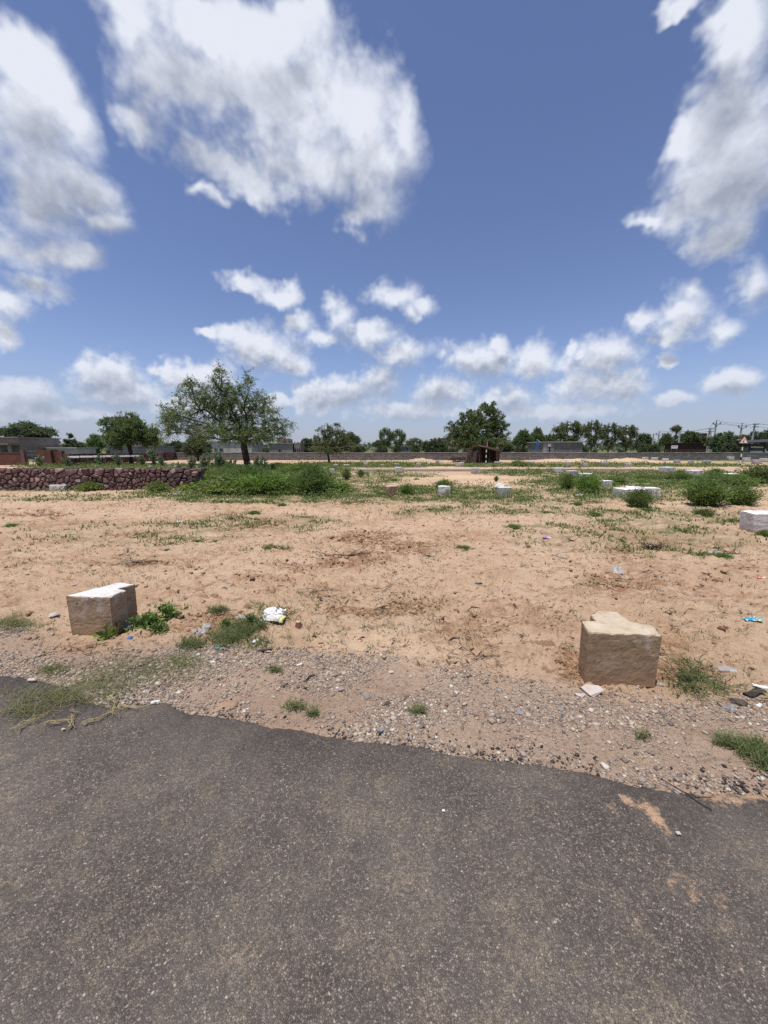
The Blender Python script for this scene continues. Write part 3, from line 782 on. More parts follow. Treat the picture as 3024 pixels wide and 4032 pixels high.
def scatter_lumps(name, x, y, size, flat, mat, label, cat, bv=None, bf=None, jit=0.32, sink=0.25, seed=0):
    if bv is None: bv, bf = CUB_V, CUB_F
    rng = np.random.default_rng(seed); n = len(x)
    v = np.repeat(bv[None], n, 0) * (1 + rng.uniform(-jit, jit, (n, len(bv), 3)))
    v = v * np.stack([rng.uniform(0.7, 1.35, n), rng.uniform(0.7, 1.35, n), flat * rng.uniform(0.7, 1.3, n)], -1)[:, None]
    a = rng.uniform(0, 6.283, n); ca, sa = np.cos(a)[:, None], np.sin(a)[:, None]
    tilt = rng.normal(0, 0.3, n)[:, None]
    vx = v[:, :, 0] * ca - v[:, :, 1] * sa; vy = v[:, :, 0] * sa + v[:, :, 1] * ca
    vz = v[:, :, 2] + vx * tilt * flat
    s = (size * 0.5)[:, None]
    z = gz(x, y) + size * flat * (0.5 - sink)
    V = np.stack([vx * s + x[:, None], vy * s + y[:, None], vz * s + z[:, None]], -1).reshape(-1, 3)
    Fc = (bf[None] + (np.arange(n) * len(bv))[:, None, None]).reshape(-1, 3)
    return obj(name, mesh_np(name, V, Fc, mat), kind='stuff', label=label, cat=cat)


def build_loose():
    rng = np.random.default_rng(5)
    n = 230000
    x = np.where(rng.random(n) < 0.8, rng.uniform(-3.4, 2.6, n), rng.uniform(-6, 5.5, n)); t = rng.uniform(-0.25, 1.25, n)
    e, g = edge_y(x), gtop_y(x)
    y = e + t * (g - e)
    q = np.where(t < 0, 0.10 * np.exp(t * 9), np.where(t < 1, 1.0, np.exp(-(t - 1) * 14)))
    patch = fbm(x * 1.1, y * 1.6, 3, 91)
    q = q * np.clip(0.62 + 1.3 * patch, 0.07, 1.0)
    px, py = proj(x, y)
    bare = px_mask(px, py, [(1060, 2760, 150, 50), (1950, 2900, 360, 60), (2300, 2930, 420, 75), (2700, 2930, 330, 90), (2750, 2990, 300, 60), (830, 2730, 110, 35), (1150, 2810, 120, 30), (2560, 2760, 170, 25)])
    q = q * (1 - 0.72 * bare)
    q = q * np.where(px > 2100, 0.7, 1.0)
    area = 10.5 * np.abs(g - e)
    keep = rng.random(n) < q * np.clip((g - e) / 0.75, 0, 1.6) * 0.58
    x, y = x[keep], y[keep]
    size = np.clip(rng.lognormal(-4.78, 0.48, len(x)), 0.004, 0.042)
    scatter_lumps('gravel', x, y, size, 0.62, M['gravel'], 'grey and pink crushed gravel strip along the asphalt edge', 'gravel', seed=1)
    # tarry chips shed from the broken edge
    x = rng.uniform(-4, 3, 3800); y = edge_y(x) + np.abs(rng.normal(0, 0.07, 3800)) - 0.01
    k = rng.random(3800) < np.clip(0.5 + 1.2 * fbm(x * 1.7, x * 0 + 3, 2, 95), 0.08, 1)
    x, y = x[k], y[k]
    scatter_lumps('asphalt_chips', x, y, np.clip(rng.lognormal(-4.6, 0.4, len(x)), 0.005, 0.03), 0.7,
                  mat_island('asphalt_chip', [(0, (0.03, 0.027, 0.026)), (0.7, (0.07, 0.058, 0.052)), (1, (0.14, 0.115, 0.10))], 0.85, 0.2, 60), 'black crumbs of asphalt shed along the broken road edge', 'asphalt crumbs', OCT_V, OCT_F, seed=2)
    # clods of turned earth
    n = 110000
    r = np.exp(rng.uniform(math.log(1.7), math.log(16), n)); th = rng.uniform(-0.95, 0.95, n)
    x, y = r * np.sin(th), r * np.cos(th)
    px, py = proj(x, y)
    w = 0.05 + px_mask(px, py, DIRT) * np.clip(0.32 + 2.0 * fbm(x * 0.9, y * 1.3, 4, 73), 0, 1) * 0.9
    k = (rng.random(n) < w) & (y > edge_y(x) + 0.25) & (y > gtop_y(x) - 0.1)
    x, y, r = x[k], y[k], r[k]
    size = np.clip(rng.lognormal(-4.35, 0.55, len(x)) * (0.65 + 0.10 * r), 0.006, 0.06)
    scatter_lumps('earth_clods', x, y, size, 0.5, M['clod'], 'crumbled brown clods of turned earth on the sand', 'clods', seed=3, jit=0.45, sink=0.4)
    # straw, bark and twig litter
    n = 30000
    r = np.exp(rng.uniform(math.log(1.8), math.log(15), n)); th = rng.uniform(-0.95, 0.95, n)
    x, y = r * np.sin(th), r * np.cos(th)
    px, py = proj(x, y)
    w = np.clip(0.10 + 0.9 * fbm(x * 0.9, y * 0.9, 4, 75), 0.015, 1) * 0.55 + 0.3 * px_mask(px, py, DIRT)
    k = (rng.random(n) < w) & (y > edge_y(x) + 0.3)
    x, y, r = x[k], y[k], r[k]; n = len(x)
    L = np.clip(rng.lognormal(-3.5, 0.6, n) * (0.7 + 0.06 * r), 0.008, 0.16); wd = L * rng.uniform(0.05, 0.16, n) + 0.0015
    a = rng.normal(0, 0.8, n); ux, uy = np.cos(a), np.sin(a)
    z0 = gz(x, y) + 0.004; lift = rng.uniform(0, 0.25, n) * L; kk = rng.normal(0, 0.25, n) * L
    mid = np.stack([x - uy * kk, y + ux * kk, z0 + lift * 0.4 + 0.004], -1)
    a_ = np.stack([x - ux * L / 2, y - uy * L / 2, z0], -1); b_ = np.stack([x + ux * L / 2, y + uy * L / 2, z0 + lift], -1)
    side = np.stack([-uy * wd / 2, ux * wd / 2, np.zeros(n)], -1); upv = np.stack([np.zeros(n), np.zeros(n), wd * 0.8], -1)
    V = np.stack([a_, mid - side, mid + side, mid + upv, b_], 1).reshape(-1, 3)
    Fc = (np.array([(0, 1, 3), (0, 3, 2), (1, 4, 3), (3, 4, 2), (0, 2, 1), (1, 2, 4)])[None] + (np.arange(n) * 5)[:, None, None]).reshape(-1, 3)
    obj('straw_litter', mesh_np('straw_litter', V, Fc, M['straw']), kind='stuff', label='dark scraps of straw, bark and twig strewn over the sand', cat='plant litter')


build_loose()


# ------------------------------------------------------------------ grass
def blades(x, y, z, h, w, lean, rng, seg=3, flatten=1.0):
    """curved tapering blades; returns verts and quad faces"""
    n = len(x)
    a = rng.uniform(0, 6.283, n); fa = a + rng.normal(0, 0.6, n)
    ts = np.linspace(0, 1, seg + 1)
    V = np.zeros((n, (seg + 1) * 2, 3))
    for i, t in enumerate(ts):
        hor = lean * h * t ** 1.6
        cx = x + np.cos(a) * hor; cy = y + np.sin(a) * hor
        cz = z + h * flatten * (t - 0.35 * np.minimum(lean, 1.4) * t * t)
        ww = w * (1 - 0.88 * t) * 0.5
        V[:, 2 * i] = np.stack([cx - np.sin(fa) * ww, cy + np.cos(fa) * ww, cz], -1)
        V[:, 2 * i + 1] = np.stack([cx + np.sin(fa) * ww, cy - np.cos(fa) * ww, cz], -1)
    q = np.array([(2 * i, 2 * i + 1, 2 * i + 3, 2 * i + 2) for i in range(seg)])
    Fc = (q[None] + (np.arange(n) * (seg + 1) * 2)[:, None, None]).reshape(-1, 4)
    return V.reshape(-1, 3), Fc


def leaf_quads(c, d, L, W, rng):
    """folded diamond leaves at c pointing along d"""
    n = len(c)
    r = rng.normal(size=(n, 3)); s = np.cross(d, r); s /= np.linalg.norm(s, axis=1, keepdims=True) + 1e-9
    nn = np.cross(d, s)
    L = np.asarray(L).reshape(-1, 1) * np.ones((n, 1)); W = np.asarray(W).reshape(-1, 1) * np.ones((n, 1))
    tip = c + d * L; m1 = c + d * L * 0.45 + s * W * 0.5 + nn * W * 0.12; m2 = c + d * L * 0.45 - s * W * 0.5 + nn * W * 0.12
    V = np.stack([c, m1, tip, m2], 1).reshape(-1, 3)
    Fc = (np.arange(n) * 4)[:, None] + np.array([[0, 1, 2, 3]])
    return V, Fc


def build_grass():
    rng = np.random.default_rng(8)
    # short turf wherever the plots are green
    n = 520000
    r = np.exp(rng.uniform(math.log(2.6), math.log(50), n)); th = rng.uniform(-0.86, 0.86, n)
    x, y = r * np.sin(th), r * np.cos(th)
    px, py = proj(x, y)
    g = px_mask(px, py, [e for e in GREEN if e[1] < 2300]); ed = fbm(x * 1.4, y * 1.4, 4, 101)
    k = rng.random(n) < np.clip(g * (0.62 + 2.0 * ed) - 0.10, 0, 1) * 0.95
    x, y, r = x[k], y[k], r[k]
    h = rng.uniform(0.03, 0.09, len(x)) * (0.8 + 0.022 * r); w = 0.006 + 0.0022 * r
    v, f = blades(x, y, gz(x, y) - 0.005, h, w, rng.uniform(0.2, 1.1, len(x)), rng, 2)
    obj('grass', mesh_np('grass', v, f, M['grass']), kind='stuff', label='short green turf patches across the plots', cat='grass')
    # low leafy weeds filling the green ground
    n = 330000
    r = np.exp(rng.uniform(math.log(8.5), math.log(50), n)); th = rng.uniform(-0.86, 0.86, n)
    x, y = r * np.sin(th), r * np.cos(th)
    px, py = proj(x, y)
    g = px_mask(px, py, [e for e in GREEN if e[1] < 2000]); ed = fbm(x * 0.8, y * 0.8, 4, 111)
    k = rng.random(n) < np.clip(g * (0.42 + 1.7 * ed) - 0.12, 0, 1) * 0.75
    x, y, r, ed = x[k], y[k], r[k], ed[k]; n = len(x)
    hh = np.clip(0.05 + 0.30 * np.clip(ed, 0, 1), 0.04, 0.30)
    z = gz(x, y) + rng.random(n) ** 0.7 * hh
    d = unit(rng.normal(0, 0.7, (n, 3)) + np.array([0, 0, 0.5]))
    V, Fq = leaf_quads(np.stack([x, y, z], -1), d, (0.030 + 0.0022 * r) * rng.uniform(0.7, 1.3, n), (0.016 + 0.0012 * r) * rng.uniform(0.7, 1.3, n), rng)
    obj('ground_weeds', mesh_np('ground_weeds', V, Fq, M['leaf_weed']), kind='stuff', label='low leafy weeds carpeting the green ground', cat='weeds')
    # sprigs of grass standing singly in the sand
    n = 2600
    r = np.exp(rng.uniform(math.log(2.4), math.log(13), n)); th = rng.uniform(-0.80, 0.80, n)
    x, y = r * np.sin(th), r * np.cos(th)
    k = (rng.random(n) < np.clip(0.12 + 0.9 * fbm(x * 0.5, y * 0.5, 3, 121) + 0.055 * r, 0.05, 1)) & (y > gtop_y(x) + 0.05)
    x, y, r = x[k], y[k], r[k]; m = 9
    sp = (0.012 + 0.006 * r)[:, None] * rng.uniform(0.4, 1.6, (len(x), 1))
    X = (x[:, None] + rng.normal(0, 1, (len(x), m)) * sp).ravel(); Y = (y[:, None] + rng.normal(0, 1, (len(x), m)) * sp).ravel(); R = np.repeat(r, m)
    v, f = blades(X, Y, gz(X, Y) - 0.004, rng.uniform(0.02, 0.065, len(X)) * (0.8 + 0.04 * R), 0.0025 + 0.0011 * R, rng.uniform(0.3, 1.6, len(X)), rng, 2)
    obj('grass_sprigs', mesh_np('grass_sprigs', v, f, M['grass']), kind='stuff', label='thin sprigs of grass scattered over the sand', cat='grass')
    # dry creeping grass over the road margin
    xs, ys, hs = [], [], []
    for (cx, cy, rx, ry, n, hh) in [(560, 2640, 250, 60, 1300, 0.04), (400, 2700, 170, 50, 700, 0.045), (250, 2755, 200, 40, 800, 0.045), (120, 2810, 100, 34, 300, 0.045), (60, 2462, 90, 26, 900, 0.05), (220, 2640, 60, 20, 150, 0.05), (720, 2610, 70, 30, 350, 0.05)]:
        X = rng.normal(cx, rx * 0.5, n); Y = rng.normal(cy, ry * 0.5, n)
        for a, b in zip(X, Y):
            p = G(a, max(b, 1900)); xs.append(p[0]); ys.append(p[1]); hs.append(hh * rng.uniform(0.5, 1.5))
    x, y, h = map(np.array, (xs, ys, hs))
    z = np.where(y < edge_y(x), 0.018, gz(x, y))
    v, f = blades(x, y, z, h, np.full(len(x), 0.0040), rng.uniform(0.6, 2.0, len(x)), rng, 3, 0.75)
    obj('creeping_grass', mesh_np('creeping_grass', v, f, M['dry_grass']), kind='stuff', label='half dry creeping grass mat spilling over the asphalt margin', cat='grass')
    # greener weeds round the rubbish hollow
    xs, ys, hs = [], [], []
    for (cx, cy, rx, ry, n, hh) in [(940, 2490, 70, 36, 900, 0.07), (880, 2520, 50, 30, 500, 0.06), (1000, 2470, 60, 24, 450, 0.06), (1080, 2430, 60, 24, 120, 0.10), (760, 2545, 45, 16, 350, 0.06), (650, 2450, 26, 20, 0, 0.1), (860, 2412, 36, 12, 350, 0.05), (1010, 2540, 60, 20, 200, 0.04), (2950, 2950, 60, 26, 420, 0.06), (2860, 2925, 40, 16, 200, 0.05), (3010, 3000, 36, 36, 320, 0.06), (1645, 2803, 26, 12, 130, 0.05), (1160, 2788, 40, 10, 110, 0.045), (1232, 2812, 20, 10, 80, 0.045), (2525, 2900, 26, 14, 70, 0.04), (1085, 2645, 30, 12, 90, 0.04), (2720, 2690, 70, 40, 200, 0.06), (210, 2640, 40, 14, 120, 0.04)]:
        X = rng.normal(cx, rx * 0.55, n); Y = rng.normal(cy, ry * 0.55, n)
        for a, b in zip(X, Y):
            p = G(a, b); xs.append(p[0]); ys.append(p[1]); hs.append(hh * rng.uniform(0.5, 1.5))
    x, y, h = map(np.array, (xs, ys, hs))
    v, f = blades(x, y, gz(x, y), h, np.full(len(x), 0.006), rng.uniform(0.3, 1.5, len(x)), rng, 3, 0.85)
    obj('hollow_grass', mesh_np('hollow_grass', v, f, M['grass']), kind='stuff', label='green couch grass tufts round the rubbish hollow and along the gravel', cat='grass')


build_grass()

# ------------------------------------------------------------------ plants
def frustums(a, b, ra, rb, n=5):
    """tapered tubes between point arrays a and b"""
    d = b - a; L = np.linalg.norm(d, axis=1, keepdims=True) + 1e-9; d = d / L
    ref = np.where(np.abs(d[:, 2:3]) < 0.9, np.array([[0, 0, 1.0]]), np.array([[1.0, 0, 0]]))
    u = np.cross(d, ref); u /= np.linalg.norm(u, axis=1, keepdims=True); w = np.cross(d, u)
    m = len(a); V = np.zeros((m, 2 * n, 3))
    for j in range(n):
        th = 2 * math.pi * j / n; o = math.cos(th) * u + math.sin(th) * w
        V[:, j] = a + o * ra[:, None]; V[:, n + j] = b + o * rb[:, None]
    q = np.array([(j, (j + 1) % n, n + (j + 1) % n, n + j) for j in range(n)])
    return V.reshape(-1, 3), (q[None] + (np.arange(m) * 2 * n)[:, None, None]).reshape(-1, 4)


def tree_meshes(name, seed, trunk, lobes, n_term, leaf, bark, r_base, twigs=5, twig_len=0.45, per_twig=12, ll=0.10, lw=0.035, droop=0.25, bf=0.35, step=0.35, r_tip=0.010, hang=0.0, attach=0.55, sides=5):
    """trunk: points; lobes: ellipsoids (x,y,z,rx,ry,rz,weight). Branch ends are spread through the lobes and joined to the wood by short paths."""
    rng = np.random.default_rng(seed)
    pos = [np.array(p, float) for p in trunk]; par = [-1] + list(range(len(trunk) - 1)); plen = [0.0]
    for i in range(1, len(pos)): plen.append(plen[-1] + np.linalg.norm(pos[i] - pos[i - 1]))
    low = int(len(trunk) * attach)
    w = np.array([l[6] * l[3] * l[4] * l[5] for l in lobes]) ** 0.8; w /= w.sum()
    T = []
    for k in rng.choice(len(lobes), n_term, p=w):
        l = lobes[k]; q = unit(rng.normal(size=3)) * rng.random() ** 0.40
        T.append([l[0] + l[3] * q[0], l[1] + l[4] * q[1], l[2] + l[5] * q[2]])
    T = np.array(T); top = pos[-1]
    T = T[np.argsort(np.linalg.norm(T - top, axis=1) * rng.uniform(0.7, 1.3, len(T)))]
    cap = 60000
    A = np.zeros((cap, 3)); PL = np.zeros(cap); A[:len(pos)] = pos; PL[:len(pos)] = plen; n = len(pos)
    term = []
    for q in T:
        cost = np.linalg.norm(A[low:n] - q, axis=1) + bf * PL[low:n]
        cost = cost + np.maximum(0, A[low:n, 2] - q[2]) * 0.6            # branches rather climb than dive
        k = int(np.argmin(cost)) + low
        a = A[k].copy(); pa = A[par[k]] if par[k] >= 0 else a - np.array([0, 0, 1])
        dist = np.linalg.norm(q - a)
        if dist < 0.05: continue
        c = a + unit(a - pa) * dist * 0.35 + np.array([0, 0, dist * 0.10])
        m = max(1, int(dist / step)); prev = k
        for i in range(1, m + 1):
            t = i / m
            p = (1 - t) ** 2 * a + 2 * t * (1 - t) * c + t * t * q + (rng.normal(0, 0.035, 3) * min(1, dist) if i < m else 0)
            if n >= cap: break
            A[n] = p; par.append(prev); PL[n] = PL[prev] + np.linalg.norm(p - A[prev]); prev = n; n += 1
        term.append(prev)
    A = A[:n]; par = np.array(par)
    cnt = np.zeros(n)
    for k in term: cnt[k] += 1
    for k in range(n - 1, 0, -1): cnt[par[k]] += cnt[k]
    rad = r_tip * np.maximum(cnt, 0.5) ** 0.5
    rad = np.minimum(rad * (r_base / rad[1]) ** np.clip(np.log(np.maximum(cnt, 1)) / math.log(max(cnt[1], 2)), 0, 1), r_base)
    rad[0] = r_base * 1.35
    idx = np.arange(1, n)
    V, Fq = frustums(A[par[idx]], A[idx], rad[par[idx]] * np.where(cnt[par[idx]] > 3 * cnt[idx], 0.6, 1.0), rad[idx], sides)
    wood = mesh_np(name + '_trunk', V, Fq, bark, True)
    # twigs and leaves
    term = np.array(term); k = np.repeat(term, twigs)
    base = A[k] + (A[par[k]] - A[k]) * rng.uniform(0, 1.0, (len(k), 1))
    outd = unit(A[k] - A[par[k]])
    d = unit(outd * 0.8 + rng.normal(0, 0.6, (len(k), 3)) + np.array([0, 0, -hang]))
    tl = twig_len * rng.uniform(0.5, 1.3, (len(k), 1))
    s = rng.uniform(0.05, 1, (len(k), per_twig, 1))
    c = base[:, None] + d[:, None] * tl[:, None] * s + np.array([0, 0, -1.0]) * (droop * tl[:, None] * s ** 2) + rng.normal(0, 0.03, (len(k), per_twig, 3)) * twig_len * 2
    ld = unit(d[:, None] * 0.5 + rng.normal(0, 0.8, c.shape) + np.array([0, 0, -droop * 0.6]))
    c = c.reshape(-1, 3); ld = ld.reshape(-1, 3)
    V, Fq = leaf_quads(c, ld, ll * rng.uniform(0.6, 1.3, len(c)), lw * rng.uniform(0.7, 1.3, len(c)), rng)
    # the twigs themselves
    ends = base + d * tl + np.array([0, 0, -1.0]) * droop * tl
    V2, F2 = frustums(base, ends, np.full(len(k), 0.006), np.full(len(k), 0.003), 3)
    crown = mesh_np(name + '_crown', np.vstack([V, V2]), np.vstack([Fq, F2 + len(V)]), [leaf, bark], mat_idx=np.concatenate([np.zeros(len(Fq)), np.ones(len(F2))]))
    return wood, crown


def place_tree(meshes, name, label, loc, scale=1.0, rz=0.0, group=None, cat='tree'):
    r = thing(name, label, cat, loc, rz, scale, group)
    obj('trunk', meshes[0], r); obj('crown', meshes[1], r)
    return r


def L7(*ls):
    return [tuple(l) + (1.0,) if len(l) == 6 else l for l in ls]


def foot(px, py):
    p = G(px, py); return np.array([p[0], p[1], float(gz(p[0], p[1])) - 0.03])


def build_trees():
    # ---- the big spreading tree over the thicket
    b = foot(975, 1850); m = b[1] / F * 1.0                              # metres per photo pixel at that depth
    def q(px, py): p = at(px, py, b[1]); return np.array([p[0] - b[0], p[2]])
    def lobe(px, py, rx, ry, dy=0.0, ky=1.0, w=1.0):
        c = q(px, py); return (c[0], dy, c[1], rx * m, min(rx * m * ky, 2.6), ry * m, w)
    lobes = [lobe(755, 1560, 70, 60, 0.5), lobe(735, 1640, 60, 60, -0.8), lobe(820, 1600, 70, 70, 1.0), lobe(865, 1510, 42, 70, -0.2), lobe(880, 1590, 60, 80, 0.6), lobe(960, 1550, 50, 70, -0.5),
             lobe(960, 1640, 80, 60, 0.3), lobe(1010, 1580, 50, 50, 0.9), lobe(1065, 1650, 50, 60, -0.4), lobe(1110, 1670, 42, 52, 0.4), lobe(1040, 1710, 90, 36, -0.6), lobe(905, 1700, 110, 36, -1.2), lobe(760, 1700, 70, 40, 0.4), lobe(665, 1640, 46, 40, 0.2), lobe(690, 1690, 60, 24, -0.3, 1, 0.6), lobe(975, 1490, 26, 40, 0.2), lobe(740, 1500, 24, 30, 0.3, 1, 1.2), lobe(640, 1610, 22, 22, 0.0, 1, 1.0), lobe(868, 1462, 16, 30, 0.0, 1, 1.4)]
    tr = [(0, 0, -0.15), (-0.03, 0, 0.6), (-0.12, 0, 1.2), (-0.2, 0.02, 1.7), (-0.18, 0.05, 2.2), (-0.1, 0.1, 2.7)]
    mesh = tree_meshes('big_tree', 21, tr, lobes, 760, M['leaf_grey'], M['bark'], 0.25, 5, 0.60, 12, 0.125, 0.046, 0.3, 0.30, 0.4, 0.008, attach=0.5)
    place_tree(mesh, 'thorn_tree', 'tall spreading grey-green tree with open crown rising from the weedy thicket', b)
    # ---- slim small tree on the grass
    b = foot(1297, 1824); m = b[1] / F
    def q(px, py): p = at(px, py, b[1]); return np.array([p[0] - b[0], p[2]])
    lobes = [lobe(1282, 1700, 34, 36), lobe(1322, 1700, 32, 36), lobe(1258, 1742, 38, 38, 0.2), lobe(1356, 1745, 46, 36, 0.4), lobe(1300, 1756, 80, 28, -0.3), lobe(1325, 1725, 58, 38, 0.2)]
    tr = [(0, 0, -0.1), (-0.06, 0, 0.5), (-0.16, 0, 1.0), (-0.28, 0, 1.4), (-0.3, 0, 1.9)]
    mesh = tree_meshes('small_tree', 22, tr, lobes, 230, M['leaf_grey'], M['bark'], 0.11, 6, 0.45, 11, 0.15, 0.060, 0.45, 0.3, 0.35)
    place_tree(mesh, 'young_tree', 'young light-crowned tree with a slim leaning trunk, alone on the grass before the boundary wall', b)
    # ---- dense round tree at the left
    b = foot(518, 1825); m = b[1] / F
    lobes = [lobe(440, 1665, 38, 36), lobe(490, 1655, 45, 34, 0.5), lobe(530, 1680, 50, 36, -0.4), lobe(440, 1710, 44, 34, 0.3), lobe(500, 1715, 70, 34, -0.6), lobe(590, 1705, 44, 30, 0.2), lobe(615, 1730, 26, 22), lobe(465, 1745, 36, 18), lobe(575, 1735, 40, 16, 0.4)]
    tr = [(0, 0, -0.1), (0.0, 0, 0.6), (0.03, 0, 1.2), (-0.05, 0, 1.8), (-0.2, 0, 2.3)]
    mesh = tree_meshes('dense_tree', 23, tr, lobes, 340, M['leaf_mid'], M['bark'], 0.20, 7, 0.5, 13, 0.16, 0.080, 0.2, 0.3, 0.4)
    place_tree(mesh, 'round_tree', 'dense dark-green round-topped tree in front of the low red-stone enclosure', b)
    # ---- the tree over the thatched shelter
    b = foot(1868, 1820); m = b[1] / F
    lobes = [lobe(1925, 1608, 42, 26), lobe(1950, 1640, 40, 44, 0.3), lobe(1860, 1640, 60, 36, -0.5), lobe(1800, 1690, 50, 40, 0.4), lobe(1860, 1690, 70, 50, -1.0), lobe(1930, 1690, 60, 50, 0.6), lobe(1975, 1690, 34, 44, -0.3), lobe(1785, 1730, 36, 30), lobe(1840, 1738, 60, 30, -0.8), lobe(1915, 1738, 60, 28, 0.5), lobe(1965, 1735, 36, 24), lobe(1895, 1600, 24, 18), lobe(1850, 1738, 60, 24, -2.4), lobe(1925, 1740, 60, 22, -2.3), lobe(1890, 1725, 60, 26, -1.6)]
    tr = [(0.35, 0, -0.1), (0.3, 0, 0.6), (0.15, 0, 1.2), (0.05, 0, 1.8), (0.0, 0, 2.3)]
    mesh = tree_meshes('shelter_tree', 24, tr, lobes, 420, M['leaf_mid'], M['bark'], 0.25, 8, 0.5, 14, 0.17, 0.09, 0.3, 0.3, 0.4)
    place_tree(mesh, 'neem_tree', 'full leafy tree standing over the brown thatched shelter', b)

    # ---- kinds of tree beyond the wall, about 5 m tall, 4 m wide, seen from afar
    K = {}
    st = lambda h, lean=0.0, n=5: [(lean * (i / (n - 1)) ** 2, 0, -0.2 + (h + 0.2) * i / (n - 1)) for i in range(n)]
    common = dict(per_twig=10, twigs=7)
    K['flat'] = tree_meshes('flat_tree', 31, st(1.9, 0.2), L7((0.2, 0, 3.7, 2.3, 2.0, 0.45), (-1.1, 0.2, 3.3, 1.3, 1.2, 0.4), (1.4, -0.2, 3.4, 1.3, 1.2, 0.4), (0.1, 0, 4.3, 1.2, 1.2, 0.35), (0.0, 0, 2.9, 1.8, 1.6, 0.4)), 170, M['leaf_dark'], M['bark'], 0.16, ll=0.20, lw=0.10, twig_len=0.55, droop=0.05, **common)
    K['round'] = tree_meshes('bushy_tree', 32, st(1.2), L7((0, 0, 2.9, 1.7, 1.6, 1.5), (-0.9, 0.3, 2.1, 1.2, 1.1, 1.0), (0.9, -0.3, 2.2, 1.2, 1.1, 1.1), (0.3, 0, 4.0, 1.0, 1.0, 0.7)), 190, M['leaf_dark'], M['bark'], 0.14, ll=0.20, lw=0.11, twig_len=0.5, **common)
    K['fan'] = tree_meshes('fan_tree', 33, st(0.7, n=4), L7((-1.3, 0, 3.7, 0.7, 0.8, 1.1), (-0.5, 0.2, 4.2, 0.6, 0.7, 0.9), (0.5, -0.2, 4.0, 0.6, 0.7, 1.0), (1.3, 0, 3.5, 0.7, 0.8, 1.0), (0, 0, 2.4, 1.3, 1.0, 0.9)), 170, M['leaf_grey'], M['pale_bark'], 0.14, ll=0.17, lw=0.07, twig_len=0.5, bf=0.55, **common)
    K['trunked'] = tree_meshes('trunked_tree', 34, st(2.2, -0.25), L7((-0.2, 0, 3.7, 1.5, 1.4, 1.0), (0.8, 0.2, 3.0, 1.0, 1.0, 0.7), (-1.0, -0.2, 3.1, 1.0, 1.0, 0.8), (0.0, 0, 4.6, 0.9, 0.9, 0.5)), 170, M['leaf_mid'], M['bark'], 0.14, ll=0.18, lw=0.08, twig_len=0.5, droop=0.35, **common)
    K['broad'] = tree_meshes('broad_tree', 35, st(1.0), L7((-1.6, 0, 2.6, 1.4, 1.2, 1.2), (0, 0.3, 3.3, 1.6, 1.3, 1.3), (1.6, 0, 2.8, 1.4, 1.2, 1.2), (0.7, -0.5, 1.6, 1.6, 1.0, 1.0), (-0.9, -0.5, 1.5, 1.4, 1.0, 0.9)), 240, M['leaf_dark'], M['bark'], 0.16, ll=0.22, lw=0.13, twig_len=0.5, **common)
    K['gaunt'] = tree_meshes('gaunt_tree', 36, st(3.2, 0.2, 6), L7((0.2, 0, 4.6, 0.5, 0.5, 0.5), (-0.6, 0, 3.5, 0.7, 0.6, 0.4), (0.9, 0, 3.4, 0.6, 0.6, 0.35), (0, 0, 2.5, 1.0, 0.8, 0.4)), 70, M['leaf_dark'], M['bark'], 0.10, ll=0.20, lw=0.09, twig_len=0.4, attach=0.3, **common)
    K['tuft'] = tree_meshes('tufted_tree', 37, st(3.9, 0.1, 7), L7((0.0, 0, 4.7, 0.9, 0.8, 0.55), (-0.5, 0, 4.8, 0.4, 0.4, 0.4), (0.6, 0, 4.85, 0.4, 0.4, 0.4)), 70, M['leaf_grey'], M['pale_bark'], 0.16, ll=0.16, lw=0.06, twig_len=0.4, attach=0.8, **common)
    H0 = {'flat': (4.7, 4.6), 'round': (4.8, 3.7), 'fan': (5.2, 4.2), 'trunked': (5.2, 3.9), 'broad': (4.7, 6.0), 'gaunt': (5.3, 3.2), 'tuft': (5.4, 1.9)}
    rng = random.Random(9)
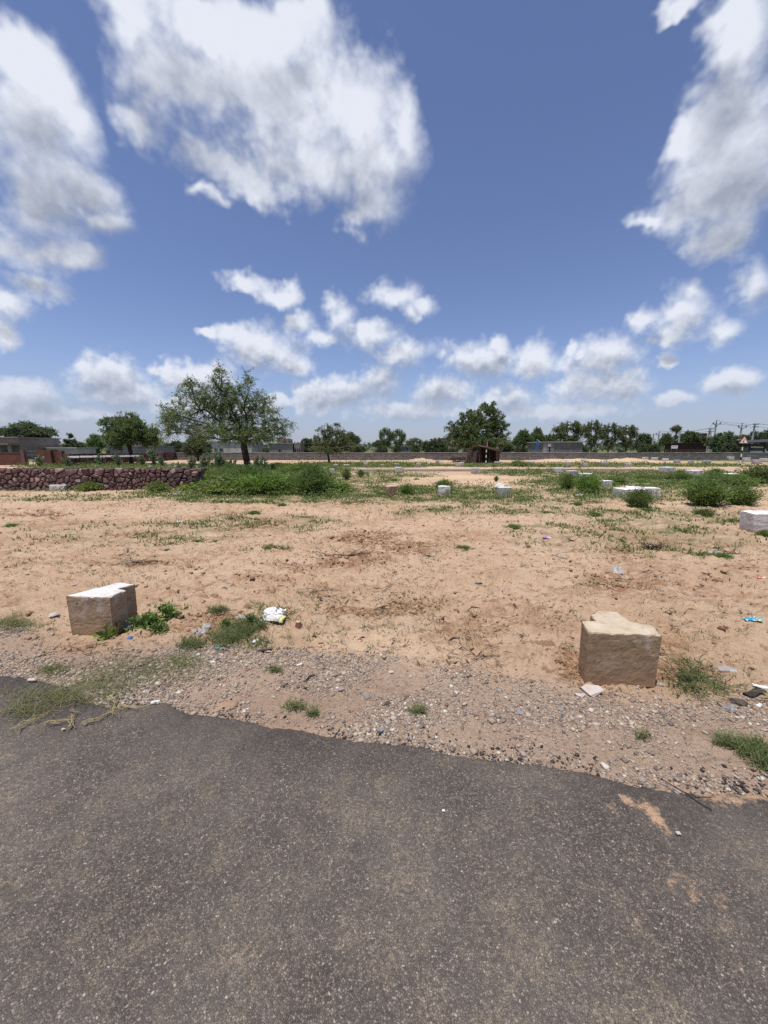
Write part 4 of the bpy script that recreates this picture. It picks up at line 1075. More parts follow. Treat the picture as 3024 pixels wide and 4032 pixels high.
    rows = [  # kind, left px, right px, top px, ground distance, label
        ('flat', 15, 235, 1662, 62, 'flat-topped dark acacia leaning over the house behind the brick gateway'),
        ('gaunt', 243, 312, 1700, 66, 'thin ragged dark tree behind the white shed'),
        ('trunked', 340, 420, 1706, 70, 'smaller tree tucked behind the dense round-topped tree'),
        ('broad', 280, 360, 1738, 80, 'low dark broad bush-like tree beyond the white shed'),
        ('broad', 640, 735, 1728, 75, 'low green tree behind the spreading tree, beside the grey shed'),
        ('round', 715, 838, 1712, 48, 'drooping dark tree half hidden under the spreading tree beside the red-stone wall'),
        ('round', 1180, 1250, 1720, 90, 'dark leafy tree between the crenellated grey house and the slim young tree'),
        ('flat', 1342, 1425, 1702, 64, 'dark flat-topped tree just behind the slim young tree'),
        ('round', 1412, 1442, 1753, 120, 'tiny far bush-like tree in the gap of the tree line'),
        ('flat', 1460, 1515, 1732, 105, 'small umbrella-shaped tree in the far tree line'),
        ('fan', 1490, 1552, 1678, 85, 'fan-shaped tree with upswept branches, the taller of a touching pair'),
        ('fan', 1540, 1600, 1684, 88, 'fan-shaped tree with upswept branches, the fuller of a touching pair'),
        ('fan', 1595, 1665, 1720, 95, 'low dark fan-shaped tree above the small grey hut'),
        ('broad', 1655, 1772, 1718, 72, 'rounded dark evergreen beside the full leafy shelter tree'),
        ('round', 1966, 2022, 1733, 90, 'low dark tree at the foot of the white distant tower'),
        ('trunked', 2010, 2100, 1688, 68, 'bright-topped tree with a clear bent trunk behind the wall'),
        ('trunked', 2080, 2150, 1680, 82, 'tall dark tree next to the clear-trunked one'),
        ('broad', 2110, 2215, 1702, 90, 'brownish-green broad tree over the block building\'s blue post'),
        ('fan', 2165, 2310, 1652, 80, 'large feathery tree rising behind the concrete-block building'),
        ('fan', 2290, 2365, 1648, 74, 'slender upright tree at the end of the concrete-block building'),
        ('fan', 2350, 2440, 1660, 72, 'big feathery tree with its branches fanned out, right after the block building'),
        ('fan', 2420, 2510, 1668, 75, 'pale feathery tree joined to the big fanned-out one'),
        ('round', 2500, 2572, 1700, 92, 'dark tree behind the first bare concrete post'),
        ('round', 2518, 2546, 1742, 66, 'small dark bush-like tree just over the boundary wall'),
        ('trunked', 2585, 2650, 1704, 100, 'dim green tree behind the thin poles'),
        ('tuft', 2636, 2672, 1672, 88, 'tall pollarded tree with a tuft of leaves on a bare trunk'),
        ('broad', 2655, 2772, 1690, 84, 'wide dark tree next to the leaf-tufted pollard'),
        ('broad', 2785, 2925, 1692, 62, 'dense dark-green tree mass between the poles'),
        ('round', 2850, 2912, 1738, 58, 'bright low tree beside the warning sign'),
        ('broad', 2912, 3018, 1692, 95, 'long dark tree behind the dark-roofed shed'),
        ('round', 3000, 3080, 1682, 92, 'dark tree at the shed\'s far corner'),
    ]
    for i, (k, x0, x1, yt, Y, lab) in enumerate(rows):
        a, c = at(x0, 1760, Y), at(x1, 1760, Y); top = at((x0 + x1) / 2, yt, Y)[2]
        h0, w0 = H0[k]; sx = (c[0] - a[0]) / w0; sz = top / h0
        nm = {'flat': 'acacia_tree', 'gaunt': 'gaunt_tree', 'fan': 'feathery_tree', 'round': 'bushy_tree', 'trunked': 'field_tree', 'broad': 'broad_tree', 'tuft': 'pollarded_tree'}[k]
        place_tree(K[k], nm, lab, ((a[0] + c[0]) / 2, Y, float(gz((a[0] + c[0]) / 2, Y)) - 0.05), (sx, (sx + sz) / 2, sz), rng.uniform(-0.25, 0.25) + (math.pi if rng.random() < 0.5 else 0), 'trees beyond the boundary wall')
    # low scrub along the foot of the tree line
    for i in range(46):
        px = -150 + i * 74 + rng.uniform(-25, 25); Y = rng.uniform(66, 100)
        p = at(px, 1770, Y); k = rng.choice(['round', 'broad'])
        s = rng.uniform(0.36, 0.60)
        place_tree(K[k], 'scrub_bush', 'low dark scrub bush in the line behind the boundary wall', (p[0], Y, -0.3), (s * 1.3, s, s), rng.uniform(0, 6.28), 'scrub line behind the boundary wall', 'bush')
    # the far wood on the horizon
    rngn = np.random.default_rng(77)
    n = 26000
    X = rngn.uniform(-420, 420, n); Yd = rngn.uniform(210, 330, n)
    top = 3.0 + 3.2 * (0.5 + 0.6 * fbm(X * 0.03, Yd * 0.03, 3, 44)) + 1.2 * fbm(X * 0.16, Yd * 0.1, 2, 45)
    Zc = rngn.uniform(0, 1, n) ** 0.6 * np.maximum(top, 1.0)
    c = np.stack([X, Yd, Zc], -1); d = unit(rngn.normal(size=(n, 3)))
    V, Fq = leaf_quads(c, d, 1.5 * rngn.uniform(0.6, 1.3, n), 1.1 * rngn.uniform(0.6, 1.3, n), rngn)
    obj('far_wood', mesh_np('far_wood', V, Fq, M['leaf_dark']), kind='stuff', label='far dark belt of trees on the horizon', cat='wood')


build_trees()


# ------------------------------------------------------------------ bushes, weeds, tufts
def bush_meshes(name, seed, r, h, stems, leaves, ll, lw, leaf, upright=0.5, cover=1.0, hollow=0.35, stemr=0.006):
    rng = np.random.default_rng(seed)
    th = rng.uniform(0, 6.283, stems); lean = rng.random(stems) ** 0.7
    lum = 0.75 + 0.35 * np.sin(th * 2 + seed) * 0.5 + 0.12 * np.sin(th * 5 + seed * 2) + rng.normal(0, 0.20, stems)
    bx = np.stack([np.cos(th) * 0.15 * r * lean, np.sin(th) * 0.15 * r * lean, np.zeros(stems) - 0.02], -1)
    ex = np.stack([np.cos(th) * r * lean * lum, np.sin(th) * r * lean * lum, h * (1 - (1 - upright) * lean ** 2) * rng.uniform(0.45, 1.12, stems) * (0.8 + 0.3 * lum)], -1)
    md = (bx + ex) / 2 + np.array([0, 0, 0.12 * h]) + (ex - bx) * 0.05
    V1, F1 = frustums(bx, md, np.full(stems, stemr), np.full(stems, stemr * 0.7), 3)
    V2, F2 = frustums(md, ex, np.full(stems, stemr * 0.7), np.full(stems, stemr * 0.3), 3)
    stem = mesh_np(name + '_stem', np.vstack([V1, V2]), np.vstack([F1, F2 + len(V1)]), M['leaf_bush'] if stemr < 0.008 else M['bark'])
    per = leaves // stems
    t = rng.random((stems, per, 1)) ** 0.6 * (1 - hollow * 0.5) + hollow * 0.5
    c = (1 - t) ** 2 * bx[:, None] + 2 * t * (1 - t) * md[:, None] + t * t * ex[:, None]
    c = c + rng.normal(0, 1, c.shape) * np.array([0.13 * r, 0.13 * r, 0.07 * h]) * cover
    dirv = unit((c - np.array([0, 0, h * 0.25])) + rng.normal(0, 0.5, c.shape) * r)
    c = c.reshape(-1, 3); dirv = dirv.reshape(-1, 3)
    ok = c[:, 2] > 0.01
    c, dirv = c[ok], dirv[ok]
    V, Fq = leaf_quads(c, dirv, ll * rng.uniform(0.6, 1.4, len(c)), lw * rng.uniform(0.7, 1.3, len(c)), rng)
    return stem, mesh_np(name + '_foliage', V, Fq, leaf)


def place_bush(ms, name, label, p, s=1.0, rz=0.0, group=None, cat='bush'):
    r = thing(name, label, cat, p, rz, s, group)
    obj('stem', ms[0], r); obj('foliage', ms[1], r)
    return r


def tuft_mesh(name, seed, n, h, w, lean, rad, mat, seg=4):
    rng = np.random.default_rng(seed)
    a = rng.uniform(0, 6.283, n); r = rad * rng.random(n) ** 0.7
    v, f = blades(np.cos(a) * r, np.sin(a) * r, np.full(n, -0.005), h * rng.uniform(0.45, 1.15, n), np.full(n, w), lean * rng.uniform(0.3, 1.3, n), rng, seg)
    return mesh_np(name, v, f, mat)


def build_bushes():
    rng = random.Random(12)
    B = {
        'leafy': bush_meshes('leafy_bush', 41, 0.62, 0.72, 110, 6600, 0.070, 0.032, M['leaf_bush'], 0.62, 1.0, 0.3),
        'low': bush_meshes('low_bush', 42, 0.75, 0.42, 100, 5200, 0.065, 0.034, M['leaf_bush'], 0.5, 1.0, 0.3),
        'feather': bush_meshes('feather_bush', 43, 0.55, 0.80, 130, 6200, 0.080, 0.018, M['leaf_mid'], 0.75, 0.8, 0.25),
        'lime': bush_meshes('lime_bush', 44, 0.60, 0.50, 90, 4800, 0.075, 0.045, M['leaf_lime'], 0.6, 1.0, 0.3),
        'broad': bush_meshes('milkweed', 45, 0.55, 1.05, 16, 330, 0.17, 0.115, M['leaf_broad'], 0.85, 0.55, 0.15, 0.012),
    }
    def put(kind, px, py, wpx, label, name, group=None, cat='bush', hs=1.0):
        p = G(px, py); w = wpx / F * math.hypot(p[1], 0.0)
        r0 = {'leafy': 1.25, 'low': 1.5, 'feather': 1.1, 'lime': 1.25, 'broad': 1.1}[kind]
        s = w / r0
        return place_bush(B[kind], name, label, (p[0], p[1], float(gz(p[0], p[1])) - 0.02), (s, s, s * hs), rng.uniform(0, 6.28), group, cat)
    # bushes one can point at
    named = [
        ('leafy', 2512, 2000, 124, 'round leafy green bush in front of the three white marker blocks', 1.0),
        ('leafy', 2775, 1992, 190, 'wide dark-green bush, the broader of two bushes side by side on the sand', 0.85),
        ('leafy', 2915, 1990, 140, 'dark-green bush beside the wide bush on the sand', 0.95),
        ('low', 2768, 2028, 84, 'small leafy bush at the foot of the wide dark-green bush', 1.1),
        ('low', 2545, 2015, 60, 'tiny creeping weed under the round leafy bush', 0.6),
        ('low', 2600, 1988, 40, 'tiny bush beside the marker block with a black spot', 0.8),
        ('leafy', 2232, 1925, 84, 'bright upright bush beside the white marker block near the track', 1.1),
        ('leafy', 2310, 1945, 128, 'full round bush next to the bright upright bush', 0.85),
        ('leafy', 1748, 1940, 76, 'rounded bush behind the pale square marker block', 1.0),
        ('leafy', 1600, 1950, 66, 'bush beside the brown marker block', 0.9),
        ('low', 1500, 1950, 70, 'sprawling low bush left of the brown marker block', 0.8),
        ('feather', 1235, 1953, 190, 'large feathery bush at the thicket corner nearest the sand', 0.80),
        ('feather', 1365, 1890, 52, 'feathery clump at the road end of the thicket', 1.0),
        ('feather', 1420, 1882, 40, 'small upright bush by the pale sandy track', 0.9),
        ('low', 1552, 1894, 34, 'knee-high weed clump on the pale sandy track', 0.9),
        ('low', 1640, 1890, 28, 'little weed clump beside the track', 0.9),
        ('feather', 1954, 1894, 24, 'upright little bush alone on the sand', 1.1),
        ('low', 2126, 1902, 34, 'scraggly weed by the track', 1.0),
        ('lime', 355, 1932, 104, 'yellow-green bush growing against the red stone wall beside a marker slab', 0.80),
        ('lime', 625, 1938, 104, 'lime-green bush at the free end of the red stone wall', 0.85),
        ('low', 2672, 1868, 62, 'grey-green bush beside the white marker block by the far road', 1.0),
        ('leafy', 2815, 1876, 56, 'round bush at the edge of the far road', 0.9),
        ('low', 2060, 1861, 26, 'little bush at the near margin of the far road', 1.0),
        ('low', 2720, 1862, 24, 'little bush on the far road margin between two white blocks', 1.0),
        ('low', 2184, 1858, 22, 'little bush touching a marker block on the far road', 1.0),
        ('leafy', 2990, 1905, 150, 'spreading bush by the white block on the far road bend', 0.7),
        ('low', 2040, 1838, 90, 'low bush row piece in front of the wall, beside a grey block', 0.9),
        ('low', 2130, 1838, 40, 'small round bush beyond the far road', 0.9),
        ('low', 1850, 1839, 36, 'small bush before the shelter\'s reed wall', 0.9),
        ('low', 1945, 1838, 30, 'small bush at the foot of the striped post', 0.9),
        ('low', 1610, 1834, 30, 'small round bush on the grass before the wall', 1.0),
        ('low', 2340, 2030, 66, 'straggly weed clump on open sand', 0.9),
        ('low', 2370, 2052, 90, 'flat weed mat on open sand', 0.35),
        ('low', 2270, 1990, 62, 'pale weed clump behind the flat weed mat', 0.8),
        ('low', 2155, 2022, 72, 'bright green low weed on the sand', 0.5),
        ('low', 2885, 2050, 46, 'thin weed growing against the big white block', 1.2),
        ('lime', 3010, 2110, 60, 'yellow-tinged weed before the big white block', 1.1),
        ('low', 1112, 1993, 56, 'isolated small green bush on the sand before the thicket', 0.9),
        ('low', 1002, 2022, 60, 'loose green weed on the sand', 0.8),
        ('low', 780, 2132, 56, 'grey-green weed cushion on the sand', 0.7),
        ('low', 845, 2132, 66, 'twiggy pale weed beside the grey-green cushion', 0.5),
        ('low', 660, 2165, 62, 'grey-green little weed on bare sand', 0.7),
        ('low', 40, 2065, 70, 'dark weed on the sand below the red stone wall', 0.7),
        ('low', 2020, 2080, 76, 'small scraggly weed on the open sand', 0.7),
        ('low', 2440, 2128, 60, 'grey-green weed near the burnt twig heap', 0.7),
        ('low', 2700, 2135, 96, 'flat green weed mat near the burnt twig heap', 0.4),
        ('low', 2850, 2195, 70, 'weed with dry stalks beside clear plastic', 0.8),
        ('low', 1825, 2160, 88, 'pale creeping weed on open sand', 0.5),
        ('lime', 420, 2500, 70, 'bright broad-leaved weed against the left marker stone', 0.9),
    ]
    for k, px, py, w, lab, hs in named:
        put(k, px, py, w, lab, 'weed' if 'weed' in lab else 'bush', None, 'weed' if 'weed' in lab else 'bush', hs)
    # the thicket under the spreading tree
    spots = []
    for i in range(70):
        px = rng.uniform(790, 1330); py = rng.uniform(1842, 1948)
        if px > 1180 + (py - 1842) * 1.2: px -= 300
        if 915 < px < 1035 and py < 1900: py = rng.uniform(1900, 1948)
        spots.append((px, py))
    for i, (px, py) in enumerate(sorted(spots, key=lambda s: s[1])):
        k = rng.choices(['leafy', 'low', 'feather', 'lime'], [2, 3, 1, 6] if py > 1885 else [3, 2, 3, 2])[0]
        lab = {'leafy': 'leafy green bush in the thicket round the spreading tree', 'low': 'low sprawling bush in the thicket round the spreading tree', 'feather': 'feathery dark bush in the thicket round the spreading tree', 'lime': 'lime-green bush in the thicket round the spreading tree'}[k]
        put(k, px, py, rng.uniform(120, 190) * (py - 1768) / 130, lab, 'thicket_bush', 'thicket bushes', hs=rng.uniform(0.36, 0.62))
    for i in range(22):
        px, py = rng.uniform(2380, 3040), rng.uniform(1884, 1925)
        if 2440 < px < 2610 and py > 1900: continue
        k = rng.choice(['leafy', 'low', 'leafy'])
        put(k, px, py, rng.uniform(80, 150) * (py - 1768) / 140, 'dark-green bush in the belt behind the white marker blocks', 'belt_bush', 'bush belt behind the marker blocks', hs=rng.uniform(0.36, 0.58))
    # broad-leaved milkweeds
    for px, py, w in [(160, 1838, 44), (270, 1838, 40), (395, 1836, 40), (470, 1836, 50), (560, 1835, 40), (610, 1832, 60), (640, 1836, 40), (750, 1860, 54), (800, 1862, 70), (860, 1858, 80), (905, 1862, 60), (1010, 1864, 64), (1050, 1860, 50), (700, 1862, 40)]:
        put('broad', px, py, w, 'pale broad-leaved milkweed growing before the red-stone enclosure and the spreading tree', 'milkweed', 'milkweeds', 'plant', rng.uniform(0.8, 1.1))
    # grass tufts
    T = [tuft_mesh('green_tuft', 51, 46, 0.085, 0.0042, 0.9, 0.05, M['grass']), tuft_mesh('loose_tuft', 52, 26, 0.11, 0.004, 1.2, 0.06, M['grass']), tuft_mesh('dry_tuft', 53, 34, 0.09, 0.0035, 1.2, 0.06, M['dry_grass'])]
    for px, py, w, k, lab in [
            (1645, 2805, 60, 0, 'compact green grass tuft alone on the gravel'), (1165, 2795, 76, 1, 'loose green grass tuft at the gravel margin, with long runners'), (1232, 2815, 50, 0, 'dark spiky grass tuft next to the loose one'),
            (2530, 2905, 60, 1, 'thin grass tuft on the sand near the asphalt edge'), (2850, 2930, 90, 0, 'leafy grass tuft beside the large green patch at the road'), (2960, 2965, 110, 0, 'largest green grass clump by the road margin'), (3000, 3000, 90, 1, 'grass clump lapping onto the road margin'), (2920, 2945, 70, 0, 'grass tuft between two larger clumps by the road'),
            (1080, 2650, 60, 1, 'grass tuft in the gravel below the rubbish hollow'), (1140, 2508, 46, 0, 'bright little tuft by the clay cup'), (1215, 2480, 36, 1, 'sparse tuft right of the clay cup'), (1140, 2560, 46, 0, 'dark flat tuft on the sand below the clay cup'),
            (1290, 2460, 60, 1, 'sprawling pale tuft on bare sand'), (2160, 2565, 40, 0, 'small tuft left of the tan marker stone'), (2265, 2570, 34, 0, 'tiny tuft touching the shade of the tan marker stone'), (2075, 2590, 36, 1, 'sparse tuft on dark clods'), (1960, 2620, 50, 1, 'thin tuft at the sand and gravel border'),
            (1490, 2315, 50, 0, 'dark tuft with twigs on bare sand'), (1600, 2310, 44, 1, 'small pale tuft beside a twig'), (1530, 2205, 36, 1, 'thin upright tuft on the trodden sand'), (2060, 2230, 56, 1, 'thin tuft above the flattened plastic'), (2350, 2300, 60, 0, 'tuft behind the clear plastic bag'), (2410, 2300, 66, 2, 'dry tuft beside the clear plastic bag'),
            (60, 2425, 90, 2, 'dry tuft on the sand left of the white-topped marker'), (200, 2480, 70, 0, 'flat green tuft left of the white-topped marker'), (510, 2225, 60, 2, 'dry dark tuft with a leafy shoot'), (310, 2210, 60, 2, 'dry tuft on bare sand'), (190, 2232, 40, 0, 'small round tuft on bare sand'), (285, 2060, 66, 2, 'flat dry tuft on the sand near the wall'),
            (2080, 2160, 70, 1, 'pale sprawling tuft on trodden sand'), (2040, 2145, 50, 0, 'little green tuft on trodden sand'), (1690, 2190, 60, 0, 'tuft with dead twig on trodden sand'), (2560, 2195, 90, 0, 'long flat strip of grass on the sand'), (900, 2085, 80, 0, 'flat green tuft below the thicket'), (1060, 2160, 90, 0, 'flat dark tuft on the sand below the thicket'), (650, 2480, 70, 1, 'rank tuft right of the white-topped marker'),
            (2860, 2260, 60, 1, 'grass runner on the sand'), (2300, 2640, 36, 2, 'dry wisp on the sand by the tan marker stone'), (2700, 2560, 60, 1, 'straggling tuft at the right of the tan marker stone')]:
        p = G(px, py); depth = p[1] * math.cos(P) + EYE * math.sin(P)
        s = (wpx := w) / F * depth / 0.20
        obj('grass_tuft', T[k], loc=(p[0], p[1], max(float(gz(p[0], p[1])), 0.015 if p[1] < edge_y(p[0]) else -1)), rot=(0, 0, rng.uniform(0, 6.28)), scale=s, label=lab, cat='grass tuft', group='grass tufts on the sand')
    # leafy weeds leaning on the left marker stone
    w1 = bush_meshes('nettle', 61, 0.13, 0.13, 22, 260, 0.040, 0.019, M['leaf_bush'], 0.55, 0.9, 0.2, 0.002)
    for px, py, s, lab in [(590, 2470, 1.1, 'leafy nettle-like weed behind the white-topped marker stone'), (655, 2440, 1.15, 'taller nettle-like weed standing on the sand past the white-topped marker stone'), (540, 2480, 0.9, 'shaded nettle-like weed against the side of the white-topped marker stone'), (620, 2485, 0.8, 'short nettle-like weed in front of its taller neighbours'), (890, 2470, 0.6, 'bluish weed seedling in the rubbish hollow'), (985, 2460, 0.7, 'green weed under the torn packaging')]:
        p = G(px, py); place_bush(w1, 'nettle_weed', lab, (p[0], p[1], float(gz(p[0], p[1])) - 0.01), s, rng.uniform(0, 6.28), 'weeds by the marker stone', 'weed')
    w2 = bush_meshes('seedling', 62, 0.055, 0.11, 7, 34, 0.055, 0.030, M['leaf_lime'], 0.8, 0.4, 0.3, 0.0025)
    for px, py, s, lab in [(425, 2512, 1.1, 'bright pointed-leaved seedling at the front corner of the white-topped marker stone'), (470, 2490, 0.9, 'bright seedling beside the clear film at the marker stone')]:
        p = G(px, py); place_bush(w2, 'seedling', lab, (p[0], p[1] - 0.02, float(gz(p[0], p[1]))), s, rng.uniform(0, 6.28), 'weeds by the marker stone', 'weed')
    # rank long-stalked grass right of the tan stone
    rngn = np.random.default_rng(63)
    def stalks(n, L, spread, seed):
        r_ = np.random.default_rng(seed); mb = MB()
        for i in range(n):
            a = r_.uniform(0, 6.283); l = L * r_.uniform(0.5, 1.1); z = r_.uniform(0.15, 0.75)
            b0 = np.array([r_.normal(0, spread), r_.normal(0, spread), 0.0]); d = np.array([math.cos(a), math.sin(a), 0])
            pts = [b0 + d * l * t + np.array([0, 0, z * l * t * (1.2 - t * 0.75)]) for t in np.linspace(0, 1, 5)]
            mb.tube(pts, [0.0022, 0.002, 0.0017, 0.0013, 0.0007], 4)
            for j in range(3):
                t = r_.uniform(0.2, 0.9); q0 = b0 + d * l * t + np.array([0, 0, z * l * t * (1.2 - t * 0.75)])
                a2 = a + r_.normal(0, 0.9); e = q0 + np.array([math.cos(a2), math.sin(a2), 0.35]) * l * 0.3
                mb.tube([q0, (q0 + e) / 2 + np.array([0, 0, 0.006]), e], [0.0022, 0.0026, 0.0004], 3)
        return mb
    for px, py, n, L, lab, mt in [(2730, 2700, 34, 0.24, 'rank clump of long-stalked grass right of the tan marker stone', M['grass']), (2830, 2710, 12, 0.24, 'sparse long grass stalks by the black rubber strip', M['dry_grass']), (2690, 2620, 10, 0.16, 'thin tall weed stalks beside the tan marker stone', M['grass']), (1030, 2410, 10, 0.2, 'thin bare weed stalks round the torn packaging', M['grass']), (1120, 2420, 9, 0.2, 'tall weed stalks between packaging and clay cup', M['grass'])]:
        p = G(px, py)
        obj('stalk_clump', stalks(n, L, 0.035, px).mesh('stalk_clump', mt), loc=(p[0], p[1], float(gz(p[0], p[1]))), label=lab, cat='grass clump', group='long-stalked grass clumps')
    # exposed pale roots and runners on the asphalt margin
    for i, (pts, lab) in enumerate([
            ([(430, 2745), (445, 2775), (440, 2800), (455, 2825)], 'bleached hanging root strands at the margin of the asphalt'), ([(330, 2850), (390, 2835), (430, 2815), (470, 2800)], 'long pale runner lying on the asphalt'), ([(280, 2870), (290, 2830), (300, 2810), (290, 2790)], 'forked pale root on the asphalt'), ([(60, 2880), (110, 2850), (150, 2830), (200, 2800)], 'straw-coloured runner tips reaching over the asphalt'), ([(180, 2855), (240, 2845), (300, 2835)], 'thin straw runner parallel to the asphalt edge'), ([(470, 2790), (540, 2785), (590, 2780)], 'thin creeping runner toward the white scrap')]):
        mb = MB(); rr = np.random.default_rng(i)
        for s in range(4):
            P3 = [G(a + rr.normal(0, 9), b + rr.normal(0, 5), 0.026) + np.array([0, 0, 0.012 * rr.random()]) for a, b in pts]
            Q = []
            for u0, v0 in zip(P3[:-1], P3[1:]):
                for tt in (0.0, 0.33, 0.66): Q.append(u0 * (1 - tt) + v0 * tt + np.append(rr.normal(0, 0.007, 2), rr.uniform(0, 0.008)))
            Q.append(P3[-1]); mb.tube(Q, [0.0022 * (1 - 0.8 * i / len(Q)) for i in range(len(Q))], 4)
        obj('dry_runner', mb.mesh('dry_runner', M['dry_straw']), label=lab, cat='root', group='dry runners on the asphalt margin')


build_bushes()


# ------------------------------------------------------------------ marker stones and blocks
def extruded_stone(name, poly, h, mat, seed, taper=0.03, rough=0.012, step=0.02, levels=16, chip=0.012, foot_dip=0.02):
    """a rough upright stone on a plan outline (counter-clockwise, metres), foot at z = 0"""
    poly = np.array(poly, float)
    c = poly.mean(0)
    pts = []
    for i in range(len(poly)):
        a, b = poly[i], poly[(i + 1) % len(poly)]
        k = max(1, int(np.linalg.norm(b - a) / step))
        for j in range(k): pts.append(a + (b - a) * j / k)
    pts = np.array(pts); n = len(pts)
    tang = np.roll(pts, -1, 0) - np.roll(pts, 1, 0); nor = unit(np.stack([tang[:, 1], -tang[:, 0]], -1))
    s = np.arange(n) * step
    rows = []
    zs = np.concatenate([[-foot_dip], np.linspace(0.0, h - 0.012, levels), [h - 0.004, h]])
    for zi, z in enumerate(zs):
        off = rough * (fbm(s * 9, np.full(n, z * 14), 4, seed) * 0.8) + rough * 0.5 * fbm(s * 40, np.full(n, z * 60), 2, seed + 5)
        off = off + taper * (1 - z / h) * -0.3
        if zi == 0: off = off - 0.02
        if zi == len(zs) - 2: off = off - 0.003 - chip * np.clip(fbm(s * 14, s * 0 + 3, 2, seed + 9), 0, 1)
        if zi == len(zs) - 1: off = off - 0.010 - chip * 1.6 * np.clip(fbm(s * 14, s * 0 + 3, 2, seed + 9), 0, 1)
        p = pts + nor * off[:, None]
        zz = np.full(n, z) + (0.006 * fbm(p[:, 0] * 8, p[:, 1] * 8, 2, seed + 3) if z > h * 0.8 else 0)
        if 0 < zi < 4: zz = zz + 0.012 * np.clip(fbm(s * 6, s * 0, 2, seed + 7), 0, 1) * (3 - zi) / 3
        rows.append(np.column_stack([p, zz]))
    bm = bmesh.new()
    R = [[bm.verts.new(v) for v in r] for r in rows]
    for a, b in zip(R[:-1], R[1:]):
        for j in range(n):
            bm.faces.new((a[j], a[(j + 1) % n], b[(j + 1) % n], b[j]))
    f = bm.faces.new(R[-1]); bm.faces.new(R[0][::-1])
    bmesh.ops.triangulate(bm, faces=[f])
    me = bpy.data.meshes.new(name); bm.to_mesh(me); bm.free(); me.materials.append(mat)
    return me


